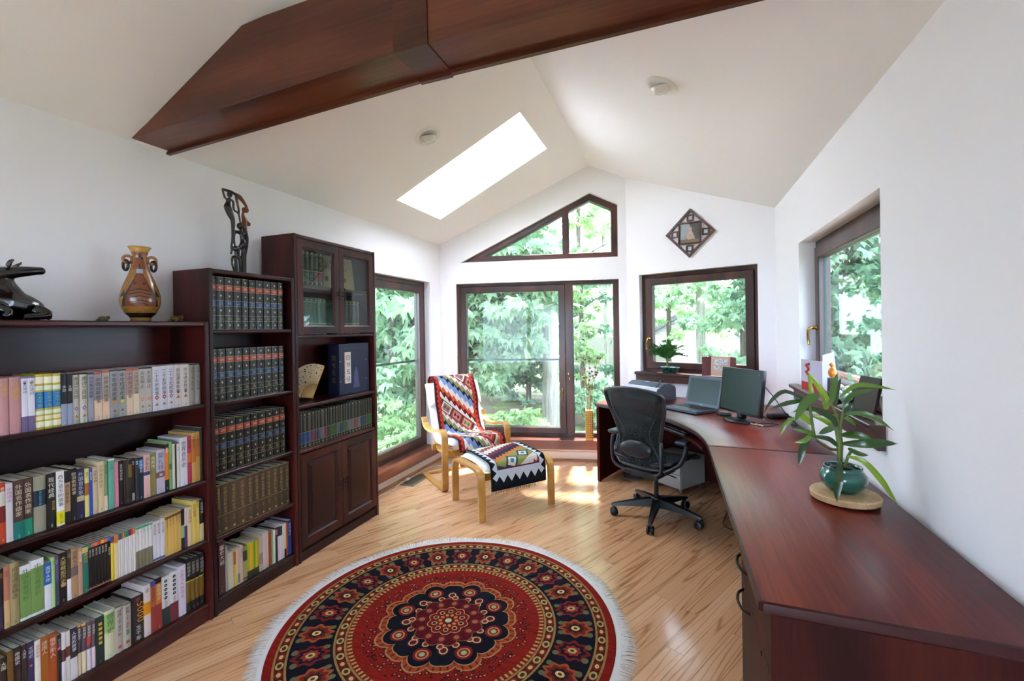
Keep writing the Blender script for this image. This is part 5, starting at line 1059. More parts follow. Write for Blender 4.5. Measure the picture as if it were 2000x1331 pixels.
# ------------------------------------------------------------------ corner window sill
fp = empty('fern_pot', (-.085, 4.80, 1.0085), atan2(-.508, 1.336), 'feathery asparagus fern in an oval dark green dish on sill', 'plant')
w = Mt('mottled_green_glaze', .18, .5, .4); w.coords(); n1 = w.noise(w.vec, 60, 3, .6); w.base(w.ramp(n1, [(.35, '#0c241f'), (.6, '#1b4a44'), (.75, '#3f6a78')])); 
MB().lathe([(.001, 0), (.07, 0), (.072, .008), (.085, .014), (.1, .05), (.107, .056), (.105, .062), (.096, .06), (.09, .048), (.001, .046)], 40, sx=1.0, sy=.48).build('dish', w.m, fp, smooth=True)
pk = random.Random(8)
for i in range(7): MB().ball((.03+pk.uniform(-.02, .045), pk.uniform(-.018, .018), .055), .010, 8, sc=(1.2, 1, .7)).build('pebble', mat('pale_pebble', '#9aa0a8', .4), fp, smooth=True)
M_FERN = Mt('fern_green', .6, .3); M_FERN.coords(); M_FERN.base(M_FERN.ramp(M_FERN.noise(M_FERN.vec, 25, 2), [(.3, '#143a14'), (.6, '#2c6420'), (.8, '#4a8030')])); M_FERN = M_FERN.m
fr_ = random.Random(11); stems = MB(); fronds = []
for i in range(74):
    az = fr_.uniform(0, 2*pi); rr_ = sqrt(fr_.random()); tip = Vector((cos(az)*rr_*.20-.015, sin(az)*rr_*.055-.006, .17+.17*fr_.random()*(1.15-rr_*.55))); b0 = Vector((-.02+fr_.uniform(-.005, .005), fr_.uniform(-.004, .004), .05)); b1 = Vector((-.022+fr_.uniform(-.006, .006), fr_.uniform(-.004, .004), .125)); mid = b1.lerp(tip, .5)+Vector((0, 0, .035))
    q = bez([b0, b1, mid, tip], 6); stems.tube(q, [.0011*(1-.04*j) for j in range(len(q))], 4)
    fm = MB()
    for j in range(8, len(q)):
        t = (q[j]-q[j-1]).normalized(); s0 = t.cross(Vector((0, 0, 1))).normalized() if abs(t.z) < .98 else Vector((1, 0, 0)); ll = .06*(1.2-(j-8)/(len(q)-7))
        for sd_ in (-1, 1):
            for kk in range(8):
                f_ = kk/7; base_p = q[j]+s0*sd_*ll*f_+t*ll*.35*f_; base_p.y = min(base_p.y, .05); d_ = (t*.8+s0*sd_*fr_.uniform(-.6, .9)+Vector((0, fr_.uniform(-.4, .2), fr_.uniform(-.5, .5)))).normalized()*fr_.uniform(.014, .022); e_ = d_.cross(Vector((0, 1, .2))).normalized()*.0017
                fm.add([base_p-e_, base_p+e_, base_p+d_], [(0, 1, 2)])
    fo = fm.build('frond', M_FERN, fp, fix=False); fo['kind'] = 'stuff'
stems.build('stem_cluster', M_STEM, fp, smooth=True)['kind'] = 'stuff'
# folding photo display
fd = empty('photo_display', (.37, 4.585, 1.0085), atan2(-.508, 1.336), 'maroon and cream folding card with two pictures on corner sill', 'card'); M_MAR = mat('maroon_card', '#5a2024', .5)
fd_t = XF(rx=rad(-8))
MB().box(-.085, -.004, 0, .085, 0, .185, T=fd_t).build('centre_panel', mat('cream_card', '#b59a84', .6), fd)
for s_ in (-1, 1): MB().add([(s_*.085, -.004, 0), (s_*.15, -.05, 0), (s_*.15, -.046, .18), (s_*.085, .0222, .184), (s_*.085, 0, 0), (s_*.15, -.046, 0), (s_*.15, -.042, .18), (s_*.085, .026, .184)], [(0,3,2,1),(4,5,6,7),(0,1,5,4),(1,2,6,5),(2,3,7,6),(3,0,4,7)]).build('side_panel', M_MAR, fd)
w = Mt('pale_landscape_print', .5, .3); w.coords(); w.base(w.ramp(w.noise(w.vec, 60, 3), [(.35, '#8a8a90'), (.6, '#c9c9cc')])); 
for z0, z1 in ((.105, .16), (.06, .092)): MB().box(-.062, -.0055, z0, .062, -.0042, z1, T=fd_t).build('picture', w.m, fd)
# ------------------------------------------------------------------ right window sill
card = empty('greeting_card', (.845, 3.36, 1.0545), rad(12), 'white and red folded greeting card standing on right sill', 'card')
M_RED = mat('card_red', '#a82a2a', .5); M_CARDW = mat('card_white', '#b9b4c4', .6)
MB().add([(-.055, -.16, 0), (-.055, .1, 0), (-.055, .1, .2), (-.055, -.16, .2), (-.053, -.16, 0), (-.053, .1, 0), (-.053, .1, .2), (-.053, -.16, .2)], [(0,3,2,1),(4,5,6,7),(0,1,5,4),(1,2,6,5),(2,3,7,6),(3,0,4,7)]).build('front_leaf', M_CARDW, card)
MB().add([(-.053, -.16, 0), (.02, -.19, 0), (.0, -.18, .26), (-.053, -.16, .24), (-.0525, -.157, 0), (.021, -.187, 0), (.001, -.177, .26), (-.0525, -.157, .24)], [(0,3,2,1),(4,5,6,7),(0,1,5,4),(1,2,6,5),(2,3,7,6),(3,0,4,7)]).build('back_leaf', M_CARDW, card)
MB().box(-.057, -.155, .0, -.0552, .095, .055).build('red_band', M_RED, card); mb = MB(); mb.tube(bez([(-.0565, .0, .1), (-.0565, .03, .12), (-.0565, .0, .14), (-.0565, .03, .165), (-.0565, -.01, .175)], 5), .008, 6, flat=(1, 1)); mb.build('red_emblem', M_RED, card)
bl = empty('seashell_bowl', (.835, 2.90, 1.0545), 0, 'dark bowl of shells and pale stones on the right sill', 'bowl'); MB().lathe([(.001, 0), (.04, 0), (.06, .015), (.075, .05), (.07, .052), (.05, .02), (.001, .012)], 30).build('bowl_body', mat('bowl_black', '#15110f', .3), bl, smooth=True)
for i in range(9): a = i*.7; MB().ball((.03*cos(a), .04*sin(a), .055+.012*(i % 3)), .02, 10, sc=(1, 1.1, .8)).build('shell', mat('shell_%d' % (i % 3), ['#a9b2c4', '#8a8f80', '#b8a898'][i % 3], .4), bl, smooth=True)
of = empty('orange_figurine', (.83, 3.03, 1.0545), 0, 'small orange figurine on dark pedestal on right window sill', 'figurine'); MB().rbox(-.02, -.02, 0, .02, .02, .12, .004).build('pedestal', mat('ped_dark', '#2a1a14', .4), of)
mb = MB(); mb.ball((0, 0, .15), .022, 10, sc=(1, 1, 1.4)); mb.ball((0, .004, .195), .014, 10); mb.ball((0, -.012, .17), .012, 8); voxel(mb.build('figure', mat('glossy_orange', '#c8701c', .3), of, smooth=True), .003, 1)
gl_ = empty('glass_ornament', (.80, 2.72, 1.0545), 0, 'small clear glass ornament on the right window sill', 'ornament'); MB().lathe([(.001, 0), (.03, 0), (.034, .01), (.012, .02), (.02, .035), (.035, .05), (.02, .07), (.001, .075)], 18).build('glass_body', mat('pale_glass', '#7f9a98', .05, 0, .8), gl_, smooth=True)
pf = empty('framed_photo', (.80, 2.50, 1.0545), rad(12), 'dark wooden photo frame on easel seen from the side, right sill', 'photo frame'); T_ = XF(ry=rad(14))
MB().rbox(-.008, -.075, .0, .008, .075, .185, .003, T=T_).build('frame', mat('frame_maroon', '#2e1414', .35), pf); MB().box(.008, -.065, .01, .0095, .065, .175, T=T_).build('backing', mat('frame_backing', '#8a8680', .7), pf)
for y_ in (-.05, .05): MB().tube([(.035, y_, .13), (.062, y_, .0)], .005, 6).build('easel_leg', mat('easel_pale', '#a8a090', .5), pf)
# ------------------------------------------------------------------ bentwood armchair, footstool, kilim throws
M_BENT = wood('bent_birch', '#9a6a2c', '#b5823c', '#c6954e', 'x', .7, .4, .2, .8)
w = Mt('white_canvas', .85, .2); w.coords(); n1 = w.noise(w.vec, 160, 2); w.b.inputs['Base Color'].default_value = (.72, .71, .69, 1); w.bump(n1, .15, .002); M_CANV = w.m
FRZ = atan2(-.637, .771)
def interp(pts, n):
    q = bez([Vector((p[0], 0, p[1])) for p in pts], n); return [(v.x, v.z) for v in q]
ac = empty('armchair', (-1.803, 3.821, 0), FRZ, 'bentwood lounge armchair with white cushion near the terrace door', 'armchair')
arm = interp([(-.56, .60), (-.54, .545), (-.47, .505), (-.32, .50), (-.16, .53), (-.06, .545), (-.012, .52), (0, .46), (0, .25), (0, .06), (-.012, .02), (-.05, .0125), (-.3, .0125), (-.58, .0125)], 4)
for s in (-1, 1):
    MB().ribbon([(x, s*.33, z) for x, z in arm], .058, .023, (0, 1, 0)).build('side_frame', M_BENT, ac, angle=30)
MB().rbox(-.60, -.30, .001, -.55, .30, .024, .004).build('floor_rail', M_BENT, ac)
MB().rbox(-.05, -.30, .30, -.03, .30, .36, .004).build('front_rail', M_BENT, ac); MB().rbox(-.44, -.30, .28, -.42, .30, .34, .004).build('rear_rail', M_BENT, ac)
seat = interp([(.0, .385), (-.14, .37), (-.28, .33), (-.38, .325), (-.46, .40), (-.54, .58), (-.61, .78), (-.66, .92)], 6)
for s in (-1, 1): MB().ribbon([(x+.0, s*.235, z-.03) for x, z in seat], .05, .018, (0, 1, 0)).build('seat_spring', M_BENT, ac, angle=30)
def pad(path, hw, th, name, m, parent, off=0, nu=14, puff=.35, uvs=False, closed=True, edge=.02):
    """upholstered slab along an x-z path; half width hw(t), thickness th(t)"""
    P = [Vector((x, 0, z)) for x, z in path]; k = len(P); mb = MB(); uv = []; L = [0]
    for i in range(1, k): L.append(L[-1]+(P[i]-P[i-1]).length)
    top = []; bot = []
    for i in range(k):
        t = (P[min(i+1, k-1)]-P[max(i-1, 0)]).normalized(); nn = Vector((0, 1, 0)).cross(t); nn = nn if nn.z*1+nn.x*.5 > 0 else -nn
        f = i/(k-1); W = hw(f) if callable(hw) else hw; H = th(f) if callable(th) else th
        endf = min(1, min(f, 1-f)*k/2.0+.25) if closed else 1
        for j in range(nu+1):
            u = -1+2*j/nu; e = (1-abs(u)**6)**.5 if closed else 1
            d = off+H*(.5 if closed else 0)*e*endf; b = P[i]+Vector((0, u*W, 0))
            top.append(b+nn*(d+(.006*cos(u*5)*puff if closed else 0))); bot.append(b-nn*((H*.5*e*endf) if closed else (edge*-1*0-off+ -off*0)) if closed else b+nn*(off-edge)); uv.append((j/nu, L[i]))
    mb.v = [tuple(p) for p in top+bot]; N = len(top); w_ = nu+1
    for i in range(k-1):
        for j in range(nu):
            a = i*w_+j; mb.f += [(a, a+1, a+w_+1, a+w_), (N+a, N+a+w_, N+a+w_+1, N+a+1)]; mb.mi += [0, 0]
    for i in range(k-1):
        for j in (0, nu): a = i*w_+j; mb.f.append((a, a+w_, N+a+w_, N+a)); mb.mi.append(0)
    for j in range(nu):
        for i in (0, k-1): a = i*w_+j; mb.f.append((a, a+1, N+a+1, N+a)); mb.mi.append(0)
    mb.uv = uv+uv; return mb.build(name, m, parent, smooth=True)
cpath = interp([(.05, .43), (-.1, .425), (-.26, .385), (-.365, .385), (-.435, .46), (-.51, .62), (-.58, .80), (-.645, .925)], 5)
pad(cpath, .285, lambda f: .085, 'cushion', M_CANV, ac)
hp = interp([(-.505, .70), (-.555, .82), (-.61, .925)], 5); pad([(x-.012, z-.004) for x, z in hp], .30, .11, 'head_pillow', M_CANV, ac)

def kilim(name):
    w = Mt(name, .9, .15); u, v, _ = w.coords('UV'); v = v/.44
    tri = lambda a: ((a.fr()-.5).abs()*2.0)
    zz = tri(u*11.0+v*2.0)*.07
    p = ((v*-1.0-u*1.0)*.86+2.95); f = p.fr(); g = (p+zz).fr()
    c = w.col('#c9bfb4')
    c = w.mix(g.band(.40, .52), c, '#7d7a52'); c = w.mix(g.band(.50, .56), c, '#1c1a2c'); c = w.mix(g.band(.56, .68), c, '#6f83ad'); c = w.mix(g.band(.80, .88), c, '#c2502a'); c = w.mix(g.band(.88, .955), c, '#5e1523'); c = w.mix(g.band(.28, .33), c, '#b04a5a')
    band = f.lt(.27); q = (u*3.0-v*1.7); cell = q.fr(); ci = q.fl()*.3819; cs = ci.fr(); fy = f/.27
    tile = w.ramp(cs, [(0, '#c3b9b0'), (.33, '#b23c30'), (.6, '#b89a70'), (.85, '#6f7d64')]); 
    du = (cell-.5).abs(); dv = (fy-.5).abs(); box = du.mx(dv); c = w.mix(band, c, '#5e2a20'); c = w.mix(band*box.lt(.42), c, w.ramp(cs, [(0, '#6f7d64'), (.33, '#8f2a24'), (.6, '#b23c30'), (.85, '#c9bfb4')])); c = w.mix(band*box.lt(.33), c, tile)
    bow = (du*1.0).gt(dv*.8)*(du+dv*.3).lt(.26); c = w.mix(band*bow, c, w.ramp(cs, [(0, '#a82a3a'), (.33, '#2a1c22'), (.6, '#5a6a50'), (.85, '#a82a3a')]))
    eu = (u-.5).abs(); jag = tri(v*9.0)*.03; c = w.mix((eu).gt(.385), c, '#b5391f'); c = w.mix((eu+jag).gt(.46), c, '#4a0f1c'); c = w.mix((eu-jag).band(.395, .405), c, '#4a0f1c'); c = w.mix(eu.band(.38, .388), c, '#3a1218')
    w.base(c); n1 = w.noise(w.comb(u*160, v*70, 0.0), 1, 2); w.bump(n1, .25, .003); return w.m
th_ = empty('kilim_throw', (-1.803, 3.821, 0), FRZ, 'red bordered kilim throw with diagonal patterns draped over the armchair', 'throw')
tp = interp([(.115, .375), (.108, .43), (.07, .472), (-.1, .468), (-.25, .432), (-.345, .432), (-.40, .48), (-.462, .63), (-.482, .72), (-.50, .80), (-.535, .90), (-.575, .965), (-.635, .99), (-.705, .94), (-.72, .88)], 4)
def wav(f): return .235+.005*sin(f*23)
pad(tp, wav, .006, 'cloth', kilim('red_kilim_weave'), th_, off=.012, closed=False, edge=.006, nu=20)

fs_ = empty('footstool', (-1.43, 3.52, 0), FRZ, 'bentwood footstool with white pad in front of the armchair', 'footstool')
leg = interp([(.262, .0), (.262, .2), (.258, .32), (.235, .365), (.18, .383), (0, .38), (-.18, .372), (-.235, .35), (-.256, .31), (-.262, .2), (-.265, .0)], 4)
for s in (-1, 1): MB().ribbon([(x, s*.325, z) for x, z in leg], .058, .023, (0, 1, 0)).build('side_frame', M_BENT, fs_, angle=30)
for x in (-.21, .215): MB().rbox(x-.01, -.30, .29, x+.01, .30, .345, .004).build('cross_rail', M_BENT, fs_)
pad(interp([(.25, .375), (.1, .395), (-.1, .395), (-.24, .375)], 6), .285, .075, 'cushion', M_CANV, fs_)
def kilim2(name):
    w = Mt(name, .9, .15); u, v, _ = w.coords('UV'); v = v/.54
    tri = lambda a: ((a.fr()-.5).abs()*2.0)
    c = w.col('#b9b0a4'); p = (v*.95-u*.55+2.0); zz = tri(u*12)*.06; g = (p+zz).fr(); f = p.fr()
    c = w.mix(g.band(.3, .42), c, '#a8632c'); c = w.mix(g.band(.42, .55), c, '#2c2030'); c = w.mix(g.band(.55, .66), c, '#5a2030'); c = w.mix(g.band(.80, .9), c, '#7a3a34')
    q = (u*3.0+v*.7).fr(); dd = (q-.5).abs()+((f/.3)-.5).abs(); c = w.mix(f.lt(.3), c, '#7a7a40'); c = w.mix(f.lt(.3)*dd.lt(.5), c, '#243a4a'); c = w.mix(f.lt(.3)*dd.lt(.34), c, '#b9b09a'); c = w.mix(f.lt(.3)*dd.lt(.15), c, '#2f6a86')
    eu = (u-.5).abs(); ev = (v-.08).mn(1.0)
    inn = (eu.lt(.385))*(v.gt(.30)); c = w.mix(inn, '#b4b8bc', c); rim = eu.band(.375, .388)*v.gt(.29)+(v.band(.285, .305))*eu.lt(.388); c = w.mix(rim.mn(1.0), c, '#5a1426')
    tooth = (eu+tri(v*8.0)*.07).gt(.475); c = w.mix(tooth, c, '#0e1216'); t2 = (v-tri(u*7.0)*.10).lt(.10); c = w.mix(t2, c, '#0e1216'); c = w.mix(v.lt(.07), c, '#0c0f12')
    w.base(c); n1 = w.noise(w.comb(u*160, v*70, 0.0), 1, 2); w.bump(n1, .25, .003); return w.m
t2 = empty('kilim_runner', (-1.43, 3.52, 0), FRZ, 'black bordered kilim with fringe draped over the footstool', 'throw')
pad(interp([(.292, .225), (.290, .30), (.283, .375), (.262, .428), (.2, .442), (.05, .447), (-.12, .446), (-.22, .425), (-.245, .395)], 5), .255, .006, 'cloth', kilim2('black_kilim_weave'), t2, off=.004, closed=False, edge=.006, nu=20)
fm = MB(); fq = random.Random(4)
for i in range(110): y_ = -.25+i*.5/109; fm.tube([(.294, y_, .228), (.296+fq.uniform(-.004, .006), y_+fq.uniform(-.006, .006), .228-fq.uniform(.018, .032))], .0012, 3)
fm.build('fringe', mat('black_yarn', '#14161a', .9), t2)['kind'] = 'stuff'

# ------------------------------------------------------------------ swivel chair
oc = empty('office_chair', (-.175, 3.62, 0), rad(-27), 'black mesh swivel office chair at the corner desk', 'office chair')
M_CH = mat('graphite_plastic', '#15171a', .42); M_CHF = mat('chair_frame_grey', '#24262a', .38)
for k in range(5):
    a = rad(265+27+72*k); d_ = Vector((cos(a), sin(a), 0)); s_ = Vector((-sin(a), cos(a), 0)); vs = []
    for r, wd, z0, z1 in ((.02, .032, .085, .15), (.12, .027, .085, .138), (.24, .021, .082, .115), (.325, .017, .078, .098), (.345, .012, .076, .09)):
        for sx, z in ((-1, z0), (1, z0), (.75, z1), (-.75, z1)): vs.append(d_*r+s_*sx*wd+Vector((0, 0, z)))
    fs = [(i*4+j, i*4+(j+1) % 4, (i+1)*4+(j+1) % 4, (i+1)*4+j) for i in range(4) for j in range(4)]+[(3, 2, 1, 0), (16, 17, 18, 19)]
    MB().add(vs, fs).build('base_leg', M_CH, oc, angle=40)
    c_ = d_*.325; mb = MB()
    for sd_ in (-.017, .017): mb.lathe([(.001, -.009), (.024, -.009), (.03, -.005), (.03, .005), (.024, .009), (.001, .009)], 18, T=Matrix.Translation(c_+s_*sd_+Vector((0, 0, .0302))) @ Matrix.Rotation(a+rad(90), 4, 'Z') @ Matrix.Rotation(rad(90), 4, 'Y'))
    mb.tube([tuple(c_-s_*.02+Vector((0, 0, .03))), tuple(c_+s_*.02+Vector((0, 0, .03)))], .012, 8); mb.tube([tuple(c_+Vector((0, 0, .03))), tuple(c_+Vector((0, 0, .085)))], .009, 8); mb.build('castor', M_BLACK, oc, smooth=True)
MB().lathe([(.001, .075), (.04, .075), (.042, .15), (.036, .165), (.001, .165)], 24).build('hub', M_CH, oc, smooth=True)
MB().lathe([(.018, .16), (.018, .34), (.03, .34), (.03, .36), (.001, .36)], 20).build('gas_lift', mat('lift_steel', '#6a6460', .3, .8), oc, smooth=True)
MB().rbox(-.11, -.2, .345, .11, .12, .40, .02, 3).rbox(-.15, -.24, .37, .15, -.12, .42, .02, 3).build('tilt_mechanism', M_CH, oc, angle=40)
# seat
def seat_fn(u, v):
    x = (u-.5)*2; y = (v-.5)*2; W = .255*(1-.06*y*y) ; zz = .485-.012*(1-x*x)+(-.05*max(0, y-.55)**1.3*2.2)+.018*x*x
    return (x*W, y*.225+.0, zz)
w = Mt('chair_pellicle', .7, .3); x, y, z = w.coords(); wv = ((x*900).sin()*(z*900+y*900).sin())*.5+.5; w.base(w.ramp(wv, [(.3, '#0b0d0f'), (.8, '#1d2226')])); M_PEL = w.m
o = MB().grid(seat_fn, 16, 14).build('seat', M_PEL, oc, smooth=True, fix=False); q = o.modifiers.new('t', 'SOLIDIFY'); q.thickness = .018; q.offset = 0
per = [seat_fn(i/16, 0) for i in range(16)]+[seat_fn(1, j/14) for j in range(14)]+[seat_fn(1-i/16, 1) for i in range(16)]+[seat_fn(0, 1-j/14) for j in range(14)]
MB().tube(per, .014, 8, close=True).build('seat_frame', M_CH, oc, smooth=True)
# back
def bw(v):
    return float(np.interp(v, [0, .1, .22, .36, .55, .75, .9, 1.0], [.165, .185, .18, .165, .195, .232, .245, .225]))
def back_fn(u, v):
    x = (u-.5)*2; W = bw(v); z = .44+.60*v; y = -.245-.10*v+.02*sin(v*pi*1.2)+.045*x*x*(1-.3*v); 
    if v > .9: z -= .03*(x*x)*(v-.9)*10
    return (x*W, y, z)
w = Mt('back_mesh', .75, .25); x, y, z = w.coords(); wv = ((x*700).sin()*(z*700).sin())*.5+.5; w.base(w.ramp(wv, [(.3, '#1a1e1e'), (.8, '#343a3a')])); w.b.inputs['Alpha'].default_value = .82; 
o = MB().grid(back_fn, 18, 22).build('backrest', w.m, oc, smooth=True, fix=False); q = o.modifiers.new('t', 'SOLIDIFY'); q.thickness = .006; q.offset = 0
per = [back_fn(i/18, 0) for i in range(18)]+[back_fn(1, j/22) for j in range(22)]+[back_fn(1-i/18, 1) for i in range(18)]+[back_fn(0, 1-j/22) for j in range(22)]
MB().tube(per, .0135, 10, close=True).build('back_frame', M_CHF, oc, smooth=True)
for s in (-1, 1):
    pts = [back_fn(.5+s*.36, .93), back_fn(.5+s*.40, .7), back_fn(.5+s*.30, .45), back_fn(.5+s*.38, .25), back_fn(.5+s*.44, .1)]; MB().tube(bez([(p[0], p[1]-.012, p[2]) for p in pts], 5), .0035, 6).build('back_rib', M_CHF, oc, smooth=True)
    MB().tube(bez([(s*.20, -.275, .66), (s*.205, -.285, .58), (s*.20, -.275, .47), (s*.16, -.255, .42), (s*.08, -.20, .40)], 5), .017, 8, flat=(1, .7)).build('back_upright', M_CHF, oc, smooth=True)
mb = MB(); mb.ball((0, -.285, .585), .1, 18, sc=(1.35, .2, .62)); mb.build('lumbar_pad', M_CH, oc, smooth=True)
for s in (-1, 1):
    am = empty('armrest', (s*.285, .0, 0), parent=oc); MB().rbox(-.045, -.17, .635, .045, .15, .662, .013, 4).build('arm_pad', mat('arm_pad_grey', '#20262e', .35), am, angle=50)
    MB().tube(bez([(0, -.06, .64), (0, -.09, .56), (-s*.01, -.14, .50), (-s*.06, -.17, .46), (-s*.11, -.2, .43)], 5), .02, 8, flat=(1, .75)).build('arm_post', M_CHF, am, smooth=True)
MB().tube([(.13, -.1, .39), (.23, -.12, .385)], .005, 6).build('lever', M_CH, oc, smooth=True)

# ------------------------------------------------------------------ round rug
rg = empty('round_rug', (-1.111, 1.976, 0), 0, 'round red Persian rug with white fringe on the oak floor', 'rug')
w = Mt('persian_rug_pile', .95, .1); x, y, z = w.coords(); R = ((x*x+y*y).sq())/.83; th = y.at2(x); n0 = w.noise(w.vec, 90, 3); n3 = w.noise(w.comb(x*4, y*20, 0.0), 3, 2)
def pol(cells, r0, r1):
    q = th*(cells/(2*pi))+.5; return q.fr()-.5, (R-r0)/(r1-r0)-.5, q.fl()
red = w.ramp(n3*.6+n0*.4, [(.3, '#5e100c'), (.7, '#8a1d14')]); c = red
def guard(c, r0, r1, cells):
    a, b, i = pol(cells, r0, r1); ins = R.band(r0, r1); c = w.mix(ins, c, '#4a1410'); par = (i*.5).fr().gt(.25)
    e = (a/.42).pw(2)+(b/.30).pw(2); c = w.mix(ins*e.lt(1), c, w.mix(par, '#a58a58', '#6a2016')); c = w.mix(ins*e.lt(.28), c, w.mix(par, '#3a2a18', '#b89a64')); c = w.mix(R.band(r0, r0+.012)+R.band(r1-.012, r1), c, '#8a6a3c')
    a2, b2, i2 = pol(cells*2, r0-.035, r0); c = w.mix(R.band(r0-.03, r0-.004)*a2.abs().lt(.22), c, '#9c8a52'); return c
c = guard(c, .885, .955, 84); c = guard(c, .585, .655, 60)
ins = R.band(.655, .885); c = w.mix(ins, c, '#11101c'); a, b, i = pol(26, .655, .885); asp = 1.0; par = (i*.5).fr().gt(.25)
ang = b.at2(a); rad_ = ((a*a)*1.05+b*b).sq(); pet = (ang*8.0).cos()*.05
c = w.mix(ins*(rad_-pet).lt(.40), c, w.mix(par, '#6a1a18', '#8a4426')); c = w.mix(ins*(rad_-pet*.7).lt(.30), c, w.mix(par, '#1a1420', '#6a1c16')); c = w.mix(ins*(rad_-pet*.5).lt(.2), c, w.mix(par, '#8a2a22', '#2a1c1c')); c = w.mix(ins*rad_.lt(.11), c, w.mix(par, '#a89a60', '#c9a870')); c = w.mix(ins*rad_.lt(.05), c, '#4a2a1a')
a3, b3, i3 = pol(52, .655, .885); dt = (((a3.abs()-.5).abs()/.2).pw(2)+((b3.abs()-.36)/.08).pw(2)); c = w.mix(ins*dt.lt(1), c, '#5f5a3c')
# sprinkled blossoms around the medallion
v1 = w.voro(w.comb(x*1.0, y*1.0, 0.0), 46); sp_ = R.band(.36, .505+0.0); c = w.mix(sp_*v1.lt(.46), c, '#3a0e12'); c = w.mix(sp_*v1.lt(.30), c, '#7a2a20'); c = w.mix(sp_*v1.lt(.16), c, '#b08c66')
# scalloped medallion
lob = ((th*8.0).cos().abs()).pw(.6)*.05; lob8 = (th*4.0).cos().abs()*.025; M_ = R-lob-lob8
tl_ = ((th*(64/(2*pi))).fr()-.5).abs().lt(.38); c = w.mix(M_.lt(.362), c, '#9a7446'); c = w.mix(M_.lt(.352), c, w.mix(tl_, '#5a1a14', '#8f3a20')); c = w.mix(M_.lt(.322), c, '#9a7446'); c = w.mix(M_.lt(.314), c, '#0f0e1a')
def petals(c, cells, r0, sa, sr, cols, off=0.0):
    q = th*(cells/(2*pi))+.5+off; a = (q.fr()-.5)*(2*pi/cells); d = ((a*R)/sa).pw(2)+((R-r0)/sr).pw(2)
    for lim, cc in cols: c = w.mix(d.lt(lim)*R.lt(.40), c, cc)
    return c
c = petals(c, 8, .30, .052, .05, [(1, '#6a1418'), (.5, '#a87a4a'), (.3, '#7a1c1a'), (.1, '#8a9a70')]); c = petals(c, 8, .255, .036, .04, [(1, '#3a0d14'), (.5, '#b89a74'), (.25, '#5a1418')], .5); c = petals(c, 16, .225, .022, .022, [(1, '#b8946a'), (.4, '#7a2018')], .25)
M2 = R-(th*6.0).cos().abs()*.03; c = w.mix(M2.lt(.195), c, '#7a4a30'); c = w.mix(M2.lt(.188), c, '#4a0c14'); c = petals(c, 12, .165, .026, .03, [(1, '#6a121a'), (.35, '#8a5a40')], .5)
M3 = R-(th*5.0).cos().abs()*.02; c = w.mix(M3.lt(.11), c, '#b08050'); c = w.mix(M3.lt(.104), c, '#6a1014'); c = petals(c, 10, .085, .016, .018, [(1, '#a89060'), (.4, '#3a1014')]); c = petals(c, 10, .05, .01, .012, [(1, '#b8783c')], .5); c = w.mix(R.lt(.03), c, '#3a2016'); c = w.mix(R.lt(.02), c, '#b9b08a')
c = w.mix(n0.gt(.60)*.25, c, '#1a0808'); w.base(c); w.bump(n0, .35, .004)
MB().lathe([(.001, .0005), (.828, .0005), (.832, .004), (.828, .009), (.001, .0095)], 128).build('pile', w.m, rg, angle=50)
M_FRG = mat('cream_fringe', (.62, .60, .58), .9); mb = MB(); mb.lathe([(.828, .001), (.852, .001), (.853, .004), (.828, .006)], 128); mb.f = mb.f[:-2]; mb.mi = mb.mi[:-2]; mb.build('selvedge', M_FRG, rg)
fm = MB(); fq = random.Random(6)
for i in range(2600):
    a = 2*pi*i/2600+fq.uniform(-.002, .002); sw = .06*sin(a*21)+fq.uniform(-.05, .05); L_ = .072+.012*sin(a*9+1)+fq.uniform(-.014, .01); p0 = Vector((.848*cos(a), .848*sin(a), .004)); d_ = Vector((cos(a+sw*3), sin(a+sw*3), 0)); s_ = Vector((-sin(a), cos(a), 0))*.0013; p1 = p0+d_*L_*.5+Vector((0, 0, .002)); p2 = p0+d_*L_; p2.z = .0012
    fm.add([p0-s_, p0+s_, p1+s_, p1-s_, p2], [(0, 1, 2, 3), (3, 2, 4)])
o = fm.build('fringe', M_FRG, rg, fix=False); o['kind'] = 'stuff'

# ------------------------------------------------------------------ ceiling eyeball lamps
def eyeball(x, y, lab, tilt):
    z = ceil_z(x); sl = (RZ-EL)/(RX-LW) if x < RX else (ER-RZ)/(RW-RX)
    e = empty('eyeball_downlight', (x, y, z), 0, lab, 'ceiling lamp'); e.rotation_euler = (0, -math.atan(sl), 0)
    M_LW = mat('lamp_white', (.78, .76, .74), .4)
    MB().lathe([(.062, .0), (.098, .0), (.1, -.003), (.09, -.008), (.066, -.008), (.062, -.004)], 40).build('trim_ring', M_LW, e, angle=50)
    b = empty('eyeball', (0, 0, -.0), parent=e); b.rotation_euler = tilt
    prof = [(.001, .02)]+[(.06*sin(t_), -.06*cos(t_)*.9-.0) for t_ in (1.55, 1.3, 1.1, .95)]+[(.046, -.04), (.044, -.03), (.001, -.03)]
    MB().lathe(prof[::-1], 32).build('shell', M_LW, b, angle=50); MB().lathe([(.001, -.05), (.02, -.048), (.034, -.04), (.042, -.03), (.001, -.028)], 28).build('bulb', mat('frosted_bulb', (.85, .85, .84), .2), b, smooth=True)
eyeball(-1.697, 2.83, 'white recessed eyeball lamp in the ceiling beside the skylight', (rad(20), rad(25), 0)); eyeball(-.07, 2.79, 'white recessed eyeball lamp in the right ceiling slope', (rad(20), rad(-28), 0))

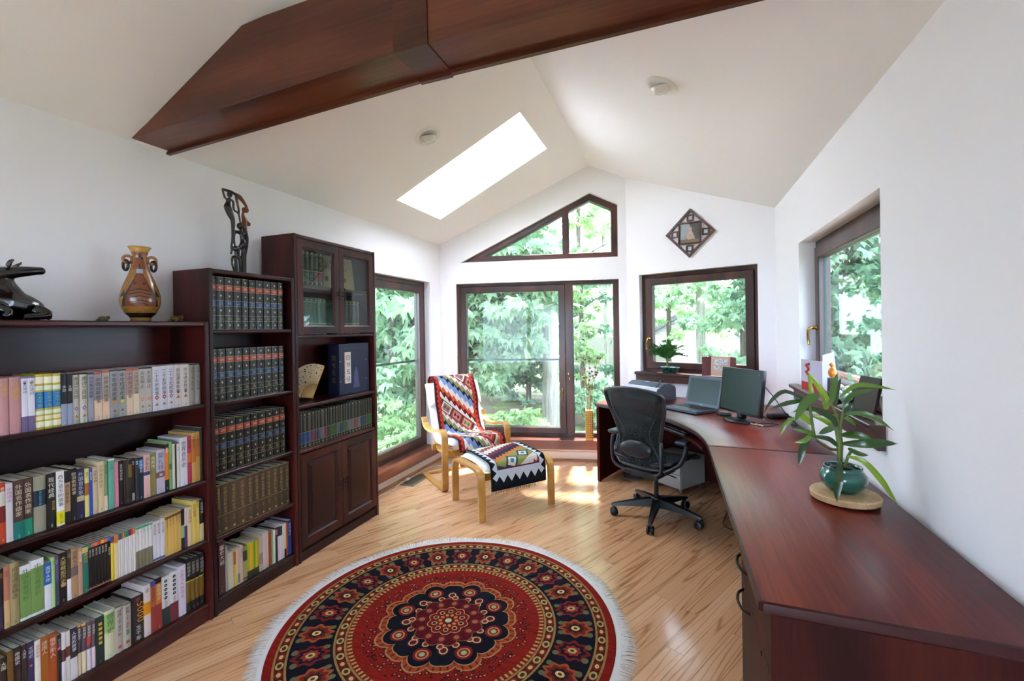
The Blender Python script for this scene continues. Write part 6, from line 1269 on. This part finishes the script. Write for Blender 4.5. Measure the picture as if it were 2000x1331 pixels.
# ------------------------------------------------------------------ diamond picture
u, n, ln = frame_of(PC, PR); pf_ = empty('diamond_picture', (0, 0, 0), 0, 'diamond shaped fretwork frame with a vase picture above corner window', 'picture'); M_FRT = wood('fretwork_wood', '#2c1412', '#4a2420', '#5a2f28', 'x', 1.5, .4, .2)
s_c = hypot(.13-PC[0], 4.752-PC[1]); P0 = Vector((PC[0], PC[1], 0))+Vector((u.x, u.y, 0))*s_c
pf_.matrix_world = Matrix(((u.x, n.x, 0, P0.x), (u.y, n.y, 0, P0.y), (0, 0, 1, 2.41), (0, 0, 0, 1))) @ Matrix.Rotation(rad(2), 4, 'Y')
def sqr(cx, cz, r, diag): return [(cx+r*cos(a), cz+r*sin(a)) for a in ([0, pi/2, pi, 3*pi/2] if diag else [pi/4, 3*pi/4, 5*pi/4, 7*pi/4])]
ring('outer_frame', sqr(0, 0, .243, True), [sqr(0, 0, .212, True)], -.024, -.004, M_FRT, pf_, .002); ring('inner_frame', sqr(0, 0, .155, False), [sqr(0, 0, .137, False)], -.028, -.004, M_FRT, pf_, .002)
for cx, cz in ((.152, 0), (-.152, 0), (0, .152), (0, -.152)): ring('fret_square', sqr(cx, cz, .047, False), [sqr(cx, cz, .029, False)], -.022, -.004, M_FRT, pf_, .002)
w = Mt('still_life_vase_print', .3, .4); x, y, z = w.coords(); bg = w.mix((x+z*.4).gt(.03), '#9aa2aa', '#4a4844'); bg = w.mix(z.lt(-.06), bg, '#7a6650'); body = ((x/.034).pw(2)+((z+.03)/.036).pw(2)).lt(1); neck = x.abs().lt(.014)*z.band(-.01, .05); lip = x.abs().lt(.022)*z.band(.04, .055); w.base(w.mix((body+neck+lip).mn(1.0), bg, w.ramp(w.noise(w.vec, 40, 2), [(.3, '#b08a72'), (.7, '#cfb4a0')])))
MB().prism(sqr(0, 0, .14, False), -.012, -.006, ax='y').build('picture_print', w.m, pf_)

# ------------------------------------------------------------------ wicker vase with seed heads on the terrace door sill
wv_ = empty('wicker_vase', (-.925, 4.845, .2505), rad(12), 'tall square cane vase with dried seed heads on the low sill', 'vase'); w = Mt('woven_cane', .6, .3); x, y, z = w.coords(); q = (x+y)*52; hole = (q.fr()-.5).abs().lt(.22)*((z*42).fr()-.5).abs().lt(.26)*z.band(.02, .30); w.base(w.mix(hole, w.ramp(w.noise(w.vec, 120, 2), [(.3, '#a07a3a'), (.7, '#c09a54')]), '#2c1c0e')); w.bump(hole*-1.0, .5, .004)
MB().rbox(-.042, -.042, 0, .042, .042, .33, .006).build('cane_body', w.m, wv_, angle=40); M_STK = mat('dried_stalk', '#8a6a34', .7); M_POD = mat('seed_pod', '#5a3016', .7); fq = random.Random(13)
for i in range(15):
    a = fq.uniform(0, 2*pi); h_ = fq.uniform(.62, .98); sp = fq.uniform(.03, .24); tip = Vector((cos(a)*sp+.02, sin(a)*sp*.45-.02, h_)); st = bez([Vector((cos(a)*.02, sin(a)*.02, .31)), Vector((cos(a)*sp*.4, sin(a)*sp*.3, .55)), tip], 6); s_o = MB().tube(st, .0021, 5).build('stalk', M_STK, wv_, smooth=True)
    pm = MB().ball((0, 0, 0), fq.uniform(.011, .016), 8, sc=(1, 1, .9)); pm.lathe([(.001, .006), (.006, .009), (.004, .016), (.001, .016)], 8); o = pm.build('seed_head', M_POD, wv_, smooth=True); o.location = tip
    if i % 3 == 0: o2 = o.copy(); COL.objects.link(o2); o2.location = st[9]+Vector((.012, 0, .006)); o2.scale = (.8, .8, .8)

# ------------------------------------------------------------------ floor register, cord and switch
vt = empty('floor_register', (-2.455, 3.76, 0), rad(2), 'beige metal floor register near the left window', 'vent'); M_VNT = mat('register_beige', '#6f6450', .45, .3)
ring_ = MB(); r0 = rect(-.07, -.17, .07, .17); r1 = rect(-.05, -.15, .05, .15); vs = [(x, y, .0005) for x, y in r0]+[(x, y, .004) for x, y in r0]+[(x, y, .006) for x, y in r1]+[(x, y, .001) for x, y in r1]
ring_.add(vs, [(i, (i+1) % 4, (i+1) % 4+4, i+4) for i in range(4)]+[(i+4, (i+1) % 4+4, (i+1) % 4+8, i+8) for i in range(4)]+[(i+8, (i+1) % 4+8, (i+1) % 4+12, i+12) for i in range(4)]+[(12, 13, 14, 15)]).build('register_frame', M_VNT, vt)
sl0 = None
for i in range(14):
    if sl0 is None: sl0 = MB().box(-.049, -.002, .001, .049, .002, .0055).build('slat', M_VNT, vt); o = sl0
    else: o = sl0.copy(); COL.objects.link(o)
    o.location = (0, -.14+i*.0215, 0)
M_WC = mat('white_cord', '#c9c6c2', .5); cable('lamp_cord', [(-2.55, 3.0, .004), (-2.53, 3.25, .004), (-2.49, 3.45, .006), (-2.53, 3.56, .004), (-2.51, 3.68, .02)], .004, M_WC, 'white lamp cord running along the left wall floor'); cable('lamp_cord', [(-2.51, 3.735, .02), (-2.53, 3.95, .006), (-2.525, 4.08, .006), (-2.5, 4.18, .006), (-2.44, 4.24, .006)], .004, M_WC, 'white lamp cord end behind the armchair by window')
sw = empty('cord_switch', (-2.51, 3.708, .007), rad(85), 'white oval foot switch on the cord beside the register', 'switch'); MB().ball((0, 0, .014), .014, 14, sc=(2.2, 1.3, 1)).build('switch_body', M_WC, sw, smooth=True)
lb = empty('floor_lamp_base', (-2.33, 4.22, 0), 0, 'grey round lamp foot on the floor behind the armchair', 'lamp base'); MB().lathe([(.001, 0), (.1, 0), (.105, .006), (.1, .02), (.03, .03), (.001, .032)], 36).build('disc_foot', mat('lamp_foot_grey', '#8a8d96', .35, .4), lb, smooth=True)
# ------------------------------------------------------------------ garden
def at(px, D, z=0.0):
    X = (px-1000)/863.4*D; return Vector((X*cos(YAW)-D*sin(YAW), X*sin(YAW)+D*cos(YAW), z))
GZ = -.5
w = Mt('leaf_litter_ground', .9, .2); w.coords(); n1 = w.noise(w.vec, 1.2, 4, .6); n2 = w.noise(w.vec, 14, 4, .7); w.base(w.mix(n1.gt(.52), w.ramp(n2, [(.3, '#332a20'), (.6, '#5e5240'), (.8, '#857866')]), w.ramp(n2, [(.3, '#2f4a1c'), (.7, '#6a8a3c')]))); w.bump(n2, .6, .03)
gb = MB(); NG = 40
gb.grid(lambda u, v: ((u-.5)*90-.9, (v-.5)*90+4, GZ-.05*max(0, hypot((u-.5)*90, (v-.5)*90)-7)+.06*sin(u*47)*cos(v*53)), NG, NG)
tag(gb.build('ground', w.m, None, smooth=True), kind='structure')
def leafmat(name, a, b, c):
    m = bpy.data.materials.new(name); m.use_nodes = True; t = m.node_tree; t.nodes.clear(); out = t.nodes.new('ShaderNodeOutputMaterial'); df = t.nodes.new('ShaderNodeBsdfDiffuse'); tl = t.nodes.new('ShaderNodeBsdfTranslucent'); mx = t.nodes.new('ShaderNodeMixShader'); mx.inputs[0].default_value = .45
    tc = t.nodes.new('ShaderNodeTexCoord'); nz = t.nodes.new('ShaderNodeTexNoise'); nz.inputs['Scale'].default_value = 3.5; t.links.new(tc.outputs['Object'], nz.inputs['Vector']); rp = t.nodes.new('ShaderNodeValToRGB'); e = rp.color_ramp.elements; e.new(.5)
    for i, (p_, q) in enumerate(((.32, a), (.5, b), (.68, c))): e[i].position = p_; e[i].color = hexc(q)
    t.links.new(nz.outputs['Fac'], rp.inputs[0]); t.links.new(rp.outputs[0], df.inputs[0]); t.links.new(rp.outputs[0], tl.inputs[0]); t.links.new(df.outputs[0], mx.inputs[1]); t.links.new(tl.outputs[0], mx.inputs[2]); t.links.new(mx.outputs[0], out.inputs[0]); MATS[name] = m; return m
LM = [leafmat('maple_leaf', '#84a886', '#aecba8', '#d2e4c2'), leafmat('bright_leaf', '#90b27e', '#b6d09c', '#d4e4b4'), leafmat('deep_leaf', '#4f705a', '#74967a', '#9ab496')]
w = Mt('pale_bark', .9, .2); x, y, z = w.coords(); n1 = w.noise(w.comb(x*18, y*18, z*1.6), 1.5, 4, .65); w.base(w.ramp(n1, [(.3, '#857f76'), (.6, '#b9b3a8')])); w.bump(n1, .6, .02); M_BARK = w.m
w = Mt('dark_bark', .9, .2); x, y, z = w.coords(); n1 = w.noise(w.comb(x*18, y*18, z*1.6), 1.5, 4, .65); w.base(w.ramp(n1, [(.3, '#3f3a34'), (.6, '#756a60')])); w.bump(n1, .6, .02); M_BARKD = w.m
KITE = np.array([(0, 0, 0), (.27, .40, .02), (0, .95, -.10), (-.27, .40, .02), (.72, .52, -.10), (.40, -.02, .0), (-.72, .52, -.10), (-.40, -.02, .0)])
KF = [(0, 1, 2), (0, 2, 3), (0, 5, 4), (0, 4, 1), (0, 6, 7), (0, 3, 6)]
def foliage(name, parent, clusters, n, size, m, seed, droop=.85):
    """leaves scattered in layered sprays around cluster centres (centre, radii)"""
    rg_ = np.random.default_rng(seed); k = len(clusters); per0 = n//k; V = []; F = []; base = 0
    for c, r in clusters:
        per = per0
        # each cluster is a handful of flat drooping sprays
        ns = max(3, per//45); sc = rg_.normal(size=(ns, 3))*np.array(r)*.55+np.array(c); idx = rg_.integers(0, ns, per); p = sc[idx]+rg_.normal(size=(per, 3))*np.array([.30, .30, .16])*np.array([r[0], r[1], r[2]]).mean()*.55
        wp = p+np.array(parent.location); keep = ~((wp[:, 0] > -3.15) & (wp[:, 0] < 1.35) & (wp[:, 1] < 5.45+.12*np.clip(wp[:, 0], -3, 0)) & (wp[:, 2] < 4.2)); p = p[keep]; per = len(p)
        az = rg_.uniform(0, 2*pi, per); tl = rg_.normal(0, .45, per)-droop; rl = rg_.normal(0, .5, per); s = size*rg_.uniform(.6, 1.2, per)
        ca, sa = np.cos(az), np.sin(az); ct, st = np.cos(tl), np.sin(tl); cr, sr = np.cos(rl), np.sin(rl)
        f = np.stack([-sa*ct, ca*ct, st], 1); rt = np.stack([ca*cr, sa*cr, sr], 1); up = np.cross(rt, f)
        q = p[:, None, :]+s[:, None, None]*(KITE[None, :, 0:1]*rt[:, None, :]+KITE[None, :, 1:2]*f[:, None, :]+KITE[None, :, 2:3]*up[:, None, :]); V.append(q.reshape(-1, 3))
    V = np.concatenate(V); nl = len(V)//8; F = (np.array(KF)[None]+(np.arange(nl)*8)[:, None, None]).reshape(-1, 3)
    me = bpy.data.meshes.new(name); me.vertices.add(len(V)); me.vertices.foreach_set('co', V.astype(np.float32).ravel()); me.loops.add(len(F)*3); me.loops.foreach_set('vertex_index', F.astype(np.int32).ravel()); me.polygons.add(len(F)); me.polygons.foreach_set('loop_start', np.arange(0, len(F)*3, 3, dtype=np.int32)); me.materials.append(m); me.update(calc_edges=True)
    o = bpy.data.objects.new(name, me); COL.objects.link(o); o.parent = parent; o['kind'] = 'stuff'; return o
def tree(px, D, label, trunk_r, h, crown, nleaf, size, lm, seed, bark=None, lean=(0, 0), name='tree', trunk_from=GZ):
    p = at(px, D); t = empty(name, (p.x, p.y, GZ-.05*max(0, hypot(p.x+.9, p.y-4)-7)), 0, label, 'tree' if name == 'tree' else 'shrub'); rs = random.Random(seed)
    if trunk_r:
        pts = [(0, 0, -.3), (lean[0]*.3+.02, lean[1]*.3, h*.3), (lean[0]*.7-.03, lean[1]*.7, h*.65), (lean[0], lean[1], h)]; q = bez(pts, 5)
        MB().tube(q, [trunk_r*1.35]+[trunk_r*(1.12-.5*i/len(q)) for i in range(1, len(q))], 14).build('trunk', bark or M_BARK, t, smooth=True)
        for k in range(5):
            z0 = h*rs.uniform(.35, .9); a = rs.uniform(0, 2*pi); L_ = rs.uniform(.8, 2.2); MB().tube(bez([(0, 0, z0), (cos(a)*L_*.5, sin(a)*L_*.5, z0+.3), (cos(a)*L_, sin(a)*L_, z0+.35)], 4), [trunk_r*.28*(1-.09*j) for j in range(9)], 6).build('branch', bark or M_BARKD, t, smooth=True)
    foliage('foliage', t, crown, nleaf, size, LM[lm], seed); return t
def cl(*rows): return [((a, b, c), (r, r2, r3)) for a, b, c, r, r2, r3 in rows]
G = 'outside the terrace door'
tree(1073, 8.3, 'large pale straight trunk seen right of centre through the terrace door', .15, 11, cl((-1.2, 2.0, 6.5, 1.4, 1.0, .7), (.9, 2.6, 7.2, 1.4, 1.0, .8), (-.6, -.2, 3.3, .9, .5, .35), (.3, 3.2, 9, 2, 1.2, 1), (-.1, -.7, 2.6, .6, .3, .25)), 4800, .19, 0, 21)
tree(900, 7.4, 'drooping maple filling the left part of the terrace door', .06, 4.5, cl((.5, .1, 2.9, .6, .5, .45), (.95, .2, 2.3, .55, .45, .35), (.25, 0, 2.1, .5, .45, .35), (.75, .2, 1.65, .5, .4, .3), (.4, 0, 1.3, .4, .35, .22), (.6, 0, 3.8, .9, .7, .5), (1.1, .3, 3.2, .6, .5, .4)), 8500, .18, 0, 22, M_BARKD)
tree(915, 9.0, 'tall maple behind the left edge of the terrace door', .08, 7, cl((0, 0, 2.2, 1.0, .9, .8), (.4, .4, 3.4, 1.2, 1, .8), (-.6, .2, 4.6, 1.3, 1, .9), (.2, 0, 5.8, 1.4, 1.2, .9)), 6000, .2, 0, 23, M_BARKD)
tree(1030, 12.5, 'dark understorey tree behind the large pale trunk', .07, 5, cl((-.6, 0, 1.0, 1.2, .8, .7), (.5, .2, .8, 1.2, .8, .6), (0, 0, 2.2, 1.5, 1, .9), (-.3, 0, 3.6, 1.6, 1.2, .9), (1.0, .4, 3.0, 1.2, 1, .8)), 7000, .17, 2, 24, M_BARKD)
tree(1135, 10.5, 'slim leafy tree in the narrow side light', .06, 6.5, cl((0, 0, 1.4, .4, .4, .5), (0, 0, 2.5, .45, .45, .6), (.1, 0, 3.6, .55, .5, .7), (0, 0, 4.9, .8, .7, .7)), 2600, .13, 1, 25, M_BARKD)
tree(1182, 15, 'thin bare trunk at the right of the side light', .075, 11, cl((-.2, 0, 6.0, 1.4, 1.2, .7), (.4, 0, 7.5, 1.6, 1.3, .9), (0, 0, 9, 1.8, 1.5, 1)), 2600, .2, 1, 26)
tree(960, 16, 'far maple behind the drooping one', .12, 9, cl((-1, 0, 2, 2, 1.2, 1.2), (1, 0, 3, 1.8, 1.2, 1.2), (0, 0, 4.8, 2.2, 1.5, 1.2), (-1.2, 0, 6.4, 2, 1.4, 1)), 6500, .24, 1, 27, M_BARKD)
tree(1165, 8.8, 'low light green bush below the side light', 0, 0, cl((0, 0, .35, .5, .4, .3), (-.3, .2, .6, .35, .35, .25), (.4, .3, .5, .4, .4, .3)), 1500, .11, 0, 28, name='shrub')
tree(975, 6.1, 'bright green shrub below the armchair side of terrace door', 0, 0, cl((-.2, 0, .35, .42, .35, .28), (.15, .1, .5, .35, .3, .2), (-.45, .2, .55, .4, .35, .3), (.38, .05, .72, .3, .2, .12)), 3600, .075, 1, 29, name='shrub')
# left window
tree(765, 6.8, 'leafy tree close outside the left wall window', .06, 5, cl((0, 0, 1.3, .7, .8, .6), (-.2, .3, 2.3, .8, .9, .6), (.1, -.2, 3.2, .9, 1.0, .7)), 4800, .17, 0, 31, M_BARKD)
tree(700, 8.2, 'far tree filling the left wall window', .1, 7, cl((0, 0, 1.2, 1.3, 1.3, .9), (.2, .3, 2.6, 1.4, 1.4, 1), (0, 0, 4.4, 1.6, 1.6, 1.2), (.9, 1.2, 2.0, 1.2, 1.2, 1)), 6500, .18, 2, 32, M_BARKD)
tree(775, 5.7, 'low shrub at the foot of the left wall window', 0, 0, cl((0, 0, .3, .5, .5, .25), (-.3, .5, .5, .5, .5, .35), (.1, -.5, .35, .4, .5, .25)), 4000, .08, 1, 33, name='shrub')
# corner window
tree(1367, 10.8, 'grey trunk with ivy standing in the corner window', .105, 10, cl((-.6, 0, 2.9, 1.1, .7, .45), (.9, .2, 2.4, 1.0, .8, .35), (.1, -.2, .35, .16, .16, .45), (.5, 0, 4.2, 1.6, 1.2, .8), (.7, -.3, 1.35, .8, .5, .14)), 2600, .13, 0, 34)
tree(1305, 13, 'pale green tree left of the trunk in corner window', .07, 8, cl((0, 0, 2.6, 1.1, .9, .6), (.6, 0, 3.6, 1.2, .9, .7), (-.3, .2, 4.6, 1.4, 1.2, .8)), 2400, .17, 1, 35, M_BARKD)
tree(1450, 9.5, 'leafy branches at the right of the corner window', .07, 8, cl((0, 0, 2.7, .9, .7, .45), (-.5, .1, 2.05, .7, .5, .18), (.3, 0, 3.8, 1.3, 1, .8), (-.3, 0, .95, .7, .4, .22)), 2400, .13, 0, 36, M_BARKD)
tree(1330, 7.2, 'low garden bush under the corner window', 0, 0, cl((0, 0, .55, .5, .35, .25), (.5, -.1, .7, .5, .35, .22), (-.5, .1, .5, .5, .4, .3)), 1700, .09, 0, 37, name='shrub')
# right window
tree(1640, 7.5, 'broad green tree filling the right wall window', .12, 8, cl((0, 0, 2.2, 1.3, 1.2, .8), (.8, -.6, 3.2, 1.4, 1.3, .9), (-.7, .7, 3.4, 1.3, 1.2, .9), (0, 0, 4.8, 1.8, 1.6, 1), (.2, -.2, 1.2, 1.3, 1.2, .6)), 8500, .17, 2, 38, M_BARKD)
tree(1760, 9.5, 'tall tree at the right of the right wall window', .12, 9, cl((0, 0, 1.6, 1.6, 1.6, .9), (0, 0, 3.2, 1.8, 1.8, 1.1), (-.6, .6, 5, 2, 2, 1.2)), 3600, .2, 0, 39, M_BARKD)
tree(1570, 13, 'distant tree between the corner and right windows', .12, 9, cl((0, 0, 1.6, 1.8, 1.6, .9), (.5, 0, 3.4, 2, 1.8, 1.1), (-.6, 0, 5, 2.2, 2, 1.2)), 3400, .22, 1, 40, M_BARKD)
# boulders
w = Mt('mossy_boulder', .9, .2); w.coords(); n1 = w.noise(w.vec, 6, 4, .6); w.base(w.ramp(n1, [(.35, '#5c5a50'), (.6, '#8c887c'), (.75, '#6a7a4c')])); w.bump(n1, .5, .03)
for px, D, sc, lab in ((1000, 7.4, (.42, .26, .26), 'flat grey boulder beside the bright shrub outside'), (1040, 7.9, (.30, .24, .24), 'rounded boulder at the foot of the large trunk')):
    p = at(px, D); b = empty('boulder', (p.x, p.y, GZ+.0), rad(30), lab, 'boulder'); o = MB().ball((0, 0, .1), 1, 20, sc=sc).build('rock', w.m, b, smooth=True); d_ = o.modifiers.new('rough', 'DISPLACE'); tx = bpy.data.textures.new('rock_noise', 'CLOUDS'); tx.noise_scale = .3; d_.texture = tx; d_.strength = .12
# neighbouring house and shed
p = at(1352, 21); hs = empty('neighbour_house', (p.x, p.y, -2.6), rad(-28), 'white sided neighbouring house with pale roof beyond the corner window', 'house'); M_SID = Mt('white_siding', .7, .3); x, y, z = M_SID.coords(); M_SID.base(M_SID.mix((z*6.0).fr().lt(.12), '#c9c9cc', '#9a9aa2')); M_SID = M_SID.m; M_RF = mat('pale_roof', '#8f8a86', .8)
MB().prism([(-3.6, 0), (3.6, 0), (3.6, 3.0), (0, 4.8), (-3.6, 3.0)], 0, 6, ax='y').build('wall', M_SID, hs)
for s in (-1, 1): MB().prism([(0, 4.85), (s*4.0, 2.85), (s*4.0, 2.97), (0, 4.98)], -.35, 6.3, ax='y').build('roof', M_RF, hs)
for s in (-1, 1): MB().prism([(0, 4.72), (s*4.0, 2.72), (s*4.0, 2.97), (0, 4.98)], -.42, -.34, ax='y').build('verge_board', mat('verge_grey', '#4a494e', .6), hs)
for x0 in (-2.4, 1.0): wn = ring('window', rect(x0, 1.5, x0+1.2, 2.6), [inset(rect(x0, 1.5, x0+1.2, 2.6), .1)], -.06, .02, mat('house_trim', '#b8b8bc', .5), hs); MB().box(x0+.08, -.02, 1.58, x0+1.12, .0, 2.52).build('pane', mat('house_glass', '#46525a', .1), hs)
p = at(1215, 17.5); an = empty('house_annex', (p.x, p.y, -2.2), rad(-28), 'low flat annex with pale roof left of the house', 'house'); MB().box(-2.2, 0, 0, 2.4, 3, 2.2).build('wall', M_SID, an); MB().prism([(-2.5, 2.2), (2.7, 2.2), (2.7, 2.3), (0, 3.3), (-2.5, 3.3)], -.3, 3.3, ax='y').build('roof', M_RF, an); MB().box(.2, -.03, 1.1, 1.6, 0, 1.8).build('window', mat('house_glass', '#46525a', .1), an)
p = at(1180, 24); sh_ = empty('garden_shed', (p.x, p.y, -1.9), rad(-15), 'low grey shed far behind the side light', 'shed'); MB().box(-1.4, 0, 0, 2.2, 2, 1.75).build('wall', mat('shed_grey', '#8f8a94', .8), sh_); MB().prism([(-1.7, 1.72), (2.5, 1.72), (2.5, 1.86), (-1.7, 1.86)], -.3, 2.3, ax='y').build('roof', mat('shed_roof', '#5c5a5e', .8), sh_)
# deck and railing outside the right wall window
M_DK = mat('weathered_rail_wood', '#a8786c', .7); dr = empty('deck_railing', (2.2, 3.2, -.22), 0, 'weathered reddish deck railing outside the right wall window', 'railing')
for z0 in (.96, .14): MB().rbox(-.045, 0, z0, .045, 7.5, z0+.05, .005).build('rail', M_DK, dr)
b0 = None
for i in range(34):
    if b0 is None: b0 = MB().box(-.02, -.045, .19, .02, .045, .96).build('baluster', M_DK, dr); o = b0
    else: o = b0.copy(); COL.objects.link(o)
    o.location = (0, .1+i*.22, 0)
for y_ in (0, 2.5, 5, 7.5): MB().rbox(-.05, y_-.05, 0, .05, y_+.05, 1.05, .005).build('post', M_DK, dr)
dkf = tag(empty('floor_deck', (0, 0, 0)), kind='structure')
bd = None
for i in range(9):
    if bd is None: bd = MB().box(0, 1.0, -.25, .135, 11, -.22).build('plank', mat('deck_grey', '#8f857c', .8), dkf); o = bd
    else: o = bd.copy(); COL.objects.link(o)
    o.location = (1.06+i*.14, 0, 0)
